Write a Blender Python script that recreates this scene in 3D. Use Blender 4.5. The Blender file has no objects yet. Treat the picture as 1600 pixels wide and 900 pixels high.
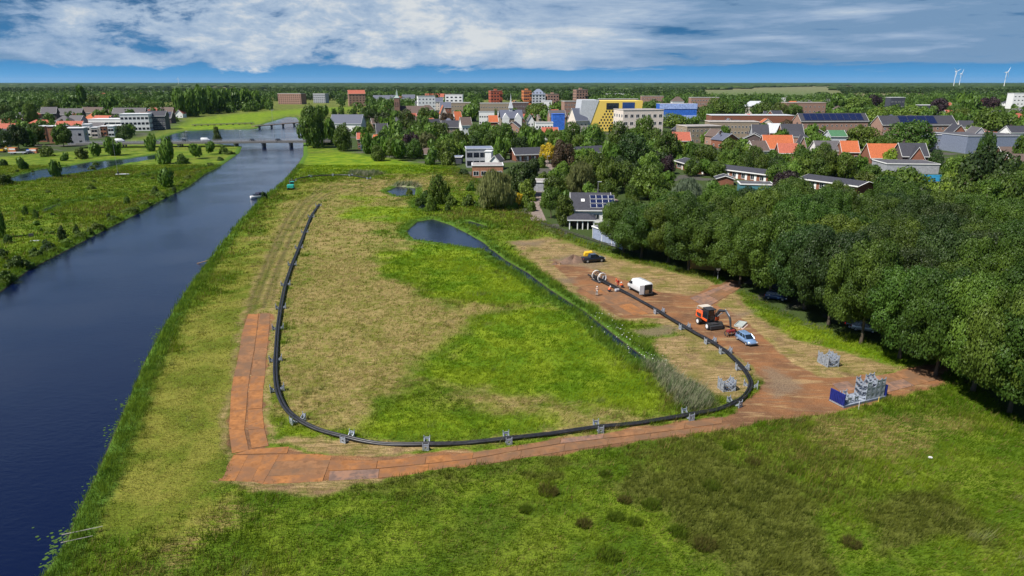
import bpy, math, random
import numpy as np
from mathutils import Vector, Matrix

scene = bpy.context.scene
R = math.radians
random.seed(7)
rng = np.random.default_rng(7)

# ------------------------------------------------------------------ camera
CAMH = 38.0
FPX = 24.0 / 36.0 * 1600
PITCH = math.atan((450 - 128.5) / FPX)
cam = bpy.data.objects.new("camera", bpy.data.cameras.new("camera"))
scene.collection.objects.link(cam)
cam.location = (0, 0, CAMH)
cam.rotation_euler = (R(90) - PITCH, 0, 0)
cam.data.sensor_width = 36
cam.data.lens = 24
cam.data.clip_end = 90000
cam.data.clip_start = 1
scene.camera = cam
scene.render.engine = 'CYCLES'
scene.view_settings.view_transform = 'Standard'
scene.view_settings.look = 'None'
scene.view_settings.exposure = 0.54
scene.view_settings.gamma = 1

# ------------------------------------------------------------------ sun + sky
SUN_EL, SUN_AZ = 54.0, 236.0          # azimuth clockwise from +Y (camera heading)
sd_ = Vector((math.sin(R(SUN_AZ)) * math.cos(R(SUN_EL)), math.cos(R(SUN_AZ)) * math.cos(R(SUN_EL)), math.sin(R(SUN_EL))))
sun = bpy.data.objects.new("sun", bpy.data.lights.new("sun", 'SUN'))
scene.collection.objects.link(sun)
sun.data.energy = 5.0
sun.data.angle = R(0.5)
sun.data.color = (1.0, 0.95, 0.87)
sun.rotation_euler = (-sd_).to_track_quat('-Z', 'Y').to_euler()

world = bpy.data.worlds.new("World")
scene.world = world
world.use_nodes = True
wt = world.node_tree
for n in list(wt.nodes): wt.nodes.remove(n)


class NT:
    """tiny node helper"""
    def __init__(s, tree): s.t = tree
    def n(s, typ, **kw):
        nd = s.t.nodes.new(typ)
        for k, v in kw.items():
            if k[0] == 'i' and k[1:].isdigit(): s.put(nd.inputs[int(k[1:])], v)
            elif k in nd.inputs.keys() and not hasattr(nd, k): s.put(nd.inputs[k], v)
            else: setattr(nd, k, v)
        return nd
    def put(s, inp, v):
        if isinstance(v, bpy.types.NodeSocket): s.t.links.new(v, inp)
        elif isinstance(v, bpy.types.Node): s.t.links.new(v.outputs[0], inp)
        else: inp.default_value = v
    def math(s, op, a, b=0.0, c=None, clamp=False):
        nd = s.t.nodes.new('ShaderNodeMath'); nd.operation = op; nd.use_clamp = clamp
        s.put(nd.inputs[0], a); s.put(nd.inputs[1], b)
        if c is not None: s.put(nd.inputs[2], c)
        return nd.outputs[0]
    def mix(s, f, a, b, mode='MIX'):
        nd = s.t.nodes.new('ShaderNodeMix'); nd.data_type = 'RGBA'; nd.blend_type = mode
        s.put(nd.inputs[0], f)
        for i, v in ((6, a), (7, b)):
            if isinstance(v, tuple) and len(v) == 3: v = (*v, 1)
            s.put(nd.inputs[i], v)
        return nd.outputs[2]
    def noise(s, vec, scale, detail=4, rough=0.55, dist=0.0):
        nd = s.t.nodes.new('ShaderNodeTexNoise')
        if vec is not None: s.put(nd.inputs['Vector'], vec)
        nd.inputs['Scale'].default_value = scale; nd.inputs['Detail'].default_value = detail
        nd.inputs['Roughness'].default_value = rough; nd.inputs['Distortion'].default_value = dist
        return nd.outputs[0]
    def ramp(s, f, lo, hi, a=0.0, b=1.0, smooth=True):
        nd = s.t.nodes.new('ShaderNodeMapRange'); nd.clamp = True
        nd.interpolation_type = 'SMOOTHSTEP' if smooth else 'LINEAR'
        s.put(nd.inputs[0], f)
        for i, v in enumerate((lo, hi, a, b)): s.put(nd.inputs[i + 1], v)
        return nd.outputs[0]
    def mapping(s, vec, loc=(0, 0, 0), rot=(0, 0, 0), scale=(1, 1, 1)):
        nd = s.t.nodes.new('ShaderNodeMapping')
        s.put(nd.inputs[0], vec); nd.inputs[1].default_value = loc
        nd.inputs[2].default_value = rot; nd.inputs[3].default_value = scale
        return nd.outputs[0]


w = NT(wt)
tc = w.n('ShaderNodeTexCoord')
sep = w.n('ShaderNodeSeparateXYZ', i0=tc.outputs['Generated'])
dx, dy, dz = sep.outputs
up = w.math('MULTIPLY_ADD', dz, 0.85, 0.30)
comb = w.n('ShaderNodeCombineXYZ', i0=dx, i1=dy, i2=up)
sky = w.n('ShaderNodeTexSky', sky_type='NISHITA', sun_disc=False, sun_elevation=R(SUN_EL), sun_rotation=R(SUN_AZ),
          air_density=1.0, dust_density=0.3, ozone_density=2.2)
wt.links.new(comb.outputs[0], sky.inputs[0])
az = w.math('ARCTAN2', dx, dy)                      # radians, 0 = camera heading
el = dz
# clear sky: deep blue high, lighter saturated band at the horizon
hor = w.ramp(el, 0.0, 0.10)
clear = w.mix(hor, w.mix(1.0, sky, (0.32, 1.10, 1.42), 'MULTIPLY'), w.mix(1.0, sky, (0.30, 0.72, 0.92), 'MULTIPLY'))
clear = w.mix(w.ramp(el, 0.0, 0.030, smooth=False), w.mix(1.0, sky, (0.60, 1.62, 1.95), 'MULTIPLY'), clear)
clear = w.mix(w.ramp(el, 0.12, 0.5), clear, sky)
# cloud coordinates (direction based, stretched sideways near the horizon)
elw = w.math('POWER', w.math('MAXIMUM', el, 0.0), 0.85)
cv = w.n('ShaderNodeCombineXYZ', i0=az, i1=w.math('MULTIPLY', elw, 1.9), i2=0.0).outputs[0]
cs = w.n('ShaderNodeCombineXYZ', i0=az, i1=w.math('MULTIPLY', elw, 6.5), i2=0.0).outputs[0]
n1 = w.noise(w.mapping(cv, (3.1, 1.7, 0)), 3.4, 10, 0.62, 0.3)      # big masses
n2 = w.noise(w.mapping(cv, (7.7, 4.2, 0)), 15.0, 10, 0.66, 0.2)    # cumulus billows
n3 = w.noise(w.mapping(cs, (1.2, 9.0, 0)), 3.6, 9, 0.60, 0.35)     # long sheets
n4 = w.noise(w.mapping(cs, (5.2, 2.0, 0)), 9.0, 7, 0.62, 0.35)
right = w.ramp(az, -0.12, 0.22)
streak_ = w.math('MULTIPLY_ADD', n3, 0.65, w.math('MULTIPLY', n4, 0.35))
bill = w.math('MULTIPLY_ADD', n1, 0.55, w.math('MULTIPLY', n2, 0.45))
shape = w.math('ADD', w.math('MULTIPLY', bill, w.math('SUBTRACT', 1.0, right)), w.math('MULTIPLY', streak_, right))
shape = w.math('MULTIPLY_ADD', w.math('SUBTRACT', shape, 0.5), 1.7, 0.5)
cov = w.math('ADD', shape, w.ramp(el, 0.003, 0.026, -0.40, 0.17, smooth=False))
gx = w.math('MULTIPLY', w.math('SUBTRACT', az, -0.60), 6.5); gy = w.math('MULTIPLY', w.math('SUBTRACT', el, 0.112), 55.0)
gd = w.math('ADD', w.math('MULTIPLY', gx, gx), w.math('MULTIPLY', gy, gy))
cov = w.math('SUBTRACT', cov, w.ramp(gd, 0.4, 1.6, 0.6, 0.0))
mask = w.ramp(cov, 0.43, 0.58)
# sunlit fronts in the left centre, blue grey sheets elsewhere
bx = w.math('MULTIPLY', w.math('SUBTRACT', az, -0.22), 2.9); by = w.math('MULTIPLY', w.math('SUBTRACT', el, 0.066), 20.0)
bd = w.math('ADD', w.math('MULTIPLY', bx, bx), w.math('MULTIPLY', by, by))
bright = w.ramp(bd, 0.0, 2.4, 0.20, -0.05)
tex_ = w.math('ADD', w.math('MULTIPLY', w.math('MULTIPLY_ADD', n2, 0.62, w.math('MULTIPLY', n1, 0.38)), w.math('SUBTRACT', 1.0, right)), w.math('MULTIPLY', streak_, right))
tex_ = w.math('MULTIPLY_ADD', w.math('SUBTRACT', tex_, 0.5), 1.9, 0.585)
lum = w.ramp(w.math('ADD', w.math('ADD', tex_, bright), w.ramp(az, 0.1, 0.6, 0.0, -0.06)), 0.46, 0.92, smooth=False)
cl = w.mix(w.ramp(lum, 0.0, 0.30, smooth=False), (2.3, 3.9, 6.1, 1), (3.6, 5.1, 7.3, 1))
cl = w.mix(w.ramp(lum, 0.30, 0.62, smooth=False), cl, (5.4, 6.7, 8.4, 1))
cl = w.mix(w.ramp(lum, 0.62, 0.95, smooth=False), cl, (8.8, 9.2, 9.4, 1))
skyc = w.mix(w.math('MULTIPLY', mask, 0.94), clear, cl)
skyc = w.mix(w.ramp(el, 0.25, 0.6), skyc, w.mix(w.ramp(n1, 0.5, 0.7, 0, 0.35), w.mix(1.0, sky, (0.36, 0.60, 1.00), 'MULTIPLY'), (2.2, 3.0, 4.6, 1)))
bg = w.n('ShaderNodeBackground', Color=skyc, Strength=0.056)
out = w.n('ShaderNodeOutputWorld')
wt.links.new(bg.outputs[0], out.inputs[0])

# ------------------------------------------------------------------ pixel -> world helpers (photo is 1600 x 900)
SP, CP = math.sin(PITCH), math.cos(PITCH)
def ray(px, py):
    u = (px - 800) / FPX; v = (py - 450) / FPX
    return u, CP - v * SP, -(SP + v * CP)
def G(px, py, z=0.0):
    u, y, d = ray(px, py); t = (CAMH - z) / -d
    return (u * t, y * t)
def G3(px, py, z=0.0): return Vector((*G(px, py, z), z))
def atY(px, py, Y):
    u, y, d = ray(px, py); t = Y / y
    return Vector((u * t, Y, CAMH + d * t))
def pix(x, y, z=0.0):
    dzc = y * SP - (CAMH - z) * -CP * -1   # unused precision helper
    f = y * CP + (CAMH - z) * SP; v = -(y * SP) + (CAMH - z) * CP
    return 800 + FPX * x / f, 450 + FPX * v / f
def P(pts): return np.array([G(a, b) for a, b in pts])

# ------------------------------------------------------------------ object helpers
def link(o, parent=None):
    scene.collection.objects.link(o)
    if parent is not None: o.parent = parent
    return o
def tag(o, label=None, cat=None, group=None, kind=None):
    if label: o['label'] = label
    if cat: o['category'] = cat
    if group: o['group'] = group
    if kind: o['kind'] = kind
    return o
def thing(name, label, cat, loc=(0, 0, 0), rz=0.0, group=None):
    o = bpy.data.objects.new(name, None); o.empty_display_size = 0.3
    link(o); o.location = loc; o.rotation_euler = (0, 0, rz)
    return tag(o, label, cat, group)
def np_mesh(name, V, F, mats=(), mi=None, smooth=False):
    """V (n,3) array, F (m,k) int array"""
    me = bpy.data.meshes.new(name)
    V = np.asarray(V, dtype=np.float32); F = np.asarray(F, dtype=np.int32)
    m, k = F.shape
    me.vertices.add(len(V)); me.vertices.foreach_set('co', V.ravel())
    me.loops.add(m * k); me.loops.foreach_set('vertex_index', F.ravel())
    me.polygons.add(m); me.polygons.foreach_set('loop_start', np.arange(0, m * k, k, dtype=np.int32))
    if mi is not None: me.polygons.foreach_set('material_index', np.asarray(mi, dtype=np.int32))
    if smooth: me.polygons.foreach_set('use_smooth', np.ones(m, dtype=bool))
    for mm in mats: me.materials.append(mm)
    me.update(calc_edges=True)
    return me

class MB:
    """collects simple solids into one mesh"""
    def __init__(s): s.v = []; s.f = []; s.m = []
    def add(s, vs, fs, mi=0):
        o = len(s.v); s.v += [tuple(v) for v in vs]
        for f in fs: s.f.append([o + i for i in f]); s.m.append(mi)
        return s
    def box(s, x0, x1, y0, y1, z0, z1, mi=0, M=None):
        vs = [(x, y, z) for z in (z0, z1) for y in (y0, y1) for x in (x0, x1)]
        if M is not None: vs = [M @ Vector(v) for v in vs]
        return s.add(vs, [(0, 2, 3, 1), (4, 5, 7, 6), (0, 1, 5, 4), (2, 6, 7, 3), (0, 4, 6, 2), (1, 3, 7, 5)], mi)
    def prism(s, poly, z0, z1, mi=0, M=None):
        n = len(poly)
        vs = [(p[0], p[1], z0) for p in poly] + [(p[0], p[1], z1) for p in poly]
        if M is not None: vs = [M @ Vector(v) for v in vs]
        fs = [tuple(range(n))[::-1], tuple(range(n, 2 * n))] + [(i, (i + 1) % n, n + (i + 1) % n, n + i) for i in range(n)]
        return s.add(vs, fs, mi)
    def cyl(s, p0, p1, r0, r1=None, n=10, mi=0, caps=True):
        r1 = r0 if r1 is None else r1
        p0 = Vector(p0); p1 = Vector(p1); d = (p1 - p0)
        q = d.to_track_quat('Z', 'Y')
        a = [p0 + q @ Vector((r0 * math.cos(t), r0 * math.sin(t), 0)) for t in [2 * math.pi * i / n for i in range(n)]]
        b = [p1 + q @ Vector((r1 * math.cos(t), r1 * math.sin(t), 0)) for t in [2 * math.pi * i / n for i in range(n)]]
        fs = [(i, (i + 1) % n, n + (i + 1) % n, n + i) for i in range(n)]
        if caps: fs += [tuple(range(n))[::-1], tuple(range(n, 2 * n))]
        return s.add(a + b, fs, mi)
    def tube(s, pts, r, n=8, mi=0):
        pts = [Vector(p) for p in pts]; N = len(pts)
        rs = r if isinstance(r, (list, tuple)) else [r] * N
        vs = []
        for i, p in enumerate(pts):
            d = (pts[min(i + 1, N - 1)] - pts[max(i - 1, 0)]).normalized()
            upv = Vector((0, 0, 1)) if abs(d.z) < 0.9 else Vector((1, 0, 0))
            a = d.cross(upv).normalized(); b = a.cross(d).normalized()
            vs += [p + (a * math.cos(t) + b * math.sin(t)) * rs[i] for t in [2 * math.pi * k / n for k in range(n)]]
        fs = []
        for i in range(N - 1):
            for k in range(n):
                fs.append((i * n + k, i * n + (k + 1) % n, (i + 1) * n + (k + 1) % n, (i + 1) * n + k))
        fs += [tuple(range(n))[::-1], tuple(range((N - 1) * n, N * n))]
        return s.add(vs, fs, mi)
    def loft(s, rings, mi=0, cap=True):
        n = len(rings[0]); vs = [v for r in rings for v in r]; fs = []
        for i in range(len(rings) - 1):
            for k in range(n):
                fs.append((i * n + k, i * n + (k + 1) % n, (i + 1) * n + (k + 1) % n, (i + 1) * n + k))
        if cap: fs += [tuple(range(n))[::-1], tuple(range((len(rings) - 1) * n, len(rings) * n))]
        return s.add(vs, fs, mi)
    def mesh(s, name, mats, smooth=False):
        me = bpy.data.meshes.new(name); me.from_pydata(s.v, [], s.f)
        for m in (mats if isinstance(mats, (list, tuple)) else [mats]): me.materials.append(m)
        me.polygons.foreach_set('material_index', s.m)
        if smooth: me.polygons.foreach_set('use_smooth', [True] * len(s.f))
        me.update(); me.validate()
        return me
    def build(s, name, mats, parent=None, smooth=False, bevel=0.0, loc=None, rz=None):
        o = bpy.data.objects.new(name, s.mesh(name, mats, smooth)); link(o, parent)
        if loc is not None: o.location = loc
        if rz is not None: o.rotation_euler = (0, 0, rz)
        if bevel:
            b = o.modifiers.new('bevel', 'BEVEL'); b.width = bevel; b.segments = 2; b.limit_method = 'ANGLE'
        return o

# ------------------------------------------------------------------ materials
MATS = {}
def mat(name, col, rough=0.7, metal=0.0, var=0.12, scale=1.5, spec=0.4, bump=0.0, col2=None, brick=None, coat=0.0):
    if name in MATS: return MATS[name]
    m = bpy.data.materials.new(name); m.use_nodes = True
    t = NT(m.node_tree); b = m.node_tree.nodes['Principled BSDF']
    tcn = t.n('ShaderNodeTexCoord').outputs['Object']
    oi = t.n('ShaderNodeObjectInfo'); va = t.n('ShaderNodeVectorMath', operation='ADD'); t.put(va.inputs[0], tcn); t.put(va.inputs[1], t.math('MULTIPLY', oi.outputs['Random'], 90.0)); tcr = va.outputs[0]
    f = t.noise(tcr, scale, 5, 0.6)
    f2 = t.noise(tcr, scale * 0.28, 4, 0.55)
    dk = tuple(c * (1 - var * 1.6) for c in col); lt = tuple(min(1, c * (1 + var)) for c in col)
    c = t.mix(t.ramp(f, 0.3, 0.7), dk, lt)
    if col2 is not None: c = t.mix(t.ramp(t.math('MULTIPLY_ADD', f2, 0.6, t.math('MULTIPLY', f, 0.4)), 0.42, 0.6), c, col2)
    if brick:
        br = t.n('ShaderNodeTexBrick', offset=0.5); t.put(br.inputs['Vector'], t.mapping(tcn, rot=(R(90), 0, 0)))
        br.inputs['Scale'].default_value = brick
        br.inputs['Color1'].default_value = (1, 1, 1, 1); br.inputs['Color2'].default_value = (0.8, 0.78, 0.75, 1)
        br.inputs['Mortar'].default_value = (0.72, 0.7, 0.68, 1); br.inputs['Mortar Size'].default_value = 0.02
        c = t.mix(1.0, c, br.outputs[0], 'MULTIPLY')
    t.put(b.inputs['Base Color'], c)
    t.put(b.inputs['Roughness'], t.ramp(f, 0.2, 0.8, max(0.02, rough - 0.08), min(1, rough + 0.1)))
    b.inputs['Metallic'].default_value = metal
    b.inputs['Specular IOR Level'].default_value = spec
    b.inputs['Coat Weight'].default_value = coat
    if bump:
        bn = t.n('ShaderNodeBump', Strength=bump, Distance=0.05); t.put(bn.inputs['Height'], f)
        m.node_tree.links.new(bn.outputs[0], b.inputs['Normal'])
    MATS[name] = m
    return m

# python value noise (for geometry)
_lat = rng.random((256, 256))
def vnoise(x, y, sc, ox=0.0):
    x = np.asarray(x) / sc + 100.3 + ox; y = np.asarray(y) / sc + 57.1 + ox * 1.7
    xi = np.floor(x).astype(int); yi = np.floor(y).astype(int); fx = x - xi; fy = y - yi
    fx = fx * fx * (3 - 2 * fx); fy = fy * fy * (3 - 2 * fy)
    a = _lat[xi % 256, yi % 256]; b = _lat[(xi + 1) % 256, yi % 256]; c = _lat[xi % 256, (yi + 1) % 256]; d = _lat[(xi + 1) % 256, (yi + 1) % 256]
    return a * (1 - fx) * (1 - fy) + b * fx * (1 - fy) + c * (1 - fx) * fy + d * fx * fy
def fbm(x, y, sc, o=4, ox=0.0):
    s = 0; a = 0.5; t = 0
    for i in range(o): s = s + a * vnoise(x, y, sc / 2 ** i, ox + 13 * i); t += a; a *= 0.55
    return s / t

# ------------------------------------------------------------------ zones of the terrain (photo outlines laid on the ground)
Z = {}
Z['river'] = [P([(-80, 1100), (20, 960), (62, 900), (100, 850), (120, 800), (150, 740), (180, 670), (205, 612), (228, 558), (260, 500), (292, 450), (330, 400), (365, 355), (405, 312), (440, 286), (462, 262), (474, 242), (474, 222), (470, 205), (470, 192), (463, 183), (450, 182),
    (436, 186), (415, 192), (400, 201), (330, 202), (290, 204), (272, 208), (246, 217), (262, 223), (330, 224), (378, 228), (374, 238), (342, 260), (320, 271), (295, 290), (260, 307), (213, 333), (153, 363), (107, 387), (43, 420), (0, 453), (-100, 500), (-300, 600), (-600, 1100)])]
Z['pond'] = [P([(634, 361), (652, 345), (676, 341), (704, 350), (732, 364), (755, 377), (765, 385), (745, 387), (720, 383), (688, 378), (648, 373)]),
    P([(603, 298), (622, 290), (650, 293), (648, 304), (622, 306)]), P([(648, 314), (656, 312), (664, 320), (662, 328), (653, 322)]),
    P([(5, 280), (30, 272), (60, 264), (110, 258), (150, 251), (200, 247), (245, 240), (252, 246), (200, 254), (150, 266), (100, 273), (60, 280), (30, 284)])]
def strip(pts, wd):
    """polyline (world) -> polygon of half width wd"""
    p = np.array(pts); d = np.gradient(p, axis=0); d /= np.linalg.norm(d, axis=1)[:, None] + 1e-9
    nrm = np.stack([-d[:, 1], d[:, 0]], 1); wd = np.asarray(wd, float)
    wd = np.broadcast_to(wd, (len(p),))[:, None]
    return np.concatenate([p + nrm * wd, (p - nrm * wd)[::-1]])
ditch = P([(742, 378), (765, 390), (785, 405), (820, 425), (850, 448), (885, 470), (910, 484), (935, 505), (965, 530), (990, 548)])
Z['ditch'] = [strip(np.concatenate([ditch, P([(1008, 560), (1024, 570)])]), [1.0, .9, .8, .8, .75, .6, .42, .6, .75, .7, .5, .15]), strip(P([(215, 276), (250, 268), (300, 262), (330, 258)]), 1.6), strip(P([(60, 331), (100, 316), (150, 309), (185, 304)]), 1.3),
              strip(P([(728, 345), (745, 350), (760, 355)]), 1.5)]
Z['dirt'] = [P([(345, 753), (372, 708), (358, 710), (362, 660), (372, 590), (384, 500), (388, 490), (425, 490), (418, 560), (412, 640), (418, 698), (450, 700), (520, 712), (600, 712), (700, 707), (800, 697), (900, 682), (1000, 668), (1080, 655), (1130, 648), (1165, 630), (1190, 612), (1195, 595), (1170, 570), (1140, 550), (1085, 520), (1040, 497), (975, 497), (935, 478), (905, 455), (880, 430), (860, 405), (900, 410), (940, 425), (985, 440), (1030, 455), (1075, 462), (1110, 448), (1140, 437), (1168, 440), (1150, 455), (1115, 475), (1130, 482), (1155, 495), (1195, 530), (1240, 570), (1290, 593), (1380, 585), (1445, 570), (1478, 572), (1475, 600), (1420, 615), (1385, 621), (1330, 640), (1250, 652), (1150, 668), (1000, 694), (860, 712), (700, 735), (590, 747), (420, 757)])]
Z['mud'] = [P([(985, 516), (1040, 508), (1065, 514), (1050, 522), (1005, 526)]), P([(1140, 490), (1180, 484), (1172, 494), (1145, 498)]), P([(868, 434), (895, 433), (900, 441), (875, 443)]),
    P([(860, 408), (890, 396), (915, 402), (950, 412), (930, 420), (880, 412)]), P([(1195, 575), (1240, 590), (1255, 610), (1215, 620), (1195, 600)]), P([(1030, 560), (1050, 568), (1062, 575), (1050, 576)]),
    P([(800, 378), (850, 376), (840, 384), (805, 383)])]
Z['dry'] = [P([(440, 640), (436, 560), (440, 470), (470, 380), (505, 310), (560, 278), (700, 274), (720, 285), (700, 292), (650, 303), (640, 330), (600, 345), (640, 372), (605, 380), (640, 440), (700, 470), (860, 480), (900, 478), (830, 488), (760, 500), (700, 545), (640, 580), (600, 610), (590, 650), (590, 680), (520, 668), (470, 650)]),
    P([(680, 598), (800, 620), (920, 640), (1040, 650), (1000, 658), (850, 666), (740, 648)])]
Z['hay'] = [
    P([(795, 378), (860, 370), (960, 403), (1110, 438), (1150, 460), (1170, 485), (1240, 530), (1400, 573), (1445, 570), (1300, 600), (1200, 602), (1130, 560), (1030, 505), (960, 500), (900, 470)]),
    P([(1020, 530), (1080, 520), (1150, 560), (1180, 600), (1160, 628), (1120, 622), (1060, 592), (1018, 556)]),
    P([(330, 752), (400, 772), (520, 772), (590, 752), (600, 744), (420, 754)]),
    P([(425, 690), (560, 718), (640, 708), (900, 674), (1050, 655), (1000, 656), (800, 680), (700, 695), (560, 690), (450, 680)])]
Z['dry'].append(strip(P([(405, 490), (425, 440), (445, 395), (465, 355), (490, 318), (530, 292), (575, 282)]), 2.4))
Z['hay'] += [strip(P([(383, 492), (397, 450), (420, 398), (446, 350), (470, 318), (500, 300)]), 0.42), strip(P([(404, 488), (420, 445), (440, 400), (464, 352), (488, 320), (520, 298)]), 0.42), strip(P([(422, 488), (436, 440), (452, 400), (474, 356), (496, 322)]), 0.36), strip(P([(362, 735), (354, 700), (355, 660), (364, 590), (376, 520), (384, 490)]), 0.35), strip(P([(424, 690), (418, 650), (421, 590), (426, 530), (428, 492)]), 0.4)]
Z['lush'] = [P([(612, 385), (690, 380), (760, 386), (800, 412), (850, 448), (878, 470), (860, 477), (780, 470), (700, 465), (650, 432), (610, 402)]),
    P([(640, 580), (700, 545), (760, 502), (830, 484), (900, 482), (960, 525), (1000, 562), (1030, 600), (1045, 640), (950, 640), (880, 645), (800, 618), (700, 602)]),
    P([(595, 620), (700, 640), (850, 665), (740, 690), (600, 682)]), P([(552, 325), (600, 321), (655, 330), (640, 350), (570, 345)]), P([(548, 308), (585, 305), (595, 312), (560, 316)]),
    P([(480, 240), (560, 240), (700, 262), (690, 274), (560, 272), (470, 270)]), P([(430, 660), (520, 672), (640, 690), (610, 705), (500, 705), (450, 690)]),
    P([(1170, 478), (1240, 500), (1400, 560), (1420, 575), (1330, 575), (1250, 540)]), P([(850, 340), (930, 375), (1000, 400), (990, 380), (880, 340)]),
    P([(270, 197), (300, 186), (345, 180), (462, 170), (560, 166), (560, 172), (475, 178), (440, 183), (412, 192), (395, 200), (290, 203)])]
Z['mow'] = [P([(120, 850), (170, 760), (215, 640), (280, 520), (335, 440), (400, 352), (470, 288), (560, 280), (545, 300), (500, 320), (450, 400), (430, 500), (425, 640), (440, 690), (360, 705), (345, 750), (340, 790), (250, 850), (160, 880)]),
    ]
Z['pale'] = [P([(1008, 562), (1040, 575), (1080, 605), (1115, 632), (1090, 644), (1055, 640), (1030, 600)]), P([(548, 268), (600, 271), (570, 276), (545, 273)]), P([(610, 290), (650, 285), (655, 293), (620, 291)])]
Z['rush'] = [P([(975, 735), (1040, 702), (1120, 700), (1190, 722), (1250, 750), (1300, 810), (1340, 880), (1340, 940), (1180, 940), (1110, 860), (1040, 800), (980, 765)]), P([(1060, 678), (1120, 672), (1150, 690), (1100, 702), (1060, 695)]), P([(560, 760), (700, 742), (860, 716), (1000, 698), (1000, 706), (860, 726), (700, 752), (580, 772)]), P([(1380, 790), (1500, 780), (1560, 850), (1450, 900), (1380, 850)])]
Z['straw'] = [P([(1200, 668), (1330, 648), (1450, 640), (1480, 655), (1440, 690), (1360, 715), (1270, 700)]), P([(260, 830), (330, 800), (380, 830), (300, 880)])]
Z['urban'] = [P([(700, 262), (830, 345), (900, 378), (1000, 410), (1120, 438), (1230, 500), (1440, 562), (1500, 600), (1620, 690), (2000, 700), (3000, 330), (2600, 160), (1500, 158), (1000, 152), (600, 165), (500, 226), (560, 240)]),
    P([(0, 245), (120, 236), (230, 212), (290, 190), (250, 168), (-600, 170), (-600, 250)])]
STREET = P([(1168, 438), (1245, 451), (1345, 487), (1440, 524), (1540, 566), (1690, 632)])
LANE = P([(842, 345), (832, 320), (850, 296), (872, 268), (848, 250)])
LANE2 = P([(985, 345), (965, 318), (930, 300), (905, 306)])
Z['field'] = [P([(1088, 141), (1300, 138), (1312, 149), (1240, 156), (1120, 155)]), P([(1160, 137.5), (1330, 134.5), (1350, 137), (1180, 140)])]
Z['tan'] = [P([(1290, 148), (1440, 147), (1450, 153), (1300, 155)]), P([(1180, 239), (1190, 238), (1192, 242), (1180, 243)])]
Z['rut'] = [strip(P([(385, 560), (400, 470), (430, 390), (458, 340), (480, 308), (520, 288)]), 0.22), strip(P([(398, 480), (420, 420), (448, 362), (476, 318), (505, 296), (560, 284)]), 0.3), strip(P([(412, 480), (432, 420), (458, 364), (484, 322), (516, 300), (570, 286)]), 0.3),
    strip(P([(362, 705), (366, 640), (378, 560), (393, 470), (420, 400), (447, 345), (470, 312)]), 0.28), strip(P([(425, 470), (440, 410), (465, 350), (490, 312), (520, 290)]), 0.2),
    strip(P([(455, 350), (480, 310), (505, 288)]), 0.3), strip(P([(590, 284), (560, 300), (530, 308), (505, 312)]), 0.3), strip(P([(583, 280), (555, 293), (500, 312)]), 0.25)]

def sdist(poly, x, y, pad=12.0):
    """signed distance (inside +), only evaluated near the polygon, -pad elsewhere"""
    out = np.full(x.shape, -pad)
    mn = poly.min(0) - pad; mx = poly.max(0) + pad
    ix = np.where((x > mn[0]) & (x < mx[0]) & (y > mn[1]) & (y < mx[1]))[0]
    if len(ix) == 0: return out
    X = x[ix]; Y = y[ix]
    d2 = np.full(len(ix), 1e18); ins = np.zeros(len(ix), bool)
    n = len(poly)
    for i in range(n):
        ax, ay = poly[i]; bx_, by_ = poly[(i + 1) % n]
        ex, ey = bx_ - ax, by_ - ay; L = ex * ex + ey * ey + 1e-12
        t = np.clip(((X - ax) * ex + (Y - ay) * ey) / L, 0, 1)
        qx = X - ax - t * ex; qy = Y - ay - t * ey
        d2 = np.minimum(d2, qx * qx + qy * qy)
        c = ((ay > Y) != (by_ > Y)) & (X < ex * (Y - ay) / (ey if abs(ey) > 1e-9 else 1e-9) + ax)
        ins ^= c
    d = np.sqrt(d2)
    out[ix] = np.maximum(np.where(ins, d, -d), -pad)
    return out
def zd(name, x, y, pad=12.0):
    r = np.full(x.shape, -pad)
    for p in Z[name]: r = np.maximum(r, sdist(p, x, y, pad))
    return r
def zones(x, y):
    dist = np.hypot(x, y); W = np.clip(dist / 110, 0.7, 40)          # softer edges farther away
    wa = np.clip(dist / 100, .8, 3); x0_, y0_ = x, y
    xw = x + ((fbm(x, y, 11, 4, 31) - .5) * 12 + (fbm(x, y, 2.6, 3, 33) - .5) * 5) * wa; yw = y + ((fbm(x, y, 11, 4, 37) - .5) * 13 + (fbm(x, y, 2.6, 3, 39) - .5) * 5) * wa
    xs_ = x + (fbm(x, y, 3.0, 3, 41) - .5) * 2.0; ys_ = y + (fbm(x, y, 3.0, 3, 43) - .5) * 2.0
    z = {}
    for k, wd in (('dirt', 1.0), ('mud', 2.5), ('hay', 1.6), ('dry', 4.5), ('lush', 4.5), ('mow', 7.0), ('pale', 1.6), ('rush', 3.0), ('straw', 4.0), ('urban', 4), ('field', 10), ('tan', 8), ('rut', 0.35)):
        wd = wd * (W if k not in ('dirt', 'rut') else 1)
        qx, qy = (xw, yw) if k in ('dry', 'lush', 'mow', 'rush', 'straw') else (x, y) if k in ('rut',) else (xs_, ys_)
        d = zd(k, qx, qy, 12.0 if k not in ('field', 'tan') else 60.0)
        z[k] = np.clip(0.5 + d / (2 * wd), 0, 1)
    r = zd('river', x, y); p = zd('pond', x, y); d = zd('ditch', x, y)
    wat = np.maximum(np.maximum(r, p), d)
    z['water'] = wat
    z['bank'] = np.clip(1 - np.abs(wat + 0.6) / 3.6, 0, 1)
    z['ditchd'] = np.clip(1 + np.maximum(d, p) / 4.5, 0, 1); z['pondd'] = np.clip(1 + p / 6, 0, 1)
    return z
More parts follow.
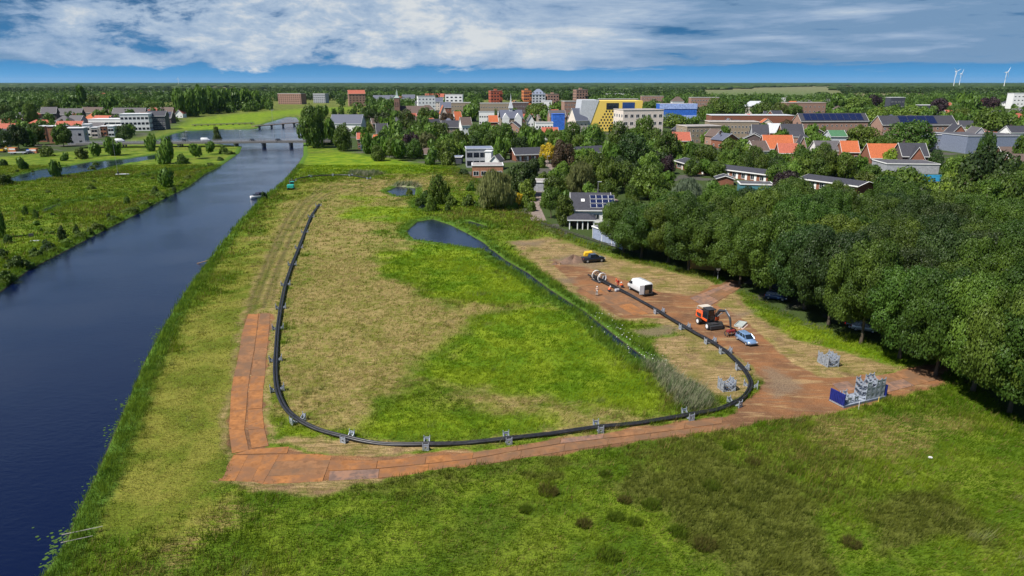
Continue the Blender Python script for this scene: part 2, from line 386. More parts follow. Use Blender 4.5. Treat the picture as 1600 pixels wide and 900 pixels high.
def height(x, y, z, fine=True):
    wat = z['water']
    flat = np.maximum(np.maximum(z['dirt'], z['rut'] * 0), z['urban'])
    h = np.clip(-(wat + 0.4) * 0.75, -2.2, 0) * (wat > -0.4)
    hum = (fbm(x, y, 3.2, 4) - 0.5) * 0.34 + (fbm(x, y, 22, 3, 5) - 0.5) * 0.5
    near = np.clip(1 - (np.hypot(x, y) - 260) / 120, 0, 1)
    hum = hum * near * (1 - flat) * np.clip(1 - z['mow'] * 0.5 - z['mud'] * .8, 0.2, 1) * np.clip(-(wat) / 2, 0, 1)
    h = h + np.maximum(hum, -0.25) * (1 - z['dirt'])
    h = h - z['rut'] * 0.14 * near
    h = h + np.clip(fbm(x, y, 5, 3, 9) - 0.55, 0, 1) * 0.0
    return h
# ------------------------------------------------------------------ ground sheet
def axis(c, ends):
    """concatenate spacings"""
    o = [c[0]]
    for stop, step0, step1 in ends:
        while o[-1] < stop:
            f = (o[-1] - c[0]) / max(1e-6, stop - c[0])
            o.append(o[-1] + step0 + (step1 - step0) * min(1, max(0, (o[-1] - lo_[0]) / (stop - lo_[0]))))
        lo_[0] = o[-1]; c = [o[-1]]
    return o
lo_ = [-5.0]
ys = axis([-5.0], [(41, 8, 4)]); lo_ = [ys[-1]]
ys = ys[:-1] + axis([ys[-1]], [(125, 0.36, 0.40)]); lo_ = [ys[-1]]
ys = ys[:-1] + axis([ys[-1]], [(420, 0.42, 2.2)]); lo_ = [ys[-1]]
ys = ys[:-1] + axis([ys[-1]], [(1500, 2.5, 25)]); lo_ = [ys[-1]]
ys = ys[:-1] + axis([ys[-1]], [(44000, 30, 4000)])
xs = list(np.arange(0, 78, 0.36)); lo_ = [xs[-1]]
xs = xs[:-1] + axis([xs[-1]], [(160, 0.4, 1.4)]); lo_ = [xs[-1]]
xs = xs[:-1] + axis([xs[-1]], [(600, 1.6, 8)]); lo_ = [xs[-1]]
xs = xs[:-1] + axis([xs[-1]], [(38000, 12, 4000)])
xs = np.array(sorted([-v for v in xs[1:]] + xs)); ys = np.array([-4000.0, -400.0, -60.0] + ys)
XX, YY = np.meshgrid(xs, ys); gx_, gy_ = XX.ravel(), YY.ravel()
print("ground verts", len(gx_))
zn = zones(gx_, gy_)
gz = height(gx_, gy_, zn)
nx, ny = len(xs), len(ys)
ii = np.arange(nx * ny).reshape(ny, nx)
F = np.stack([ii[:-1, :-1].ravel(), ii[:-1, 1:].ravel(), ii[1:, 1:].ravel(), ii[1:, :-1].ravel()], 1)
gm = np_mesh('ground', np.stack([gx_, gy_, gz], 1), F, smooth=True)
def setcol(me, name, arr):
    a = me.color_attributes.new(name, 'FLOAT_COLOR', 'POINT'); a.data.foreach_set('color', arr.astype(np.float32).ravel())
setcol(gm, 'za', np.stack([zn['dirt'], zn['dry'], zn['lush'], np.maximum(zn['bank'], zn['ditchd'] * 0.9)], 1))
setcol(gm, 'zb', np.stack([zn['mow'], zn['mud'], zn['pale'], zn['urban']], 1))
setcol(gm, 'zd', np.stack([zn['rush'], zn['straw'], zn['hay'], zn['rush']], 1))
setcol(gm, 'zc', np.stack([zn['field'], zn['tan'], zn['rut'], np.clip(0.5 + zn['water'], 0, 1)], 1))

# palette (linear base colours) used by both ground and grass
C_GREEN1 = (0.065, 0.124, 0.005); C_GREEN2 = (0.137, 0.195, 0.013); C_OLIVE = (0.100, 0.116, 0.018)
C_LUSH1 = (0.094, 0.177, 0.005); C_LUSH2 = (0.195, 0.266, 0.013)
C_DRY1 = (0.265, 0.202, 0.074); C_DRY2 = (0.150, 0.155, 0.024); C_STRAW = (0.40, 0.305, 0.145)
C_MOW1 = (0.110, 0.140, 0.012); C_MOW2 = (0.190, 0.188, 0.030)
C_REED = (0.073, 0.146, 0.016); C_PALE = (0.24, 0.235, 0.15)
C_DIRT1 = (0.235, 0.108, 0.046); C_DIRT2 = (0.130, 0.068, 0.036); C_MUD = (0.135, 0.098, 0.068); C_HAY1 = (0.35, 0.245, 0.120); C_HAY2 = (0.165, 0.130, 0.042)

m = bpy.data.materials.new('terrain'); m.use_nodes = True
t = NT(m.node_tree); bs = m.node_tree.nodes['Principled BSDF']
A = t.n('ShaderNodeAttribute', attribute_name='za'); B = t.n('ShaderNodeAttribute', attribute_name='zb'); Cc = t.n('ShaderNodeAttribute', attribute_name='zc')
sa = t.n('ShaderNodeSeparateColor'); t.put(sa.inputs[0], A.outputs['Color'])
sb = t.n('ShaderNodeSeparateColor'); t.put(sb.inputs[0], B.outputs['Color'])
sc_ = t.n('ShaderNodeSeparateColor'); t.put(sc_.inputs[0], Cc.outputs['Color'])
dirt, dry, lush, bank = sa.outputs[0], sa.outputs[1], sa.outputs[2], A.outputs['Alpha']
mow, mud, pale, urban = sb.outputs[0], sb.outputs[1], sb.outputs[2], B.outputs['Alpha']
Dd = t.n('ShaderNodeAttribute', attribute_name='zd'); sdd = t.n('ShaderNodeSeparateColor'); t.put(sdd.inputs[0], Dd.outputs['Color'])
fld, tan, rut, watm = sc_.outputs[0], sc_.outputs[1], sc_.outputs[2], Cc.outputs['Alpha']
pos = t.n('ShaderNodeNewGeometry').outputs['Position']
N_big = t.noise(pos, 0.035, 4, 0.55); N_mid = t.noise(pos, 0.16, 5, 0.6, 0.3); N_s = t.noise(pos, 0.9, 5, 0.65); N_f = t.noise(pos, 4.5, 4, 0.7)
streak = t.noise(t.mapping(pos, rot=(0, 0, R(-38)), scale=(0.5, 2.4, 1)), 1.3, 5, 0.68, 0.6)
def edge(mask, amp=0.55, wd=0.22, nz=None):
    k = t.math('MULTIPLY_ADD', t.math('SUBTRACT', nz if nz is not None else t.math('MULTIPLY_ADD', N_s, 0.5, t.math('MULTIPLY', N_mid, 0.5)), 0.5), amp * 2, mask)
    return t.ramp(k, 0.5 - wd, 0.5 + wd)
green = t.mix(t.ramp(N_mid, 0.38, 0.62), C_GREEN1, C_GREEN2)
green = t.mix(t.math('MULTIPLY', t.ramp(N_big, 0.50, 0.66), t.ramp(N_s, 0.3, 0.65, 0.3, 0.8)), green, C_OLIVE)
green = t.mix(t.math('MULTIPLY', t.ramp(streak, 0.56, 0.76), 0.35), green, C_DRY1)
lushc = t.mix(t.ramp(N_mid, 0.40, 0.62), C_LUSH1, C_LUSH2)
lushc = t.mix(t.math('MULTIPLY', t.ramp(N_s, 0.45, 0.75), 0.4), lushc, C_GREEN1)
mowc = t.mix(t.ramp(N_mid, 0.38, 0.62), C_MOW1, C_MOW2)
mowc = t.mix(t.math('MULTIPLY', t.ramp(streak, 0.50, 0.70), 0.5), mowc, C_GREEN2)
dryc = t.mix(t.ramp(t.math('MULTIPLY_ADD', N_mid, 0.5, t.math('MULTIPLY', N_s, 0.5)), 0.41, 0.58), C_DRY2, C_DRY1)
dryc = t.mix(t.ramp(streak, 0.46, 0.72, 0, 0.75), dryc, C_STRAW)
dryc = t.mix(t.math('MULTIPLY', t.ramp(N_f, 0.5, 0.7), 0.35), dryc, C_DRY2)
stripe = t.n('ShaderNodeTexWave', wave_type='BANDS', bands_direction='X'); t.put(stripe.inputs['Vector'], t.mapping(pos, rot=(0, 0, R(-35)))); stripe.inputs['Scale'].default_value = 0.22; stripe.inputs['Distortion'].default_value = 2.5
dirtc = t.mix(t.ramp(N_mid, 0.35, 0.65), C_DIRT2, C_DIRT1)
dirtc = t.mix(t.math('MULTIPLY', t.ramp(N_s, 0.45, 0.8), 0.5), dirtc, (0.30, 0.165, 0.085))
dirtc = t.mix(t.math('MULTIPLY', t.ramp(N_f, 0.55, 0.8), 0.35), dirtc, (0.12, 0.07, 0.045))
tracks = t.noise(t.mapping(pos, rot=(0, 0, R(48)), scale=(0.12, 1.7, 1)), 1.0, 4, 0.6, 0.4)
dirtc = t.mix(t.math('MULTIPLY', t.ramp(tracks, 0.50, 0.66), 0.55), dirtc, (0.15, 0.088, 0.055))
urb = t.mix(t.ramp(t.noise(pos, 0.045, 3), 0.56, 0.62), (0.045, 0.070, 0.018), (0.085, 0.08, 0.07))
urb = t.mix(t.math('MULTIPLY', t.ramp(N_s, 0.5, 0.7), 0.5), urb, (0.05, 0.09, 0.02))
col = green
farg = t.mix(t.ramp(t.noise(pos, 0.004, 4), 0.42, 0.6), (0.030, 0.055, 0.014), (0.055, 0.085, 0.022))
sepp = t.n('ShaderNodeSeparateXYZ', i0=pos)
fardist = t.ramp(sepp.outputs[1], 430, 700)
col = t.mix(edge(sdd.outputs[0], 0.8, 0.3), col, C_OLIVE)
col = t.mix(t.math('MULTIPLY', edge(sdd.outputs[1], 0.9, 0.3), t.ramp(streak, 0.40, 0.62)), col, C_DRY1)
col = t.mix(fardist, col, farg)
col = t.mix(edge(mow, 0.5), col, mowc)
col = t.mix(edge(dry, 0.9, 0.42), col, dryc)
col = t.mix(edge(lush, 0.9, 0.42), col, lushc)
hayn = t.noise(t.mapping(pos, rot=(0, 0, R(50)), scale=(0.35, 2.2, 1)), 0.8, 6, 0.68, 0.8)
hayc = t.mix(t.ramp(hayn, 0.38, 0.62), C_HAY2, C_HAY1)
hayc = t.mix(t.math('MULTIPLY', t.ramp(N_mid, 0.48, 0.62), 0.7), hayc, (0.13, 0.135, 0.022))
hayc = t.mix(t.math('MULTIPLY', t.ramp(t.noise(pos, 0.3, 6, 0.7), 0.50, 0.66), 0.7), hayc, (0.17, 0.105, 0.060))
col = t.mix(edge(urban, 0.2), col, urb)
col = t.mix(edge(sdd.outputs[2], 0.7, 0.25), col, hayc)
col = t.mix(edge(fld, 0.1), col, (0.060, 0.125, 0.022))
col = t.mix(edge(tan, 0.1), col, (0.20, 0.17, 0.09))
col = t.mix(edge(bank, 0.7, 0.2), col, C_REED)
col = t.mix(edge(pale, 0.6, 0.3), col, C_PALE)
dirtc = t.mix(t.math('MULTIPLY', t.ramp(t.noise(t.mapping(pos, rot=(0, 0, R(48)), scale=(0.3, 1.6, 1)), 0.5, 5, 0.65, 0.6), 0.52, 0.66), 0.6), dirtc, C_HAY1)
mudc = t.mix(t.ramp(N_f, 0.35, 0.65), C_MUD, (0.21, 0.155, 0.10))
col = t.mix(edge(dirt, 0.42, 0.16), col, dirtc)
col = t.mix(t.math('MULTIPLY', edge(mud, 0.7, 0.25), 0.8), col, mudc)
col = t.mix(t.math('MULTIPLY', rut, 0.75), col, (0.045, 0.045, 0.014))
col = t.mix(t.ramp(watm, 0.35, 0.6), col, (0.035, 0.03, 0.02))
fine = t.ramp(t.noise(pos, 9.0, 3, 0.7), 0.3, 0.7, 0.72, 1.22)
fine = t.math('MULTIPLY', fine, t.ramp(N_f, 0.3, 0.7, 0.86, 1.1))
fc = t.n('ShaderNodeCombineXYZ', i0=fine, i1=fine, i2=fine).outputs[0]
col = t.mix(1.0, col, fc, 'MULTIPLY')
t.put(bs.inputs['Base Color'], col)
bs.inputs['Roughness'].default_value = 0.9; bs.inputs['Specular IOR Level'].default_value = 0.15
hgt = t.math('ADD', t.math('MULTIPLY', N_s, 0.30), t.math('MULTIPLY_ADD', N_f, 0.12, t.math('MULTIPLY', streak, 0.22)))
hgt = t.math('MULTIPLY', hgt, t.math('MULTIPLY_ADD', dirt, -0.75, 1.0))
bp = t.n('ShaderNodeBump', Strength=0.9, Distance=0.9); t.put(bp.inputs['Height'], hgt); m.node_tree.links.new(bp.outputs[0], bs.inputs['Normal'])
gm.materials.append(m)
ground = bpy.data.objects.new('ground', gm); link(ground); tag(ground, kind='structure')

# ------------------------------------------------------------------ water
wm = bpy.data.materials.new('river_water'); wm.use_nodes = True
t = NT(wm.node_tree); b = wm.node_tree.nodes['Principled BSDF']
b.inputs['Base Color'].default_value = (0.003, 0.007, 0.030, 1); b.inputs['Roughness'].default_value = 0.06
b.inputs['IOR'].default_value = 1.33; b.inputs['Specular IOR Level'].default_value = 0.5
pos = t.n('ShaderNodeNewGeometry').outputs['Position']
h1 = t.noise(t.mapping(pos, rot=(0, 0, R(20)), scale=(1, 2.2, 1)), 0.9, 5, 0.65, 0.3); h2 = t.noise(pos, 0.05, 3, 0.5)
hh = t.math('MULTIPLY', h1, t.ramp(h2, 0.35, 0.65, 0.35, 1.0))
bp = t.n('ShaderNodeBump', Strength=0.16, Distance=0.5); t.put(bp.inputs['Height'], hh); wm.node_tree.links.new(bp.outputs[0], b.inputs['Normal'])
def water(name, polys, zlev, matr=wm):
    mb = MB()
    for p in polys:
        p = np.array(p)
        mb.add([(a, c, zlev) for a, c in p], [tuple(range(len(p)))])
    o = mb.build(name, matr)
    if o.data.polygons[0].normal.z < 0: o.data.flip_normals()
    return tag(o, kind='structure')
def grow(p, d=1.5):
    p = np.array(p); c = np.roll(p, -1, 0) - np.roll(p, 1, 0); c /= np.linalg.norm(c, axis=1)[:, None] + 1e-9
    nrm = np.stack([c[:, 1], -c[:, 0]], 1); area = 0.5 * np.sum(p[:, 0] * np.roll(p[:, 1], -1) - np.roll(p[:, 0], -1) * p[:, 1])
    return p + nrm * (d if area > 0 else -d)
water('river', [Z['river'][0]], -0.42)
for p in Z['pond']: water('pond', [p], -0.36)
for p in Z['ditch']: water('ditch', [p], -0.40)
def sheet(name, pl, wd, z, m_, kind='structure'):
    sp = strip(pl, wd); o = MB().add([(a, c, z) for a, c in sp], [tuple(range(len(sp)))]).build(name, m_)
    if o.data.polygons[0].normal.z < 0: o.data.flip_normals()
    return tag(o, kind=kind)
asph = mat('asphalt', (.075, .075, .078), .9, var=.2, scale=.6); klink = mat('brick_paving', (.21, .165, .14), .9, var=.2, scale=1.5)
sheet('street', STREET, 2.6, .06, asph); sheet('lane', LANE, 2.2, .06, klink); sheet('lane', LANE2, 2.4, .066, klink)
# ------------------------------------------------------------------ foliage
def leafmat(name, dark, light, trans=0.25):
    m = bpy.data.materials.new(name); m.use_nodes = True; t = NT(m.node_tree)
    for n in list(m.node_tree.nodes): m.node_tree.nodes.remove(n)
    tcn = t.n('ShaderNodeTexCoord').outputs['Object']; oi = t.n('ShaderNodeObjectInfo')
    at = t.n('ShaderNodeAttribute', attribute_name='leaf')
    f = t.noise(tcn, 1.6, 3, 0.6)
    c = t.mix(t.math('MULTIPLY_ADD', t.ramp(f, 0.35, 0.65), 0.5, t.math('MULTIPLY', at.outputs['Fac'], 0.5)), dark, light)
    hs = t.n('ShaderNodeHueSaturation'); t.put(hs.inputs['Color'], c)
    t.put(hs.inputs['Value'], t.math('MULTIPLY_ADD', oi.outputs['Random'], 0.45, 0.78))
    rr = t.math('FRACT', t.math('MULTIPLY', oi.outputs['Random'], 7.31))
    t.put(hs.inputs['Hue'], t.math('MULTIPLY_ADD', rr, 0.035, 0.483))
    d = t.n('ShaderNodeBsdfPrincipled'); t.put(d.inputs['Base Color'], hs); d.inputs['Roughness'].default_value = 0.55; d.inputs['Specular IOR Level'].default_value = 0.3
    tr = t.n('ShaderNodeBsdfTranslucent'); t.put(tr.inputs[0], t.mix(1.0, hs.outputs[0], (1.1, 1.15, 0.6), 'MULTIPLY'))
    mx = t.n('ShaderNodeMixShader'); t.put(mx.inputs[0], trans); t.put(mx.inputs[1], d); t.put(mx.inputs[2], tr)
    o = t.n('ShaderNodeOutputMaterial'); t.put(o.inputs[0], mx)
    return m
LM = {
 'oak': leafmat('oak_leaves', (0.025, 0.056, 0.006), (0.095, 0.155, 0.019)),
 'dark': leafmat('dark_leaves', (0.017, 0.038, 0.008), (0.060, 0.100, 0.018)),
 'mid': leafmat('mid_green_leaves', (0.040, 0.078, 0.007), (0.125, 0.185, 0.022)),
 'light': leafmat('light_green_leaves', (0.062, 0.120, 0.012), (0.165, 0.250, 0.030)),
 'lime': leafmat('lime_green_leaves', (0.120, 0.200, 0.014), (0.230, 0.330, 0.030)),
 'purple': leafmat('purple_leaves', (0.014, 0.008, 0.012), (0.044, 0.022, 0.028), 0.1),
 'yellow': leafmat('yellow_leaves', (0.420, 0.270, 0.010), (0.700, 0.500, 0.030)),
 'willow': leafmat('willow_leaves', (0.085, 0.105, 0.030), (0.190, 0.215, 0.080)),
 'grey': leafmat('grey_green_leaves', (0.080, 0.115, 0.065), (0.200, 0.250, 0.160)),
 'brown': leafmat('brown_red_leaves', (0.060, 0.040, 0.022), (0.130, 0.090, 0.045)),
}
LOOK = {'oak': 'deep green', 'dark': 'very dark green', 'mid': 'mid green', 'light': 'fresh green', 'lime': 'lime green', 'purple': 'dark purple leaved',
        'yellow': 'golden yellow', 'willow': 'pale olive', 'grey': 'silvery grey green', 'brown': 'brownish'}
bark = mat('bark', (0.085, 0.065, 0.045), 0.9, scale=3, bump=0.4)

def crown_mesh(name, shape, n_lobe, n_leaf, leaf, seed):
    """unit crown: radius 1 sideways, height 0..1 ; built as lobes of many small leaf faces"""
    r = np.random.default_rng(seed)
    L = []
    for i in range(n_lobe):
        for _ in range(200):
            p = r.uniform(-1, 1, 3); zc = (p[2] + 1) / 2
            if shape == 'round': rad = math.sqrt(max(0, 1 - ((zc - 0.50) / 0.50) ** 2)) ** 0.8
            elif shape == 'oak': rad = (max(0, 1 - (abs(zc - 0.38) / (0.62 if zc > .38 else 0.40)) ** 2.3)) ** 0.5
            elif shape == 'cone': rad = 1.0 * (1 - zc) ** 0.8
            elif shape == 'column': rad = (max(0, 1 - (abs(zc - 0.45) / 0.55) ** 3)) ** 0.5
            elif shape == 'bush': rad = math.sqrt(max(0, 1 - zc ** 2)) ** 0.9
            elif shape == 'weep': rad = (max(0, 1 - (abs(zc - 0.45) / 0.55) ** 2.2)) ** 0.5
            q = math.hypot(p[0], p[1])
            if q < rad and (q > rad * 0.5 or zc > 0.62): break
        sz = r.uniform(0.12, 0.27) if n_lobe > 60 else r.uniform(0.16, 0.36) * (1.0 if n_lobe > 14 else 1.25)
        k = 1 - sz * (0.30 if n_lobe > 60 else 0.5)
        L.append((p[0] * k, p[1] * k, zc * (1 - sz * 0.35) , sz))
    L.append((0, 0, 0.5, 0.5)); L.append((0.15, 0.1, 0.35, 0.5)); L.append((-0.2, 0.0, 0.6, 0.42))
    L = np.array(L); n_lobe = len(L)
    w_ = L[:, 3] ** 2; w_ /= w_.sum()
    zs = 0.62                                     # vertical squash of lobes (crown height ~ 1, width 2)
    idx = r.choice(n_lobe, n_leaf, p=w_)
    u = r.normal(size=(n_leaf, 3)); u /= np.linalg.norm(u, axis=1)[:, None]
    rad = L[idx, 3] * (1 + 0.13 * r.normal(size=n_leaf)) * np.where(r.random(n_leaf) < 0.06, 1.18, 1)
    c = L[idx, :3] + u * rad[:, None] * np.array([1, 1, zs])
    # cull leaves deep inside other lobes
    keep = np.ones(n_leaf, bool)
    for j in range(n_lobe):
        dd = (c - L[j, :3]) / np.array([1, 1, zs]); keep &= ~((np.linalg.norm(dd, axis=1) < L[j, 3] * 0.80) & (idx != j))
    keep &= (c[:, 2] > -0.02)
    c = c[keep]; u = u[keep]; n = len(c); lv_ = r.random(n_lobe)
    nrm = u + r.normal(size=(n, 3)) * 0.42 + np.array([0, 0, 0.22]); nrm /= np.linalg.norm(nrm, axis=1)[:, None]
    a = np.cross(nrm, r.normal(size=(n, 3))); a /= np.linalg.norm(a, axis=1)[:, None]; b = np.cross(nrm, a)
    s = leaf * r.uniform(0.6, 1.35, n)[:, None]
    asp = 1.0
    if shape == 'weep':
        a = np.tile([0, 0, 1.0], (n, 1)) + r.normal(size=(n, 3)) * 0.2; a /= np.linalg.norm(a, axis=1)[:, None]
        b = np.cross(nrm, a); b /= np.linalg.norm(b, axis=1)[:, None] + 1e-9; asp = 2.6
    zf = np.array([1, 1, 1.0])
    V = np.stack([c - a * s * asp, c + b * s * 0.75 + nrm * s * 0.15, c + a * s * asp, c - b * s * 0.75 - nrm * s * 0.1], 1).reshape(-1, 3)
    F = np.arange(n * 4).reshape(n, 4)
    # lumpy inner core so that the crown is not see-through everywhere
    me = np_mesh(name, V, F)
    at = me.attributes.new('leaf', 'FLOAT', 'POINT'); at.data.foreach_set('value', np.repeat(lv_[idx[keep]] * .6 + r.random(n) * .4, 4).astype(np.float32))
    me.materials.append(LM['mid'])
    return me
def trunk_mesh(name, seed, shape='oak'):
    """unit trunk: height 0..1 (tree height), width in units of crown radius"""
    r = random.Random(seed); mb = MB()
    base = 0.055
    pts = [(0, 0, -0.02), (0.01, 0, 0.08), (r.uniform(-.03, .03), r.uniform(-.03, .03), 0.3), (r.uniform(-.06, .06), r.uniform(-.06, .06), 0.6), (0, 0, 0.85)]
    mb.tube(pts, [base * 1.5, base, base * 0.8, base * 0.5, 0.01], 8)
    for i in range(7):
        a = i * 2.4 + r.random(); z0 = 0.22 + 0.06 * i; l = r.uniform(0.5, 0.75)
        mb.tube([(0, 0, z0), (math.cos(a) * l * 0.5, math.sin(a) * l * 0.5, z0 + 0.10), (math.cos(a) * l, math.sin(a) * l, z0 + 0.22)], [base * 0.5, base * 0.32, 0.008], 5)
    return mb.mesh(name, bark, True)
CM = {}; TM = [trunk_mesh('trunk', s) for s in range(3)]
def variants(key, shape, nl, nf, leaf, cnt, seed): CM[key] = [crown_mesh('crown', shape, nl, nf, leaf, seed + i) for i in range(cnt)]
variants('oakN', 'oak', 85, 95000, 0.0175, 7, 10)
variants('oak', 'oak', 42, 8000, 0.047, 5, 30)
variants('round', 'round', 34, 6500, 0.052, 5, 40)
variants('column', 'column', 34, 6000, 0.050, 3, 50)
variants('cone', 'cone', 30, 4500, 0.050, 2, 60)
variants('weep', 'weep', 46, 12000, 0.030, 2, 70)
variants('bush', 'bush', 20, 2500, 0.075, 4, 80)
variants('farround', 'round', 18, 1300, 0.105, 4, 90)

TREES = []      # records for automatic labels
def tree(x, y, H, W, kind='round', leaf='mid', name=None, trunk=0.16, label=None, group=None, z=0.0, cat=None):
    """H total height, W crown width"""
    near = kind == 'oakN'
    if kind == 'bush': trunk = 0.0
    o = thing(name or ('shrub' if kind == 'bush' else 'tree'), None, cat or ('shrub' if kind == 'bush' else 'tree'), (x, y, z), random.uniform(0, 6.28), group)
    c = bpy.data.objects.new('crown' if kind != 'bush' else 'foliage', random.choice(CM[kind])); link(c, o)
    c.location = (0, 0, H * trunk); hh = H * (1 - trunk) / 1.12
    c.scale = (W / 2.15, W / 2.15, hh)
    c.material_slots[0].link = 'OBJECT'; c.material_slots[0].material = LM[leaf]
    if kind != 'bush':
        tk = bpy.data.objects.new('trunk', random.choice(TM)); link(tk, o)
        tk.scale = (W / 2.6, W / 2.6, H * 0.98) if not near else (W / 2.9, W / 2.9, H * .95)
    o['label'] = label or ''
    TREES.append((o, leaf, kind, x, y, H, W, label is not None))
    return o
def T(px, ytop, ybase, wpx, kind='round', leaf='mid', label=None, trunk=0.16, name=None, group=None):
    x, y = G(px, ybase)
    H = CAMH + ray(px, ytop)[2] / ray(px, ytop)[1] * y
    f = y * CP + CAMH * SP
    W = wpx / FPX * f
    H = max(H, 1.0)
    return tree(x, y, H, W, kind, leaf, name, trunk, label, group)
# ------------------------------------------------------------------ buildings
MT = dict(
 brick=mat('red_brick', (0.26, 0.105, 0.065), 0.9, brick=4.0), pink=mat('pinkish_brick', (0.36, 0.22, 0.17), 0.9, brick=4.0), darkbrick=mat('dark_brick', (0.115, 0.085, 0.085), 0.9, brick=4.0),
 orangebrick=mat('orange_brick', (0.42, 0.20, 0.12), 0.9, brick=4.0), beige=mat('beige_brick', (0.33, 0.27, 0.20), 0.9, brick=4.0), cream=mat('cream_stone', (0.70, 0.61, 0.53), 0.8),
 white=mat('white_plaster', (0.76, 0.76, 0.75), 0.7, var=0.05), grey=mat('grey_plaster', (0.33, 0.34, 0.37), 0.8), dgrey=mat('dark_grey_cladding', (0.06, 0.065, 0.085), 0.7),
 lgrey=mat('light_grey_metal', (0.50, 0.52, 0.55), 0.6), redclad=mat('rust_red_cladding', (0.42, 0.105, 0.055), 0.7), orangeclad=mat('orange_cladding', (0.55, 0.19, 0.07), 0.7),
 tile_dark=mat('dark_roof_tiles', (0.045, 0.046, 0.058), 0.75, var=0.25, scale=3), tile_grey=mat('grey_roof_tiles', (0.105, 0.098, 0.105), 0.8, var=0.25, scale=3), tile_brown=mat('brown_roof_tiles', (0.115, 0.082, 0.070), 0.85, var=0.25, scale=3),
 tile_orange=mat('orange_roof_tiles', (0.43, 0.115, 0.042), 0.8, var=0.22, scale=3), tile_red=mat('red_roof_tiles', (0.38, 0.105, 0.065), 0.85, var=0.25, scale=3), bitumen=mat('flat_roof_bitumen', (0.085, 0.085, 0.095), 0.9, var=0.25, scale=0.7),
 gravel=mat('flat_roof_gravel', (0.30, 0.28, 0.27), 0.95, var=0.2, scale=0.7), whiteroof=mat('white_flat_roof', (0.62, 0.64, 0.66), 0.7), yellow=mat('yellow_panels', (0.82, 0.58, 0.12), 0.6, var=0.06), greyblue=mat('blue_grey_metal', (0.19, 0.22, 0.30), 0.5),
 blue=mat('blue_netting', (0.035, 0.14, 0.55), 0.6, var=0.2, scale=0.8), lblue=mat('pale_blue_netting', (0.34, 0.44, 0.75), 0.6, var=0.2, scale=0.8), solar=mat('solar_panels', (0.012, 0.018, 0.055), 0.15, spec=0.7), teal=mat('teal_panels', (0.08, 0.22, 0.26), 0.5),
 frame=mat('white_frames', (0.75, 0.75, 0.73), 0.6, var=0.04), glass=mat('window_glass', (0.015, 0.022, 0.035), 0.08, spec=0.8, var=0.3), wood=mat('weathered_wood', (0.25, 0.16, 0.09), 0.85), concrete=mat('concrete', (0.34, 0.33, 0.31), 0.9),
 bluetile=mat('bright_blue_wall', (0.04, 0.30, 0.55), 0.5), redpaint=mat('red_paint', (0.60, 0.02, 0.03), 0.5), green=mat('green_roof', (0.06, 0.16, 0.08), 0.7), paving=mat('grey_paving', (0.22, 0.20, 0.185), 0.9), slate=mat('slate_blue_tiles', (0.095, 0.105, 0.145), 0.7, var=0.2, scale=3))
_w = MB()
_w.box(-.5, .5, -0.06, 0.0, 0, .06, 0); _w.box(-.5, .5, -0.06, 0, .94, 1, 0); _w.box(-.5, -.44, -0.06, 0, .06, .94, 0); _w.box(.44, .5, -0.06, 0, .06, .94, 0); _w.box(-.02, .02, -0.05, 0, .06, .94, 0); _w.box(-.44, .44, -0.03, 0.0, .06, .94, 1)
WINM = _w.mesh('window', [MT['frame'], MT['glass']])
_w = MB(); _w.box(-.5, .5, -0.04, 0, 0, 1, 0); WIND = _w.mesh('window', [MT['glass']])
_w = MB(); _w.box(-.5, .5, -0.06, 0, 0, 1, 0); DOORM = _w.mesh('door', [MT['frame']])
_w = MB(); _w.box(-.5, .5, -.5, .5, 0, 1, 0); _w.box(-.56, .56, -.56, .56, 1, 1.08, 0); CHIM = _w.mesh('chimney', [MT['darkbrick']])
FOOT = []
LAND = []      # landmarks for labels: (phrase, px, py)
def face_obj(me, name, parent, side, u, z, w, h, W, D):
    o = bpy.data.objects.new(name, me); link(o, parent)
    if side == 'f': o.location = (u, -D / 2, z); rz = 0
    elif side == 'b': o.location = (-u, D / 2, z); rz = math.pi
    elif side == 'l': o.location = (-W / 2, -u, z); rz = -math.pi / 2
    else: o.location = (W / 2, u, z); rz = math.pi / 2
    o.rotation_euler = (0, 0, rz); o.scale = (w, 1, h); return o
def wins(b, side, rows, cols, W, D, H, ww=1.3, wh=1.3, z0=0.9, me=None, u0=None, u1=None):
    L = W if side in 'fb' else D
    u0 = -L / 2 if u0 is None else u0; u1 = L / 2 if u1 is None else u1
    for r_ in range(rows):
        for c in range(cols):
            face_obj(me or WINM, 'window', b, side, u0 + (u1 - u0) * (c + 0.5) / cols, z0 + r_ * (H - z0) / max(1, rows) if rows > 1 else z0, ww, wh, W, D)
def gable_roof(W, D, H, rh, axis, over=0.4, th=0.22):
    mb = MB(); w2, d2 = W / 2 + over, D / 2 + over
    if axis == 'x': prof = [(-d2, H - rh * over / (D / 2)), (0, H + rh), (d2, H - rh * over / (D / 2))]
    else: prof = [(-w2, H - rh * over / (W / 2)), (0, H + rh), (w2, H - rh * over / (W / 2))]
    a, p, c = prof
    poly = [a, p, c, (c[0], c[1] + th), (0, H + rh + th * 1.2), (a[0], a[1] + th)]
    e = w2 if axis == 'x' else d2
    def pt(s, q): return (s, q[0], q[1]) if axis == 'x' else (q[0], s, q[1])
    vs = [pt(-e, q) for q in poly] + [pt(e, q) for q in poly]
    n = 6; mb.add(vs, [(0, 1, 4, 5), (1, 2, 3, 4), (6, 11, 10, 7), (7, 10, 9, 8)] + [(i, (i + 1) % n, n + (i + 1) % n, n + i) for i in range(n)])
    return mb
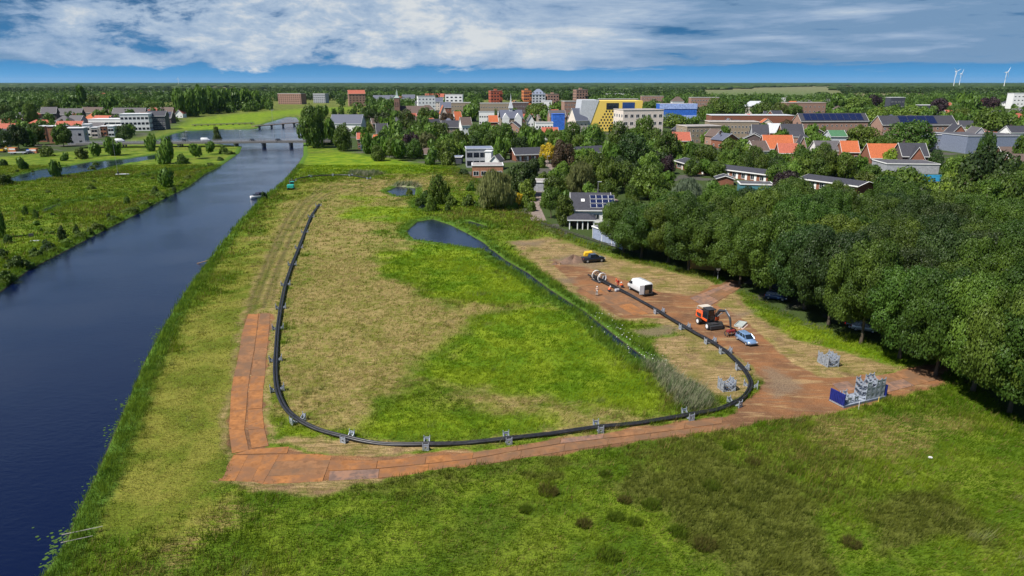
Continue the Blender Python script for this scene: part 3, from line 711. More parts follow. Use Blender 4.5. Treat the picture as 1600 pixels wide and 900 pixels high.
def walls(W, D, H, rh=0, axis=None):
    mb = MB()
    if not axis: mb.box(-W / 2, W / 2, -D / 2, D / 2, -0.3, H); return mb
    mb.box(-W / 2, W / 2, -D / 2, D / 2, -0.3, H)
    k = 0.985
    if axis == 'x': vs = [(s, y, z) for s in (-W / 2, W / 2) for y, z in ((-D / 2 * k, H), (D / 2 * k, H), (0, H + rh * k))]
    else: vs = [(x, s, z) for s in (-D / 2, D / 2) for x, z in ((-W / 2 * k, H), (W / 2 * k, H), (0, H + rh * k))]
    mb.add(vs, [(0, 1, 2), (3, 5, 4), (0, 3, 4, 1), (1, 4, 5, 2), (2, 5, 3, 0)]); return mb
def B(name, label, cat, x0, x1, ytop, ybase, depth, wall='brick', roof='flat', roofm='bitumen', rz=0, rf=0.4, front=None, left=None, right=None, chim=0, solar=None, land=None, group=None, ww=1.3, wh=1.3, wme=None, trim='frame', z0=0.9, parts=None, Hmin=2.4):
    xc = (x0 + x1) / 2; X, Y = G(xc, ybase)
    Ht = CAMH + ray(xc, ytop)[2] / ray(xc, ytop)[1] * Y
    Ht = max(Ht, Hmin); f = Y * CP + CAMH * SP
    Wimg = (x1 - x0) / FPX * f
    c, s = abs(math.cos(R(rz))), abs(math.sin(R(rz)))
    W = max(2.5, (Wimg - depth * s) / max(c, 0.2)); D = depth
    cy = Y + (W * s + D * c) / 2
    o = thing(name, label, cat, (X, cy, 0), R(rz), group)
    if roof == 'flat':
        H = Ht - 0.35
        walls(W, D, H).build('wall', MT[wall], o)
        rb = MB(); rb.box(-W / 2 - .25, W / 2 + .25, -D / 2 - .25, D / 2 + .25, H, H + 0.35); rr = rb.build('roof', MT[trim], o)
        rt = MB(); rt.box(-W / 2 + .1, W / 2 - .1, -D / 2 + .1, D / 2 - .1, H + 0.35, H + .37); rt.build('roof_covering', MT[roofm], rr)
    elif roof == 'hip':
        H = Ht * (1 - rf); rh = Ht - H; walls(W, D, H).build('wall', MT[wall], o)
        ov = .5; k = max(0, W / 2 - D / 2); k2 = max(0, D / 2 - W / 2)
        vs = [(-W / 2 - ov, -D / 2 - ov, H), (W / 2 + ov, -D / 2 - ov, H), (W / 2 + ov, D / 2 + ov, H), (-W / 2 - ov, D / 2 + ov, H), (-k, -k2, Ht), (k, k2, Ht)]
        mb = MB(); mb.box(-W / 2 - ov, W / 2 + ov, -D / 2 - ov, D / 2 + ov, H - .25, H - .003, 1)
        if k2 > 0: fs = [(0, 1, 4), (1, 2, 5, 4), (2, 3, 5), (3, 0, 4, 5), (3, 2, 1, 0)]
        else: fs = [(0, 1, 5, 4), (1, 2, 5), (2, 3, 4, 5), (3, 0, 4), (3, 2, 1, 0)]
        mb.add(vs, fs, 0); rr = mb.build('roof', [MT[roofm], MT[trim]], o)
    else:
        H = Ht * (1 - rf); rh = Ht - H; axis = 'x' if roof == 'gx' else 'y'
        walls(W, D, H, rh, axis).build('wall', MT[wall], o)
        rr = gable_roof(W, D, H, rh, axis).build('roof', MT[roofm], o)
        e = (W / 2 + .43) if axis == 'x' else (D / 2 + .43); half = (D if axis == 'x' else W) / 2 + .4; drop = rh * .4 / (half - .4)
        for s_ in (-1, 1):
            vs = []
            for e_ in (e, e + .08):
                for h_, z_ in ((-half, H - drop + .05), (0, H + rh + .08), (half, H - drop + .05)):
                    for zz in (0, .28): vs.append((s_ * e_, h_, z_ + zz) if axis == 'x' else (h_, s_ * e_, z_ + zz))
            gb = MB(); gb.add(vs, [(0, 2, 3, 1), (2, 4, 5, 3), (6, 7, 9, 8), (8, 9, 11, 10), (1, 3, 9, 7), (3, 5, 11, 9), (0, 6, 8, 2), (2, 8, 10, 4), (0, 1, 7, 6), (4, 10, 11, 5)]); gb.build('gable_trim', MT[trim], rr)
        if axis == 'x':
            tb = MB(); tb.box(-W / 2 - .4, W / 2 + .4, -D / 2 - .52, -D / 2 - .40, H - drop - .08, H - drop + .20); tb.build('gutter', MT[trim], rr)
        if solar:
            n_, frac = solar; L = math.hypot(D / 2, rh); ang = math.atan2(rh, D / 2)
            for i in range(n_):
                sp = MB(); wd = W * frac / n_; cx = -W * frac / 2 + wd * (i + .5)
                M = Matrix.Translation((cx, -D / 4, H + rh / 2 + .36)) @ Matrix.Rotation(ang, 4, 'X')
                sp.box(-wd * .47, wd * .47, -L * .42, L * .42, 0, .06, 0, M); sp.build('solar_panel', MT['solar'], rr)
    for side, spec in (('f', front), ('l', left), ('r', right)):
        if spec: wins(o, side, spec[0], spec[1], W, D, H, ww, wh, z0, wme)
    for i in range(chim):
        ch = bpy.data.objects.new('chimney', CHIM); link(ch, rr); ch.location = (W * (-0.3 + 0.6 * i / max(1, chim - 1)), 0.6, Ht - .6); ch.scale = (.8, .8, 1.6)
    FOOT.append((X, cy, math.hypot(W, D) / 2 * 0.95 if max(W, D) < 2.2 * min(W, D) else min(W, D) / 2 + 2))
    if max(W, D) >= 2.2 * min(W, D):
        ax = Vector((math.cos(R(rz)), math.sin(R(rz)))) if W > D else Vector((-math.sin(R(rz)), math.cos(R(rz))))
        L = max(W, D); k = int(L / min(W, D)) + 1
        for i in range(k): t_ = -L / 2 + L * (i + .5) / k; FOOT.append((X + ax.x * t_, cy + ax.y * t_, min(W, D) / 2 + 2))
    if land: LAND.append((land, xc, ybase))
    return o, W, D, H, Ht
F_ = False
hs = 'houses of the village across the river'; tn = 'houses in the town centre'
# --- village left of the river
B('brick_house', 'dark brick gabled house with white windows at the left of the village', 'house', 61, 86, 168, 192, 12, 'darkbrick', 'gx', 'tile_grey', 18, .38, (2, 3), (2, 2), chim=1, group=hs, land='the dark brick gabled village house')
B('row_houses', 'long grey roofed terrace behind the dark brick village house', 'terrace', 84, 126, 170, 188, 10, 'darkbrick', 'gx', 'tile_grey', 4, .5, (2, 8), chim=3, group=hs)
B('row_houses', 'brown roofed terrace in the middle back of the village', 'terrace', 126, 160, 168, 184, 10, 'beige', 'gx', 'tile_brown', -6, .5, (2, 6), chim=2, group=hs)
B('row_houses', 'dark roofed terrace with dormers behind the white school-like building', 'terrace', 176, 226, 169, 184, 10, 'darkbrick', 'gx', 'tile_grey', 2, .5, (2, 8), chim=3, group=hs)
B('house', 'grey roofed house with low pitch left of the red roof', 'house', 86, 108, 181, 197, 10, 'beige', 'hip', 'tile_grey', 5, .5, (1, 4), group=hs)
B('house', 'grey roofed house right of the low pitched village house', 'house', 106, 128, 181, 196, 10, 'grey', 'gx', 'tile_grey', -5, .5, (1, 4), group=hs)
B('red_roof_house', 'red tiled house half hidden at the left edge of the photo', 'house', -6, 21, 194, 212, 10, 'brick', 'gx', 'tile_red', 6, .5, (1, 5), group=hs)
B('red_roof_house', 'long red tiled roof with white gable edge in the village', 'house', 86, 126, 190, 206, 10, 'white', 'gx', 'tile_red', 3, .55, (1, 6), group=hs, land='the long red village roof')
B('orange_roof_house', 'orange tiled hipped house behind the white curved building', 'house', 131, 156, 177, 192, 12, 'brick', 'hip', 'tile_orange', 0, .6, (1, 4), group=hs)
for i, (a, b, c, d, wl, lb) in enumerate([(41, 55, 198, 222, 'orangebrick', 'small orange brick cube house, leftmost of the cube houses'), (56, 72, 197, 222, 'orangebrick', 'orange brick cube house second from the left'), (72, 100, 197, 224, 'orangebrick', 'widest orange brick cube house with white flat roof'), (100, 130, 200, 226, 'grey', 'grey modern house with big dark windows beside the round tree'),
        (126, 141, 194, 214, 'white', 'white cube house with roof terrace above the grey modern house'), (139, 152, 199, 215, 'cream', 'cream cube house between the white and the orange ones'), (152, 166, 197, 212, 'orangebrick', 'orange fronted cube house right of the cream one'), (165, 178, 197, 214, 'white', 'narrow white cube house with balcony near the big poplar'), (176, 190, 196, 208, 'orangebrick', 'orange fronted cube house nearest the white curved building')]):
    B('cube_house', lb, 'house', a, b, c, d, 9, wl, 'flat', 'whiteroof', 16, 0, (2, 2), (2, 2), (2, 1), group='modern cube houses of the village', ww=1.6, wh=1.5, wme=WIND)
B('long_white_building', 'long white modern building with ribbon windows in the village', 'building', 139, 212, 186, 203, 16, 'white', 'flat', 'whiteroof', 2, 0, (2, 7), ww=5.2, wh=1.4, wme=WIND, land='the long white village building')
B('office_building', 'white and blue grey three storey block at the end of the white building', 'building', 183, 230, 178, 205, 16, 'white', 'flat', 'whiteroof', 14, 0, (3, 7), (3, 3), (3, 4), ww=2.2, wh=1.8, wme=WIND)
B('townhouse_block', 'dark grey townhouse block by the riverside road', 'building', 228, 258, 174, 203, 12, 'dgrey', 'gx', 'tile_dark', 10, .25, (3, 6), (3, 2), chim=2, ww=1.4, wh=1.8, land='the dark riverside townhouses')
B('solar_house', 'grey house with a blue solar roof beside the dark townhouses', 'house', 254, 268, 175, 193, 10, 'darkbrick', 'gx', 'tile_grey', 0, .5, (2, 2), solar=(3, .8), group=hs)
B('brown_roof_house', 'brown roofed house at the right end of the village', 'house', 248, 272, 168, 184, 10, 'beige', 'gx', 'tile_brown', -10, .5, (1, 3), chim=1, group=hs)
B('white_gable_house', 'small house with white gable in front of the tall tree row', 'house', 275, 286, 172, 184, 9, 'white', 'gy', 'tile_red', 0, .45, (1, 2), group=hs)
B('site_hut', 'white site hut with windows on the river meadow at the left edge', 'hut', -2, 10, 221, 233, 5, 'white', 'flat', 'whiteroof', 4, 0, (1, 3), ww=1.0, wh=1.2, wme=WIND)
for i in range(9):
    x0 = 46 + i * 20 + (i % 3) * 5
    B('distant_house', 'far red roofed house above the village trees, number of its row seen from the left', 'house', x0, x0 + 12, 145.5, 150, 10, random.choice(['cream', 'brick']), 'gx', random.choice(['tile_red', 'tile_red', 'tile_grey']), 0, .5, group='far houses above the village trees')['label' if 0 else 0]['label'] = \
        ['leftmost', 'second', 'third', 'fourth', 'fifth', 'sixth', 'seventh', 'eighth', 'rightmost'][i] + ' of the tiny far houses above the village trees, counted from the left'
B('white_hall', 'low white hall far behind the village', 'hall', 230, 253, 142, 147, 20, 'white', 'flat', 'whiteroof')
# --- across the lake
B('apartment_block', 'long brown apartment block with white roof edge beyond the lake', 'apartment block', 432, 475, 146, 163, 18, 'pink', 'flat', 'bitumen', -14, 0, (5, 11), (5, 3), ww=2.0, wh=1.6, wme=WIND, land='the brown apartment block beyond the lake')
B('apartment_block', 'grey apartment block with white roof edge right of the brown block', 'apartment block', 489, 511, 146, 161, 16, 'grey', 'flat', 'bitumen', -10, 0, (4, 6), ww=2.0, wh=1.5, wme=WIND)
B('residential_tower', 'pinkish tower with tan gabled roof left of the church', 'tower block', 541, 570, 141, 166, 16, 'pink', 'gx', 'tile_red', 18, .22, (5, 5), (5, 3), ww=1.8, wh=1.5, wme=WIND, trim='cream', land='the gabled residential tower')
# church
cx, cy = G(622, 190)
ch = thing('church', 'brick church with a square tower and pale green pointed spire', 'church', (cx, cy, 0), 0)
f_ = cy * CP + CAMH * SP; tw = 8 / FPX * f_ ; th_ = CAMH + ray(622, 153)[2] / ray(622, 153)[1] * cy; ts = CAMH + ray(622, 138.5)[2] / ray(622, 138.5)[1] * cy
mb = MB(); mb.box(-tw / 2, tw / 2, -tw / 2, tw / 2, 0, th_); tow = mb.build('tower', mat('church_brick', (0.22, 0.13, 0.10), .9, brick=4), ch)
for u in (-.2, .2):
    face_obj(WIND, 'window', tow, 'f', u * tw, th_ * .62, tw * .14, th_ * .2, tw, tw); face_obj(WIND, 'window', tow, 'l', u * tw, th_ * .62, tw * .14, th_ * .2, tw, tw)
mb = MB(); q = tw * .56; mb.loft([[(-q, -q, th_), (q, -q, th_), (q, q, th_), (-q, q, th_)], [(-q * .35, -q * .35, th_ + (ts - th_) * .28)] + [(q * .35, -q * .35, th_ + (ts - th_) * .28), (q * .35, q * .35, th_ + (ts - th_) * .28), (-q * .35, q * .35, th_ + (ts - th_) * .28)], [(-.05, -.05, ts), (.05, -.05, ts), (.05, .05, ts), (-.05, .05, ts)]])
mb.build('spire', mat('pale_copper', (0.25, 0.32, 0.30), .6), ch)
M_ = Matrix.Translation((tw * .5 + 14, 4, 0)); mb = walls(28, 14, 8, 7, 'x'); mb.v = [tuple(M_ @ Vector(v)) for v in mb.v]; mb.build('nave', MATS['church_brick'], ch)
mb = gable_roof(28, 14, 8, 7, 'x'); mb.v = [tuple(M_ @ Vector(v)) for v in mb.v]; mb.build('roof', MT['tile_brown'], ch)
LAND.append(('the brick church', 622, 190)); FOOT.append((cx + 10, cy, 16))
B('apartment_block', 'stepped white apartment block right of the church', 'apartment block', 650, 680, 150, 174, 14, 'white', 'flat', 'gravel', 14, 0, (4, 5), (4, 3), ww=1.8, wh=1.5, wme=WIND, land='the stepped white block')
B('apartment_block', 'cream apartment block with slate roof next to the stepped white block', 'apartment block', 668, 692, 153, 172, 14, 'cream', 'gx', 'slate', 6, .3, (3, 5), ww=1.4, wh=1.5)
B('white_cube_block', 'bright white cube block with dark square windows', 'apartment block', 696, 723, 147.5, 170, 18, 'white', 'flat', 'gravel', 0, 0, (4, 4), ww=3.4, wh=2.0, wme=WIND, land='the bright white cube block')
B('terrace', 'far terrace with pinkish red roof between church and white cube', 'terrace', 664, 704, 146.5, 156, 12, 'cream', 'gx', 'tile_red', 0, .5, (2, 10), wme=WIND)
B('terrace', 'far slate terrace with white gables left of the church spire', 'terrace', 583, 618, 149, 158, 12, 'white', 'gx', 'slate', 0, .6, (1, 8), wme=WIND)
B('terrace', 'far slate terrace with white gables right of the church spire', 'terrace', 628, 648, 148, 158, 12, 'white', 'gx', 'slate', 3, .6, (1, 5), wme=WIND)
B('slate_roof_house', 'house with broad slate roof and white chimney behind the bridge trees', 'house', 516, 566, 180, 206, 16, 'white', 'gx', 'slate', -3, .5, (1, 7), chim=2, land='the broad slate roofed house')
B('red_roof_house', 'brick house with red roof and white extension by the far meadow', 'house', 555, 574, 209, 233, 9, 'brick', 'gx', 'tile_red', 10, .35, (2, 3), (2, 2), chim=1, land='the red roofed meadow house')
B('white_extension', 'low white garden room in front of the red roofed meadow house', 'garden room', 562, 575, 223, 235, 4, 'white', 'flat', 'whiteroof', 10, 0, (1, 2))
B('red_roof_house', 'low orange roofed house behind the lime green tree', 'house', 582, 602, 212, 230, 9, 'grey', 'gx', 'tile_orange', -4, .45, (1, 3))
B('dark_roof_house', 'dark roofed house with tall gable above the red roofed meadow house', 'house', 584, 606, 194, 224, 10, 'brick', 'gx', 'tile_dark', 14, .45, (2, 3), chim=1)
B('barn', 'low brown roofed barn right of the purple tree', 'barn', 652, 674, 233, 244, 8, 'wood', 'gx', 'tile_brown', -8, .7)
# old centre
B('orange_roof_house', 'orange roofed gabled house in front of the white cube block', 'house', 685, 698, 165, 192, 10, 'cream', 'gy', 'tile_orange', 12, .45, (2, 2), (2, 2), group=tn)
B('slate_hall', 'slate blue roofed hall behind the orange roofs of the old centre', 'hall', 686, 708, 160, 180, 16, 'brick', 'gx', 'slate', 6, .4, (2, 4), group=tn)
B('orange_roof_house', 'orange roofed house with steep gable beside the reddish tree', 'house', 706, 722, 175, 200, 10, 'white', 'gx', 'tile_orange', 20, .5, (2, 2), group=tn)
B('brown_roof_house', 'brown roofed white house between the orange roofs and the tall trees', 'house', 716, 737, 184, 212, 10, 'white', 'gx', 'tile_brown', 16, .4, (2, 3), (2, 2), group=tn)
B('brick_block', 'three storey grey brick block in the old centre', 'building', 705, 735, 160, 182, 12, 'beige', 'flat', 'gravel', 2, 0, (3, 7), ww=1.6, group=tn)
B('brick_block', 'long three storey brick block in front of the leftmost red tower', 'building', 750, 800, 161, 184, 14, 'beige', 'flat', 'gravel', 0, 0, (3, 12), ww=1.6, group=tn, land='the long brick block of the centre')
B('shop_building', 'low white shop building with flat grey roof in the old centre', 'shop', 748, 785, 174, 194, 12, 'white', 'flat', 'bitumen', 2, 0, (2, 10), wme=WIND, group=tn)
B('orange_roof_house', 'orange roofed house just left of the spired chapel', 'house', 762, 778, 181, 200, 10, 'brick', 'gx', 'tile_orange', 8, .5, (1, 3), group=tn)
B('brick_block', 'mauve brick block behind the chapel spire', 'building', 800, 826, 160, 182, 14, 'darkbrick', 'flat', 'bitumen', -3, 0, (3, 6), ww=1.6, group=tn)
# chapel
cx, cy = G(798, 204); f_ = cy * CP + CAMH * SP
def hz(px, py, Y): return CAMH + ray(px, py)[2] / ray(px, py)[1] * Y
cp = thing('chapel', 'old town hall like chapel with slate roof and thin white spire', 'chapel', (cx, cy, 0), R(8))
Wc, Dc = 34 / FPX * f_, 14; mb = walls(Wc, Dc, hz(798, 184, cy)); mb.build('wall', MT['beige'], cp)
He = hz(798, 184, cy); Hr = hz(798, 172, cy)
mb = gable_roof(Wc, Dc, He, Hr - He, 'x'); rr = mb.build('roof', MT['slate'], cp)
for u in (-.28, .28):
    M_ = Matrix.Translation((u * Wc, -Dc / 2 + 1.6, 0)); g_ = walls(6, 4, He, 4, 'y'); g_.v = [tuple(M_ @ Vector(v)) for v in g_.v]; g_.build('front_gable', MT['white'], cp)
sp = MB(); s0 = 2.6; z1 = Hr + 1.5; z2 = hz(798, 158, cy); z3 = hz(798, 146, cy)
sp.box(-s0 / 2, s0 / 2, -s0 / 2, s0 / 2, He, z1); sp.loft([[(-s0 * .7, -s0 * .7, z1), (s0 * .7, -s0 * .7, z1), (s0 * .7, s0 * .7, z1), (-s0 * .7, s0 * .7, z1)], [(-.5, -.5, z2), (.5, -.5, z2), (.5, .5, z2), (-.5, .5, z2)], [(-.04, -.04, z3), (.04, -.04, z3), (.04, .04, z3), (-.04, .04, z3)]])
sp.build('spire', MT['lgrey'], cp); wins(cp, 'f', 2, 6, Wc, Dc, He, 1.1, 1.6, 1, WIND); LAND.append(('the spired chapel', 798, 204)); FOOT.append((cx, cy, 16))
def tower(label, a, b, c, d, wl, rz, land=None, rows=6, cols=4, extra=None):
    o, W, D, H, Ht = B('apartment_tower', label, 'tower block', a, b, c, d, 15, wl, 'flat', 'gravel', rz, 0, (rows, cols), (rows, 3), ww=2.2, wh=1.9, wme=WIND, trim=wl, land=land, z0=1.0)
    for r_ in range(1, rows, 2):
        mb = MB(); z = 1 + r_ * (H - 1) / rows - .3; mb.box(W * .2, W * .5 + .9, -D / 2 - 1.2, -D / 2 - .02, z, z + .9); mb.build('balcony', MT[wl], o)
    mb = MB(); mb.box(-2, 2, -2, 2, Ht + .02, Ht + 2.2); mb.build('roof_house', MT[wl], o)
    return o
tower('rust red apartment tower standing alone left of the chapel spire', 763, 785, 141.5, 172, 'redclad', 14, 'the leftmost rust red tower')
tower('orange red apartment tower left of the grey mansard tower', 815, 830, 141, 172, 'orangeclad', 12)
tower('pink brick apartment tower just right of the grey mansard tower', 853, 873, 147, 172, 'pink', 8, rows=5)
tower('tall pink red apartment tower right of all other towers', 896, 918, 140, 172, 'pink', 14, 'the rightmost pink tower', rows=7)
o, W, D, H, Ht = B('mansard_tower', 'grey apartment tower with mansard roof and dormers', 'tower block', 830, 852, 139, 172, 15, 'lgrey', 'hip', 'greyblue', 4, .25, (6, 4), (6, 3), ww=2.4, wh=1.9, wme=WIND, land='the grey mansard tower')
for i in range(4): face_obj(WINM, 'dormer', o, 'f', -W / 2 + W * (i + .5) / 4, H + .8, 2, 2.2, W, D - 1.5)
B('shop_building', 'white flat shop pavilion below the grey mansard tower', 'shop', 846, 862, 157, 176, 10, 'white', 'flat', 'whiteroof', 0, 0, (1, 3), wme=WIND, group=tn)
B('brick_block', 'stepped pink brick block with white balconies right of the lime tree', 'building', 878, 900, 158, 186, 14, 'pink', 'flat', 'gravel', 10, 0, (4, 4), ww=1.7, group=tn, z0=1.2)
B('gable_house', 'white gabled shop house left of the blue wrapped building', 'shop', 823, 834, 180, 204, 10, 'white', 'gy', 'tile_grey', 4, .35, (2, 2), group=tn)
B('white_shop_row', 'white shop row with flat roof in front of the blue wrapped building', 'shop', 836, 864, 191, 210, 10, 'white', 'flat', 'gravel', 2, 0, (2, 6), wme=WIND, group=tn)
B('red_roof_house', 'low white house with reddish brown roof below the blue wrapped building', 'house', 846, 872, 200, 218, 9, 'white', 'gx', 'tile_red', 4, .5, (1, 4), group=tn)
B('grey_roof_house', 'grey roofed house with pale front left of the blue wrapped building', 'house', 856, 884, 173, 196, 10, 'pink', 'gx', 'tile_grey', 12, .4, (2, 4), group=tn)
B('blue_wrapped_building', 'small building wrapped in bright blue scaffold netting', 'building under scaffolding', 862, 882, 178, 203, 9, 'blue', 'flat', 'blue', 6, 0, trim='blue', land='the blue wrapped building')
o, W, D, H, Ht = B('gable_house', 'tall cream house with two steep gables and slate roof', 'house', 889, 919, 170, 206, 14, 'cream', 'gx', 'slate', 22, .5, (2, 3), (3, 2), group=tn, land='the cream double gabled house')
# --- yellow building with chequered openings
cx, cy0 = G(961, 205); f_ = cy0 * CP + CAMH * SP
s_ = f_ / FPX; Ht = hz(961, 157.5, cy0); W = 88 * s_; D = 26
o = thing('yellow_office_building', 'large sloping yellow office building with chequered dark openings', 'office building', (cx, cy0 + D / 2, 0), R(4)); LAND.append(('the yellow office building', 961, 205)); FOOT.append((cx, cy0 + 13, 30)); FOOT.append((cx - 18, cy0 + 13, 18))
x0, x1 = -W / 2, W / 2
mb = MB(); zt = Ht
# tapered plan: left end leans, front face yellow
fr = [(x0, 0), (x0 + 7, zt), (x1 - 2, zt), (x1 - 4, 0)]
mb.add([(x, -D / 2, z) for x, z in fr] + [(x, D / 2, z) for x, z in fr], [(0, 3, 2, 1), (4, 5, 6, 7), (1, 2, 6, 5), (2, 3, 7, 6), (0, 4, 7, 3)], 0)
mb.add([(x0, -D / 2, 0), (x0 + 7, -D / 2, zt), (x0 + 7, D / 2, zt), (x0, D / 2, 0)], [(0, 1, 2, 3)], 0)
mb.build('facade', MT['yellow'], o)
mb = MB(); mb.add([(x0 - 9, -D / 2 - .3, 0), (x0 - 6, -D / 2 - .3, zt + .6), (x0 + 8, -D / 2 - .3, zt + .6), (x0 - 0.5, -D / 2 - .3, 0)] + [(x0 - 9, D / 2, 0), (x0 - 6, D / 2, zt + .6), (x0 + 8, D / 2, zt + .6), (x0 - .5, D / 2, 0)], [(0, 3, 2, 1), (4, 5, 6, 7), (0, 1, 5, 4), (1, 2, 6, 5), (2, 3, 7, 6)], 0)
mb.build('side_wing', MT['lgrey'], o)
cols = 15
k = 0
for r_ in range(7):
    for c in range(9):
        u = x0 + 9 + (c + (0.5 if r_ % 2 else 0)) * 2.6 ; z = 1.5 + r_ * 2.25
        if u < x0 + 3.5 + 7 * z / zt + (z * 0.35) or u > x0 + 33: continue
        face_obj(WIND, 'opening', o, 'f', u, z, 1.25, 1.35, W, D); k += 1
mb = MB(); mb.box(x0 + 14, x0 + 24, -D / 2 - .15, -D / 2 - .01, zt * .72, zt * .93); mb.build('glass_front', MT['glass'], o)
mb = MB(); mb.box(x0 + 27, x0 + 37, -D / 2 - .15, -D / 2 - .01, zt * .66, zt * .95); mb.build('blue_glass_front', mat('blue_glass', (0.02, 0.06, 0.22), .15, spec=.8), o)
for c in range(10): face_obj(WIND, 'opening', o, 'f', x0 + 40 + c * 2.2, zt * .60, 1.1, 1.0, W, D)
B('office_building', 'long flat brown office block behind the yellow building', 'office building', 936, 996, 154.5, 180, 14, 'darkbrick', 'flat', 'gravel', 0, 0, (4, 12), ww=2.4, wme=WIND)
o, W, D, H, Ht = B('cream_office_building', 'cream stone block with square windows in front of the yellow building', 'office building', 964, 1037, 171.5, 214, 22, 'cream', 'flat', 'gravel', 10, 0, (3, 7), (3, 4), (3, 3), ww=2.6, wh=2.4, trim='cream', z0=3, land='the cream stone block')
B('white_hall', 'low white hall behind the yellow building roof', 'hall', 948, 978, 146, 153, 20, 'white', 'flat', 'whiteroof')
B('pink_terrace', 'pinkish white terrace behind the yellow building', 'terrace', 1002, 1036, 150, 170, 12, 'pink', 'flat', 'gravel', 0, 0, (4, 9), ww=2, trim='cream')
B('brown_roof_house', 'brown hipped roof above the blue netted building', 'house', 1050, 1068, 151, 172, 12, 'white', 'hip', 'tile_brown', 0, .35, (2, 4))
B('pink_terrace', 'long pinkish terrace with white bands right of the blue netted building', 'terrace', 1078, 1122, 152, 175, 12, 'pink', 'flat', 'gravel', 2, 0, (4, 10), ww=2.2, trim='white')
o, W, D, H, Ht = B('netted_building', 'wide building under pale blue and blue scaffold netting', 'building under scaffolding', 1029, 1088, 162, 190, 16, 'blue', 'flat', 'gravel', 2, 0, trim='lblue', land='the blue netted wide building')
mb = MB(); mb.box(-W / 2 - .3, W / 2 + .3, -D / 2 - .35, -D / 2 - .05, H * .72, H); mb.build('netting', MT['lblue'], o)
mb = MB(); mb.box(-W / 2 - .3, W / 2 + .3, -D / 2 - .3, -D / 2 - .04, 0, H * .36); mb.build('netting', MT['lblue'], o)
# --- right of the centre
B('apartment_block', 'beige brick apartment block nearest the big trees, with flat roof', 'apartment block', 1064, 1128, 197, 224, 16, 'beige', 'flat', 'gravel', 12, 0, (3, 8), (3, 3), ww=1.3, trim='cream', land='the nearer beige apartment block')
B('apartment_block', 'long beige grey apartment block in front of the school', 'apartment block', 1108, 1186, 190, 220, 16, 'beige', 'flat', 'gravel', -4, 0, (3, 14), ww=1.3, trim='cream', land='the long beige apartment block')
B('slate_roof_house', 'dark slate roofed house right of the long beige block', 'house', 1176, 1204, 196, 226, 12, 'grey', 'gx', 'tile_dark', -8, .5, (2, 4), group=tn)
B('grey_roof_house', 'light grey roofed brick house with gable', 'house', 1202, 1222, 194, 218, 12, 'brick', 'gx', 'lgrey', -6, .55, (1, 3), group=tn)
B('slate_roof_house', 'dark roofed brick terrace with white windows', 'terrace', 1222, 1256, 195, 224, 12, 'brick', 'gx', 'tile_dark', -4, .5, (1, 6), chim=2, group=tn)
o, W, D, H, Ht = B('school', 'long low school with white roof band and red brick', 'school', 1112, 1240, 180, 198, 20, 'brick', 'flat', 'lgrey', -2, 0, (1, 16), ww=4.5, wh=1.8, wme=WIND, land='the long low school')
x, y = G(1169, 197); rb = MB(); h_ = hz(1169, 178, y); rb.tube([(0, 0, 0), (0.6, 0, h_ * .4), (0, 0, h_ * .8)], [.8, .9, .7], 8); rb.tube([(-.4, 0, h_ * .55), (-1.8, 0, h_ * .72), (-1.1, 0, h_)], [.5, .5, .35], 6); rb.tube([(.4, 0, h_ * .55), (2.0, 0, h_ * .75), (2.0, 0, h_ * .95)], [.5, .5, .3], 6); rb.tube([(0, 0, h_ * .8), (.2, 0, h_)], [.8, .4], 8)
tag(rb.build('red_sculpture', MT['redpaint'], None, True, loc=(x, y, 0)), 'bright red sculpture with raised arms in front of the school', 'sculpture')
B('apartment_block', 'pale pink apartment block behind the school trees', 'apartment block', 1225, 1290, 160, 184, 14, 'pink', 'flat', 'gravel', 4, 0, (3, 9), ww=1.8, trim='cream')
B('grey_roof_house', 'small pale house with hipped grey roof behind the school', 'house', 1165, 1198, 158, 178, 12, 'cream', 'hip', 'lgrey', 0, .4, (2, 4))
B('white_hall', 'long white hall at the edge of the far fields', 'hall', 1200, 1228, 153, 159, 20, 'white', 'flat', 'whiteroof')
B('white_hall', 'cream hall at the edge of the far fields', 'hall', 1230, 1262, 151, 157, 20, 'cream', 'flat', 'whiteroof')
B('apartment_house', 'long brick building with dark solar roof and white gable trim', 'apartment block', 1248, 1358, 178, 208, 14, 'pink', 'gx', 'tile_dark', 4, .38, (2, 14), (1, 1), solar=(9, .88), land='the long solar roofed building')
B('apartment_house', 'brick building with dark roof, white gable trim and balconies', 'apartment block', 1374, 1494, 182, 220, 14, 'pink', 'gx', 'tile_dark', 3, .34, (3, 14), (1, 1), (3, 2), solar=(4, .5), land='the balcony apartment building')
B('orange_roof_house', 'broad bright orange tiled house with white dormer', 'house', 1195, 1242, 213, 242, 13, 'brick', 'gx', 'tile_orange', -4, .66, (1, 6), chim=1, group=tn, land='the broad orange roof')
B('brown_roof_house', 'brown roofed cream house left of the broad orange roof', 'house', 1172, 1202, 222, 252, 11, 'cream', 'gx', 'tile_brown', 10, .45, (1, 4), group=tn)
B('gable_house', 'grey brick house with white edged gable facing the photographer', 'house', 1246, 1270, 214, 248, 14, 'pink', 'gy', 'tile_dark', -16, .5, (2, 3), group=tn, land='the grey gable house')
B('red_roof_house', 'dull red tiled roof in front of the broad orange roof', 'house', 1218, 1250, 226, 252, 10, 'brick', 'gx', 'tile_red', -8, .5, (1, 4), group=tn)
B('green_roof_shed', 'shed with green and pale grey roof', 'shed', 1297, 1322, 205, 232, 12, 'lgrey', 'gx', 'green', -3, .3, group=tn)
B('dark_roof_house', 'long dark roofed house with white dormers', 'house', 1276, 1318, 222, 248, 11, 'white', 'gx', 'tile_grey', -3, .5, (1, 8), group=tn)
B('orange_roof_house', 'small orange roofed house with white edged gables', 'house', 1316, 1344, 222, 250, 10, 'brick', 'gx', 'tile_orange', -6, .55, (1, 3), group=tn)
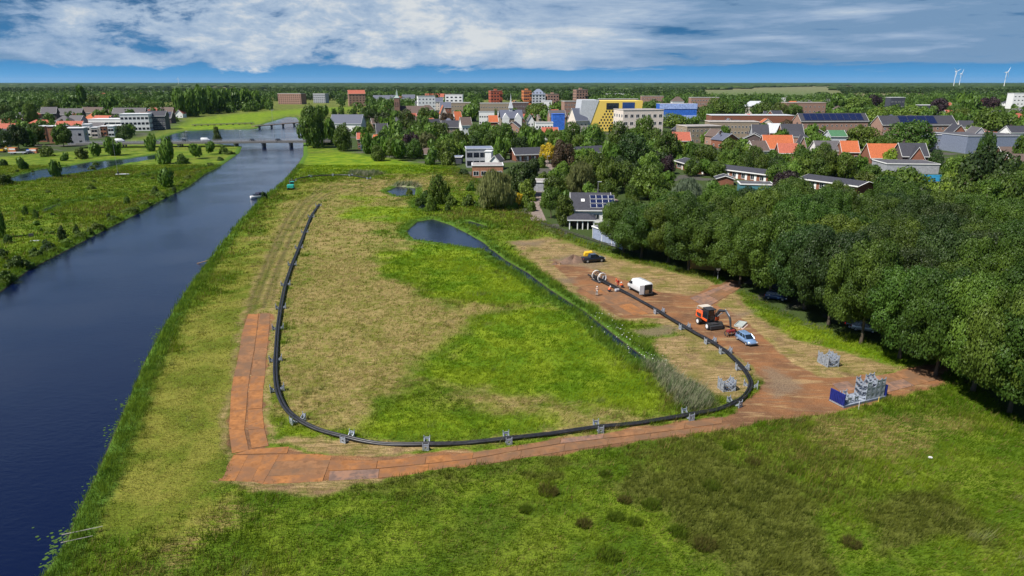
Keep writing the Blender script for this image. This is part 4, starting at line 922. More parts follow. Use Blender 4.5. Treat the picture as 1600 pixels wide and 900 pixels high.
B('orange_roof_house', 'bright orange roofed house beside the yellow green tree', 'house', 1362, 1412, 227, 256, 13, 'brick', 'gx', 'tile_orange', -5, .68, (1, 5), group=tn, land='the bright orange roof')
B('dark_roof_house', 'dark roofed house with white dormer beside the bright orange roof', 'house', 1410, 1452, 226, 262, 12, 'darkbrick', 'gx', 'tile_dark', -6, .5, (1, 5), chim=1, group=tn)
B('gable_house', 'brick house with two white windows in its wide gable', 'house', 1424, 1458, 231, 264, 14, 'brick', 'gy', 'tile_dark', -20, .5, (1, 3), group=tn, land='the two window brick gable')
B('flat_roof_building', 'low flat building with arched white roof edge and bright blue wall', 'building', 1388, 1472, 256, 272, 16, 'grey', 'flat', 'bitumen', -6, 0, land='the blue walled building')
x, y = G(1458, 283); mb = MB(); mb.box(-5, 5, -.1, .1, 0, 2.6); tag(mb.build('blue_screen', MT['bluetile'], None, loc=(x, y - .5, 0), rz=R(-6)), 'bright blue garden screen in front of the low flat building', 'screen')
B('gable_house', 'brick gable house behind the flat roofed halls at the right', 'house', 1486, 1512, 196, 228, 12, 'brick', 'gy', 'tile_dark', -10, .4, (1, 2), group=tn)
B('gable_house', 'grey house with rounded white gable trim near the flat halls', 'house', 1517, 1548, 200, 236, 14, 'grey', 'gy', 'tile_grey', -14, .4, (1, 2), group=tn)
B('flat_hall', 'wide flat roofed grey hall with white roof units', 'hall', 1505, 1604, 212, 240, 30, 'greyblue', 'flat', 'bitumen', 2, 0, trim='lgrey', land='the wide flat grey hall')
B('blue_row', 'dark blue fronted row with white windows below the balcony building', 'terrace', 1452, 1484, 210, 234, 10, 'greyblue', 'flat', 'bitumen', -2, 0, (2, 6))
B('brown_roof_house', 'brown roofed house at the right edge of the photo', 'house', 1570, 1612, 232, 262, 12, 'brick', 'gx', 'tile_brown', -6, .5, (1, 4), group=tn)
B('brown_roof_house', 'dark brown roofed house below the other one at the right edge', 'house', 1585, 1640, 244, 280, 12, 'pink', 'gx', 'tile_brown', -10, .5, (1, 4), group=tn)
B('white_block', 'white apartment block with dark windows at the far right edge', 'apartment block', 1580, 1604, 145.5, 170, 14, 'white', 'flat', 'whiteroof', 0, 0, (4, 4), ww=2.4, wme=WIND)
B('white_shop', 'white shop with dark balconies between the far purple trees', 'shop', 1388, 1412, 152, 176, 12, 'dgrey', 'flat', 'whiteroof', 4, 0, (3, 4), ww=2.4)
B('white_hall', 'white fronted flat hall near the far purple tree', 'hall', 1438, 1466, 164, 178, 14, 'dgrey', 'flat', 'whiteroof', 0, 0, trim='white')
# --- low brick terraces in front
tg = 'low brick terraces with dark low roofs'
def terrace(label, xa, ya, xb, yb, depth, H=3.2, rh=1.1, n=6, land=None):
    a = Vector(G(xa, ya)); b = Vector(G(xb, yb)); d = b - a; L = d.length; rz = math.atan2(d.y, d.x)
    c = (a + b) / 2 + Vector((-math.sin(rz), math.cos(rz))) * depth / 2
    o = thing('brick_terrace', label, 'terrace', (c.x, c.y, 0), rz, tg)
    walls(L, depth, H, rh, 'x').build('wall', MT['brick'], o); rr = gable_roof(L, depth, H, rh, 'x', .7).build('roof', MT['tile_dark'], o)
    mb = MB(); dr = rh * .7 / (depth / 2); mb.box(-L / 2 - .75, L / 2 + .75, -depth / 2 - .86, -depth / 2 - .71, H - dr - .1, H - dr + .3); mb.build('fascia', MT['frame'], rr)
    for e in (-1, 1): MB().tube([(e * (L / 2 + .74), -(depth / 2 + .7), H - dr + .1), (e * (L / 2 + .74), 0, H + rh + .15), (e * (L / 2 + .74), (depth / 2 + .7), H - dr + .1)], .14, 4).build('gable_trim', MT['frame'], rr)
    for i in range(n):
        u = -L / 2 + L * (i + .5) / n
        face_obj(WINM, 'window', o, 'f', u - L / n * .18, .5, L / n * .42, 2.1, L, depth); face_obj(DOORM, 'door', o, 'f', u + L / n * .14, .05, 1.0, 2.3, L, depth)
    for q in range(int(L / depth) + 1):
        t_ = -L / 2 + L * (q + .5) / (int(L / depth) + 1); FOOT.append((c.x + math.cos(rz) * t_, c.y + math.sin(rz) * t_, depth / 2 + 1))
    if land: LAND.append((land, (xa + xb) / 2, (ya + yb) / 2))
    return o
terrace('low brick terrace with white fascia, longest of the three in front', 1090, 271, 1200, 286, 10, n=8, land='the longest low brick terrace')
terrace('low brick terrace end just left of the longest one', 1056, 262, 1088, 272, 9, n=2)
terrace('low brick terrace right of the tall purple tree', 1250, 292, 1338, 305, 10, n=6, land='the rightmost brick terrace')
terrace('dark roofed brick terrace behind the golden yellow tree', 806, 252, 862, 250, 10, 3.4, 2.6, n=5, land='the terrace behind the yellow tree')
terrace('dark roofed brick terrace right of the golden yellow tree', 905, 250, 952, 247, 10, 3.4, 2.6, n=4)
terrace('low dark roofed shed roof at the right behind the lime tree', 1332, 322, 1372, 330, 8, 2.6, .8, n=2)
o, W, D, H, Ht = B('garage_row', 'row of teal fronted garages with dark flat roof', 'garages', 1158, 1212, 288, 309, 7, 'teal', 'flat', 'bitumen', -10, 0, land='the teal garages')
for i in range(6): face_obj(DOORM, 'garage_door', o, 'f', -W / 2 + W * (i + .5) / 6, .05, W / 6 * .84, 2.1, W, D).data = bpy.data.meshes.get('garage_door_panel') or (lambda mm: mm)(MB().box(-.5, .5, -.05, 0, 0, 1).mesh('garage_door_panel', MT['teal']))
B('brick_shed', 'small brick shed with low gable below the terrace', 'shed', 1120, 1150, 276, 290, 6, 'brick', 'gy', 'tile_dark', -10, .3)
B('brick_shed', 'brick shed with white trim right of the tall purple tree', 'shed', 1247, 1272, 290, 308, 6, 'brick', 'gy', 'tile_dark', -10, .3)
# --- modern houses next to the meadow
o, W, D, H, Ht = B('modern_house', 'modern grey flat roofed house with glazed front and balcony', 'house', 725, 770, 232, 262, 12, 'grey', 'flat', 'greyblue', 6, 0, (2, 4), (2, 1), ww=2.6, wh=2.2, wme=WIND, trim='lgrey', land='the modern grey house')
B('white_house', 'small white gabled house with dark window pair', 'house', 766, 786, 244, 266, 8, 'white', 'gy', 'tile_grey', -14, .35, (1, 2), ww=.9, land='the small white gabled house')
B('white_annex', 'white cube annex between the modern and the gabled house', 'annex', 758, 770, 236, 264, 5, 'white', 'flat', 'whiteroof', -8, 0)
B('terrace_house', 'low flat house with brick front and white roof edge above the willow', 'house', 736, 786, 258, 278, 10, 'orangebrick', 'flat', 'gravel', 3, 0, (1, 4), ww=2.4, wh=1.9)
B('carport', 'low dark blue roofed carport left of the modern grey house', 'carport', 694, 722, 245, 256, 7, 'dgrey', 'flat', 'greyblue', -2, 0)
B('garden_house', 'grey flat roof behind the dark tree beside the lane', 'shed', 834, 868, 284, 300, 8, 'grey', 'flat', 'gravel', -8, 0)
# --- bungalow with solar panels, pavilion and garage
o, W, D, H, Ht = B('solar_bungalow', 'white bungalow with dark low roof full of solar panels', 'house', 894, 956, 308, 348, 13, 'white', 'gx', 'tile_dark', -2, .5, (1, 4), ww=1.9, wh=1.5, land='the solar bungalow')
rr = [c for c in o.children if c.name.startswith('roof')][0]
rh_ = Ht - H; ang = math.atan2(rh_, D / 2)
for i in range(4):
    for j in range(3):
        sp = MB(); M_ = Matrix.Translation((0.6 + i * 1.75, -D / 2 + 1.1 + j * 1.75, H + (1.1 + j * 1.75) / (D / 2) * rh_ + .36)) @ Matrix.Rotation(ang, 4, 'X')
        sp.box(-.84, .84, -.84, .84, 0, .05, 1, M_); sp.box(-.79, .79, -.79, .79, .05, .065, 0, M_); sp.build('solar_panel', [MT['solar'], MT['frame']], rr)
sp = MB(); M_ = Matrix.Translation((-2.3, -D / 2 + 3.2, H + 3.2 / (D / 2) * rh_ + .36)) @ Matrix.Rotation(ang, 4, 'X'); sp.box(-.5, .5, -.6, .6, 0, .1, 0, M_); sp.build('skylight', MT['frame'], rr)
X, Y = G(910, 359)
pv = thing('garden_pavilion', 'open garden pavilion with white posts and dark hipped roof', 'pavilion', (X, Y + 3, 0), R(-3)); LAND.append(('the garden pavilion', 910, 359)); FOOT.append((X, Y + 3, 5))
for x_ in (-3.3, -1.2, 0.2, 1.6, 3.2):
    MB().box(x_ - .13, x_ + .13, -2.7, -2.44, 0, 2.4).build('post', MT['frame'], pv)
MB().box(-3.2, 3.3, 1.9, 2.3, 0, 2.4).build('back_wall', MT['darkbrick'], pv)
rb = MB(); rb.box(-3.9, 3.9, -3.0, 3.0, 2.4, 2.7, 1); rb.add([(-3.9, -3, 2.703), (3.9, -3, 2.703), (3.9, 3, 2.703), (-3.9, 3, 2.703), (-1.6, 0, 3.9), (1.6, 0, 3.9)], [(0, 1, 5, 4), (1, 2, 5), (2, 3, 4, 5), (3, 0, 4), (3, 2, 1, 0)], 0); rb.build('roof', [MT['tile_dark'], MT['frame']], pv)
# garage: front edge from (927,372) to (966,386)
a = Vector(G(926, 372)); b = Vector(G(972, 390)); d = b - a; L = d.length; rz = math.atan2(d.y, d.x); dp = 7
c = (a + b) / 2 + Vector((-math.sin(rz), math.cos(rz))) * dp / 2
ga = thing('garage', 'grey panelled garage with white roof edge and solar panels', 'garage', (c.x, c.y, 0), rz); LAND.append(('the grey panelled garage', 948, 382)); FOOT.append((c.x, c.y, 6))
walls(L, dp, 2.9).build('wall', MT['greyblue'], ga)
rb = MB(); rb.box(-L / 2 - .3, L / 2 + .3, -dp / 2 - .3, dp / 2 + .3, 2.9, 3.2); rr = rb.build('roof', MT['frame'], ga); MB().box(-L / 2, L / 2, -dp / 2, dp / 2, 3.2, 3.22).build('roof_covering', MT['bitumen'], rr)
for i in range(3): MB().box(-L / 2 + L / 3 * i + .15, -L / 2 + L / 3 * (i + 1) - .15, -dp / 2 - .08, -dp / 2 - .01, .05, 2.7).build('garage_door', mat('grey_blue_door', (.27, .31, .42), .5), ga)
for i in range(4): MB().box(-L / 2 + L / 3 * i - .1 if i else -L / 2 - .02, -L / 2 + L / 3 * i + .1, -dp / 2 - .13, -dp / 2 - .082, 0, 2.9).build('door_post', MT['frame'], ga)
for i in range(3):
    M_ = Matrix.Translation((-.8 + i * 1.9, 1.0, 3.45)) @ Matrix.Rotation(R(14), 4, 'X'); MB().box(-.85, .85, -1.6, 1.6, 0, .06, 0, M_).build('solar_panel', MT['solar'], rr)

# --- smaller houses filling the town between the landmarks
AUTOH = []
def fillhouses(poly, n, hr, seed, walls_, roofs):
    rr_ = random.Random(seed); c = 0; t_ = 0
    while c < n and t_ < n * 40:
        t_ += 1; px = rr_.uniform(min(q[0] for q in poly), max(q[0] for q in poly)); py = rr_.uniform(min(q[1] for q in poly), max(q[1] for q in poly))
        x, y = G(px, py)
        if sdist(P(poly), np.array([x]), np.array([y]), 1.0)[0] < 0: continue
        if any((x - a) ** 2 + (y - b) ** 2 < (q + 9) ** 2 for a, b, q in FOOT): continue
        f = y * CP + CAMH * SP; wpx = rr_.uniform(9, 20) / f * FPX; H_ = rr_.uniform(*hr)
        _, yt = pix(x, y, H_)
        if yt > py - 1.5: continue
        rm = rr_.choice(roofs); wl = rr_.choice(walls_); ax = rr_.choice(['gx', 'gx', 'gy', 'hip'])
        o = B('town_house', 'x', 'house', px - wpx / 2, px + wpx / 2, yt, py, rr_.uniform(8, 11), wl, ax, rm, rr_.uniform(-25, 25), rr_.uniform(.4, .55), (2 if H_ > 7 else 1, 3), (1, 2), chim=rr_.choice([0, 1]), group='houses between the town trees')[0]
        AUTOH.append((o, {'tile_dark': 'dark', 'tile_grey': 'grey', 'tile_brown': 'brown', 'tile_orange': 'orange', 'tile_red': 'red', 'slate': 'slate blue'}[rm], {'gx': 'gabled', 'gy': 'front gabled', 'hip': 'hipped'}[ax], wl, px, py)); c += 1
RF = ['tile_dark', 'tile_grey', 'tile_brown', 'tile_dark', 'tile_orange', 'tile_red', 'slate']; WL = ['brick', 'pink', 'white', 'cream', 'beige', 'darkbrick']
fillhouses([(560, 205), (900, 215), (900, 165), (560, 165)], 34, (7, 10), 3, WL, RF)
fillhouses([(1040, 235), (1600, 240), (1600, 172), (1200, 172), (1040, 215)], 36, (7, 9.5), 4, WL, RF)
fillhouses([(1090, 176), (1600, 176), (1600, 160), (1090, 160)], 16, (7, 9.5), 5, WL, RF)
fillhouses([(0, 228), (60, 222), (240, 196), (240, 176), (0, 186)], 26, (6, 8), 6, ['brick', 'darkbrick', 'orangebrick'], ['tile_grey', 'tile_brown', 'tile_dark', 'tile_red', 'tile_red'])
fillhouses([(560, 160), (1200, 160), (1200, 150), (560, 150)], 18, (7, 10), 7, WL, RF)
# ------------------------------------------------------------------ trees placed one by one
g1 = 'trees along the town edge behind the meadow'
T(490, 152, 231, 46, 'column', 'oak', 'largest round-topped tree standing at the right end of the river bridge', 0.05)
T(340, 190, 223, 15, 'cone', 'mid', 'slim tree standing against the lake just behind the road bridge', 0.05)
T(100, 190, 229, 28, 'oak', 'oak'); T(30, 190, 233, 34, 'round', 'dark'); T(5, 198, 236, 30, 'oak', 'dark')
T(60, 188, 226, 26, 'round', 'oak'); T(195, 192, 222, 27, 'oak', 'dark'); T(98, 197, 229, 24, 'round', 'mid')
for a in [(127, 228, 248, 25), (75, 225, 244, 27), (285, 238, 256, 22), (8, 268, 288, 32), (6, 246, 259, 14), (350, 227, 240, 18), (150, 252, 258, 12), (244, 290, 306, 17), (143, 287, 295, 14), (75, 296, 301, 10), (272, 290, 300, 8)]:
    T(*a, 'bush', random.choice(['dark', 'oak', 'mid']))
for a in [(150, 222, 244, 17), (177, 215, 243, 21), (238, 210, 236, 15), (305, 226, 248, 20), (331, 222, 241, 15), (263, 214, 256, 25), (262, 262, 292, 25), (103, 238, 251, 12), (88, 248, 277, 15), (35, 246, 265, 15), (4, 330, 372, 14), (57, 345, 352, 10)]:
    T(*a, random.choice(['column', 'round']), random.choice(['mid', 'oak', 'oak']), None, 0.08)
for a in [(98, 350, 378, 17), (75, 374, 393, 24), (40, 318, 336, 10), (57, 325, 342, 12), (198, 305, 318, 12), (27, 398, 420, 34), (15, 365, 380, 16), (3, 385, 400, 20), (120, 350, 364, 12), (10, 420, 440, 30), (55, 385, 402, 24), (230, 312, 318, 6), (170, 332, 340, 8), (140, 355, 366, 14)]:
    T(*a, 'bush', random.choice(['dark', 'oak', 'mid']))
lbk = [(6, 446), (20, 440), (46, 418), (66, 405), (88, 396), (112, 384), (132, 374), (160, 360), (186, 347), (210, 334), (232, 322), (256, 309), (276, 299), (292, 289), (300, 281), (316, 272), (338, 261), (352, 252), (366, 243)]
for i, (a, b) in enumerate(lbk):
    s_ = random.uniform(.8, 1.5) * (9 if b > 300 else 6); T(a - random.uniform(4, 9), b - s_, b - random.uniform(1, 3), s_ * random.uniform(1.6, 2.6), 'bush', random.choice(['oak', 'mid', 'mid', 'light']), group='low bushes on the left river bank')
for i in range(26):
    b = random.uniform(262, 420); a = random.uniform(0, 290 - (b - 262) * 1.7)
    if a > 2: s_ = random.uniform(3, 7); T(a, b - s_, b, s_ * random.uniform(1.3, 2.4), 'bush', random.choice(['oak', 'mid', 'mid', 'light']), group='small shrubs on the left meadow')
T(413, 296, 311, 12, 'bush', 'dark', 'dark shrub on the river bank behind the moored boat')
# --- ponds and gardens
T(687, 263, 318, 34, 'column', 'mid', 'tall loose tree beside the two little pools in the meadow', 0.05)
T(775, 261, 326, 62, 'weep', 'willow', 'big pale willow standing in the gardens above the ditch', 0.12, name='willow_tree')
T(815, 243, 306, 48, 'round', 'dark', 'dense dark tree close behind the pale willow', 0.05)
for a in [(665, 292, 318, 22), (705, 300, 322, 22), (732, 302, 322, 26), (752, 305, 324, 20), (655, 305, 322, 16), (675, 300, 330, 22), (640, 294, 304, 14), (700, 318, 330, 12), (800, 308, 326, 22), (822, 300, 325, 20), (830, 312, 330, 18)]:
    T(*a, 'bush', random.choice(['mid', 'light', 'oak']))
T(812, 298, 320, 17, 'bush', 'yellow', 'golden yellow shrub right of the pale willow')
T(736, 283, 298, 18, 'bush', 'light', 'round clipped green bush on the lawn left of the willow')
T(725, 262, 272, 20, 'bush', 'dark', 'dark hedge-like bush in front of the modern grey house')
T(742, 264, 276, 16, 'bush', 'brown', 'reddish brown shrub in front of the white gabled house')
T(861, 288, 341, 36, 'oak', 'mid', 'green tree with a bare dark trunk beside the panelled bungalow', 0.30)
T(880, 299, 352, 40, 'round', 'mid', 'bushy green tree in front of the bungalow with solar panels', 0.06)
T(858, 220, 256, 34, 'oak', 'yellow', 'golden yellow tree in front of the brick terrace', 0.20)
T(640, 202, 243, 31, 'round', 'purple', 'dark purple tree at the edge of the far meadow', 0.06)
T(605, 207, 243, 24, 'round', 'light', 'light green tree left of the purple tree at the far meadow', 0.06)
for a in [(575, 207, 240, 22, 'oak'), (537, 184, 236, 32, 'mid'), (512, 182, 226, 24, 'oak'), (590, 214, 243, 18, 'oak'), (668, 200, 236, 28, 'willow'), (692, 216, 252, 28, 'mid'), (560, 196, 212, 18, 'mid'), (622, 190, 226, 24, 'oak'), (660, 178, 214, 30, 'mid'), (688, 186, 222, 30, 'oak'), (600, 172, 205, 34, 'dark'), (575, 165, 200, 34, 'oak'), (635, 168, 202, 32, 'oak'), (665, 165, 196, 30, 'mid'),
          (720, 200, 238, 32, 'oak'), (745, 192, 232, 34, 'mid'), (768, 196, 235, 30, 'oak'), (790, 186, 230, 36, 'mid'), (782, 212, 250, 20, 'mid'), (735, 162, 190, 24, 'mid'), (812, 208, 240, 28, 'dark'), (820, 188, 222, 26, 'mid')]:
    T(a[0], a[1], a[2], a[3], random.choice(['oak', 'round']), a[4], None, 0.06)
T(775, 170, 195, 4, 'round', 'light')
T(698, 172, 200, 24, 'round', 'brown', 'reddish brown tree between the orange roofs of the old centre', 0.05)
for a in [(880, 214, 268, 42, 'oak', 'brown'), (905, 248, 302, 46, 'weep', 'willow'), (950, 244, 302, 50, 'oak', 'mid'), (1012, 252, 312, 62, 'oak', 'mid'), (975, 247, 296, 44, 'oak', 'oak'), (1042, 240, 272, 28, 'round', 'purple'), (1072, 275, 322, 54, 'weep', 'grey'),
          (985, 204, 258, 54, 'oak', 'dark'), (1040, 200, 247, 42, 'oak', 'oak'), (925, 190, 232, 40, 'oak', 'light'), (895, 186, 228, 30, 'oak', 'mid'), (868, 200, 228, 26, 'oak', 'mid'), (965, 186, 226, 36, 'oak', 'mid'), (1005, 178, 222, 38, 'oak', 'mid'), (830, 195, 228, 26, 'oak', 'mid'), (905, 206, 232, 28, 'round', 'mid'), (1020, 198, 236, 34, 'oak', 'mid'), (1055, 175, 200, 52, 'oak', 'light'),
          (1225, 262, 310, 48, 'oak', 'purple'), (1298, 290, 334, 54, 'oak', 'lime'), (1140, 212, 262, 46, 'oak', 'mid'), (1100, 222, 258, 34, 'oak', 'oak'), (1175, 226, 264, 36, 'oak', 'oak'), (1205, 230, 268, 34, 'oak', 'mid'), (1250, 222, 272, 38, 'oak', 'mid'), (1285, 226, 276, 42, 'oak', 'oak'), (1320, 236, 280, 40, 'oak', 'mid'), (1345, 188, 232, 50, 'oak', 'mid'), (1420, 184, 236, 74, 'oak', 'oak'), (1530, 212, 310, 92, 'oak', 'dark'), (1505, 255, 300, 40, 'oak', 'dark'), (1410, 256, 318, 90, 'oak', 'mid'), (1575, 262, 330, 70, 'oak', 'mid'), (1490, 262, 330, 60, 'oak', 'oak'),
          (1550, 166, 214, 70, 'oak', 'mid'), (1535, 200, 262, 30, 'oak', 'oak'), (1466, 150, 180, 26, 'round', 'purple'), (1515, 150, 182, 24, 'round', 'purple'), (1540, 148, 178, 34, 'round', 'purple'), (1310, 147, 166, 24, 'round', 'purple'), (1365, 147, 168, 30, 'round', 'purple'), (1230, 184, 205, 36, 'oak', 'brown'), (1392, 230, 258, 30, 'round', 'lime'), (1265, 196, 222, 22, 'round', 'mid'),
          (1275, 152, 180, 32, 'oak', 'light'), (1340, 148, 178, 50, 'oak', 'light'), (1370, 164, 196, 46, 'oak', 'light'), (1425, 163, 192, 52, 'oak', 'light'), (1240, 160, 184, 30, 'oak', 'mid'), (1500, 166, 196, 28, 'oak', 'mid'), (1190, 155, 182, 36, 'oak', 'mid'), (1120, 150, 184, 40, 'oak', 'mid'), (1150, 152, 184, 36, 'oak', 'mid'), (1105, 158, 190, 30, 'oak', 'mid'), (1216, 158, 186, 30, 'oak', 'mid'), (1500, 146, 172, 20, 'round', 'light'),
          (780, 155, 180, 1, 'round', 'mid'), (840, 156, 186, 38, 'oak', 'mid'), (868, 160, 180, 18, 'round', 'lime'), (855, 172, 194, 24, 'round', 'light'), (1130, 198, 220, 18, 'round', 'mid'), (1102, 206, 224, 14, 'round', 'mid'), (1160, 148, 160, 7, 'cone', 'dark'), (1187, 148, 158, 6, 'cone', 'dark'), (130, 136, 172, 14, 'cone', 'dark'),
          (50, 155, 196, 26, 'oak', 'mid'), (22, 172, 200, 30, 'oak', 'oak'), (8, 160, 190, 28, 'oak', 'oak'), (172, 148, 176, 22, 'oak', 'oak'), (238, 156, 176, 26, 'oak', 'light'), (150, 146, 172, 26, 'oak', 'oak'), (112, 150, 172, 22, 'oak', 'mid'), (80, 150, 172, 26, 'oak', 'mid'), (205, 148, 174, 26, 'oak', 'mid'), (35, 152, 178, 26, 'oak', 'mid'),
          (1262, 305, 345, 46, 'oak', 'mid'), (1350, 300, 340, 46, 'oak', 'mid'), (1195, 290, 340, 30, 'oak', 'mid'), (1130, 285, 330, 40, 'oak', 'mid'), (1030, 285, 330, 36, 'oak', 'mid'), (1350, 262, 300, 40, 'oak', 'mid'), (1460, 225, 262, 28, 'cone', 'dark'), (845, 240, 262, 18, 'bush', 'mid'), (905, 296, 318, 24, 'bush', 'dark'), (955, 315, 335, 12, 'bush', 'dark'), (1598, 200, 262, 40, 'oak', 'mid')]:
    if a[3] > 1: T(a[0], a[1], a[2], a[3], a[4], a[5], None, 0.08)
# plane-tree row behind the lake on the left
for i in range(14):
    T(283 + i * 8.4, 140 + random.uniform(-3, 3), 184 - i * 1.1 + random.uniform(-3, 1), 19, 'column', random.choice(['oak', 'dark', 'mid']), None, 0.10, group='tall trees in a row behind the lake')
for i in range(7): T(300 + i * 17, 142 + random.uniform(-3, 3), 176 - i * 1, 20, 'column', 'oak', None, 0.1, group='tall trees in a row behind the lake')
# --- the oak grove on the right
front = [(962, 398), (992, 404), (1030, 412), (1064, 424), (1100, 433), (1142, 446), (1192, 470), (1238, 486), (1285, 512), (1330, 538), (1385, 565), (1442, 592), (1500, 618), (1560, 648), (1625, 682), (1690, 720)]
gro = []
gp = [Vector((*G(a, b), 0)) for a, b in front]
for i, p in enumerate(gp):
    gro.append((p.x + random.uniform(1.5, 2.5), p.y + random.uniform(0.5, 2.0)))
# rows behind the front row
for row in range(1, 8):
    off = Vector((0.90, 0.42, 0)) * 9.2 * row
    for i in range(len(gp) - 1):
        a = gp[i].lerp(gp[i + 1], 0.5 if row % 2 else 0.0) + off
        q = a + Vector((random.uniform(-1.6, 1.6), random.uniform(-1.6, 1.6), 0))
        if all((q.x - c) ** 2 + (q.y - d) ** 2 > 6.8 ** 2 for c, d in gro): gro.append((q.x, q.y))
ng = 0
for x, y in gro:
    px, py = pix(x, y, 10)
    if px > 1850 or y < 50: continue
    px0, py0 = pix(x, y, 0)
    if px0 < 1180 and py0 < 372: continue
    if sdist(strip(STREET, 2.6), np.array([x]), np.array([y]), 5.0)[0] > -0.4: continue
    H = random.uniform(13.5, 18.0) - max(0, (1100 - px0) / 140) * 2.0
    tree(x, y, H, random.uniform(11.5, 14.0), 'oakN', random.choice(['oak', 'oak', 'oak', 'dark', 'mid']), 'oak_tree', 0.20, None, 'oaks of the grove beside the work site'); ng += 1
print('grove', ng)

# fill trees in the town between the buildings
def inpoly(p, x, y): return sdist(p, np.array([x]), np.array([y]), 1.0)[0] > 0
def fill(poly_px, n, dmin, hr, kinds, leaves, protect=(), grp=None, far=False, wr=(0.75, 1.05), tk=0.08):
    poly = P(poly_px); mn = poly.min(0); mx = poly.max(0); c = 0; tries = 0
    while c < n and tries < n * 60:
        tries += 1
        py_ = random.uniform(min(q[1] for q in poly_px), max(q[1] for q in poly_px)); px_ = random.uniform(min(q[0] for q in poly_px), max(q[0] for q in poly_px))
        x, y = G(px_, py_)
        if not inpoly(poly, x, y): continue
        H = random.uniform(*hr); Wd = H * random.uniform(*wr)
        if any(abs(x - q[3]) < dmin and abs(y - q[4]) < dmin for q in TREES): continue
        if any((x - fx) ** 2 + (y - fy) ** 2 < (fr + Wd * 0.4) ** 2 for fx, fy, fr in FOOT): continue
        tx, ty = pix(x, y, H); f = y * CP + CAMH * SP; hw = Wd / 2 / f * FPX
        if any(tx + hw > a and tx - hw < c_ and py_ > b - 1 and ty < d and py_ > d - 4 for a, b, c_, d in PROT): continue
        tree(x, y, H, Wd, random.choice(kinds), random.choice(leaves), None, tk, None, grp); c += 1
    return c
# visible faces of buildings that fill trees must not hide: (x0, y0, x1, y1) in the photo
PROT = [(920, 158, 1040, 196), (1065, 188, 1200, 215), (1195, 210, 1242, 234), (1248, 178, 1356, 196), (1375, 180, 1492, 206), (1028, 160, 1090, 180), (1055, 245, 1200, 282), (1248, 268, 1345, 290),
        (724, 232, 786, 260), (860, 176, 884, 194), (888, 168, 918, 198), (614, 140, 632, 170), (650, 150, 725, 170), (760, 140, 920, 160), (1120, 178, 1236, 190), (1158, 285, 1212, 304), (1360, 226, 1412, 246), (1425, 230, 1456, 248), (1312, 222, 1345, 236),
        (808, 222, 858, 244), (60, 165, 280, 222), (555, 208, 575, 230), (895, 308, 960, 356), (1385, 250, 1470, 266), (1470, 205, 1600, 235), (780, 155, 900, 200), (510, 180, 566, 192), (700, 165, 730, 200), (740, 158, 800, 190), (430, 146, 520, 162), (540, 140, 572, 160)]
lv = ['mid', 'oak', 'mid', 'dark', 'light', 'mid', 'light']
nf = 0
nf += fill([(560, 240), (700, 262), (790, 262), (860, 250), (860, 215), (560, 190)], 26, 7, (8, 13), ['oak', 'round'], lv, grp=g1)
nf += fill([(840, 262), (1000, 330), (1060, 330), (1050, 250), (900, 235)], 18, 7, (7, 11), ['oak', 'round'], lv)
nf += fill([(1050, 300), (1180, 330), (1400, 350), (1600, 330), (1620, 240), (1350, 235), (1060, 225)], 44, 6.5, (8, 13), ['oak', 'round'], lv)
nf += fill([(560, 205), (1650, 215), (1650, 168), (560, 168)], 60, 9, (8, 13), ['farround'], lv)
nf += fill([(0, 235), (120, 228), (240, 205), (260, 175), (0, 175)], 20, 8, (7, 12), ['farround'], lv)
FOOT_ = FOOT; FOOT = [(a, b, c * .55) for a, b, c in FOOT_]
nf += fill([(560, 250), (700, 262), (1060, 262), (1600, 262), (1600, 176), (560, 176)], 130, 5.6, (6.5, 10.5), ['farround', 'bush', 'oak'], lv, wr=(.8, 1.2), tk=.04)
nf += fill([(1040, 330), (1600, 335), (1600, 250), (1040, 250)], 45, 5.2, (5, 10), ['oak', 'round'], lv, wr=(.8, 1.1))
nf += fill([(0, 235), (60, 228), (240, 204), (280, 190), (0, 178)], 24, 5, (4, 8), ['farround', 'bush'], lv, wr=(.9, 1.3), tk=.04)
FOOT = FOOT_
from collections import Counter
print(Counter(q[2] if q[2] in ('bush', 'oakN') else 'tree' for q in TREES))
nf += fill([(700, 262), (860, 345), (1000, 385), (1050, 330), (860, 250)], 26, 5, (5, 9), ['round', 'oak', 'bush'], lv, wr=(.8, 1.1), tk=.06)
print('fill', nf, 'trees', len(TREES))

# ------------------------------------------------------------------ woods that read as one mass
def lump(seed):
    """small far tree: lumpy closed crown of few faces"""
    r = np.random.default_rng(seed)
    import bmesh
    bm = bmesh.new(); bmesh.ops.create_icosphere(bm, subdivisions=2, radius=1)
    V = np.array([v.co[:] for v in bm.verts]); F = np.array([[v.index for v in f.verts] for f in bm.faces]); bm.free()
    k = 1 + 0.42 * (np.sin(V[:, 0] * 4.1 + seed) * np.cos(V[:, 1] * 3.7 + seed * 2) + 0.6 * np.sin(V[:, 2] * 5.0 + V[:, 0] * 3 + seed)) * 0.5
    V = V * k[:, None]; V[:, 2] = V[:, 2] * 0.62 + 0.45
    return V, F
LUMPS = [lump(s) for s in range(6)]
def leafcloud(seed, n=90):
    r = np.random.default_rng(seed); u = r.normal(size=(n, 3)); u /= np.linalg.norm(u, axis=1)[:, None]
    lobe = r.integers(0, 6, n); lc = r.uniform(-0.45, 0.45, (6, 3)); c = u * r.uniform(0.5, 0.62, n)[:, None] + lc[lobe]
    c[:, 2] = c[:, 2] * 0.6 + 0.5
    nrm = u + r.normal(size=(n, 3)) * 0.4; nrm /= np.linalg.norm(nrm, axis=1)[:, None]
    a = np.cross(nrm, r.normal(size=(n, 3))); a /= np.linalg.norm(a, axis=1)[:, None]; b = np.cross(nrm, a); s = 0.20
    V = np.stack([c - a * s, c + b * s, c + a * s], 1).reshape(-1, 3); return V, np.arange(n * 3).reshape(n, 3)
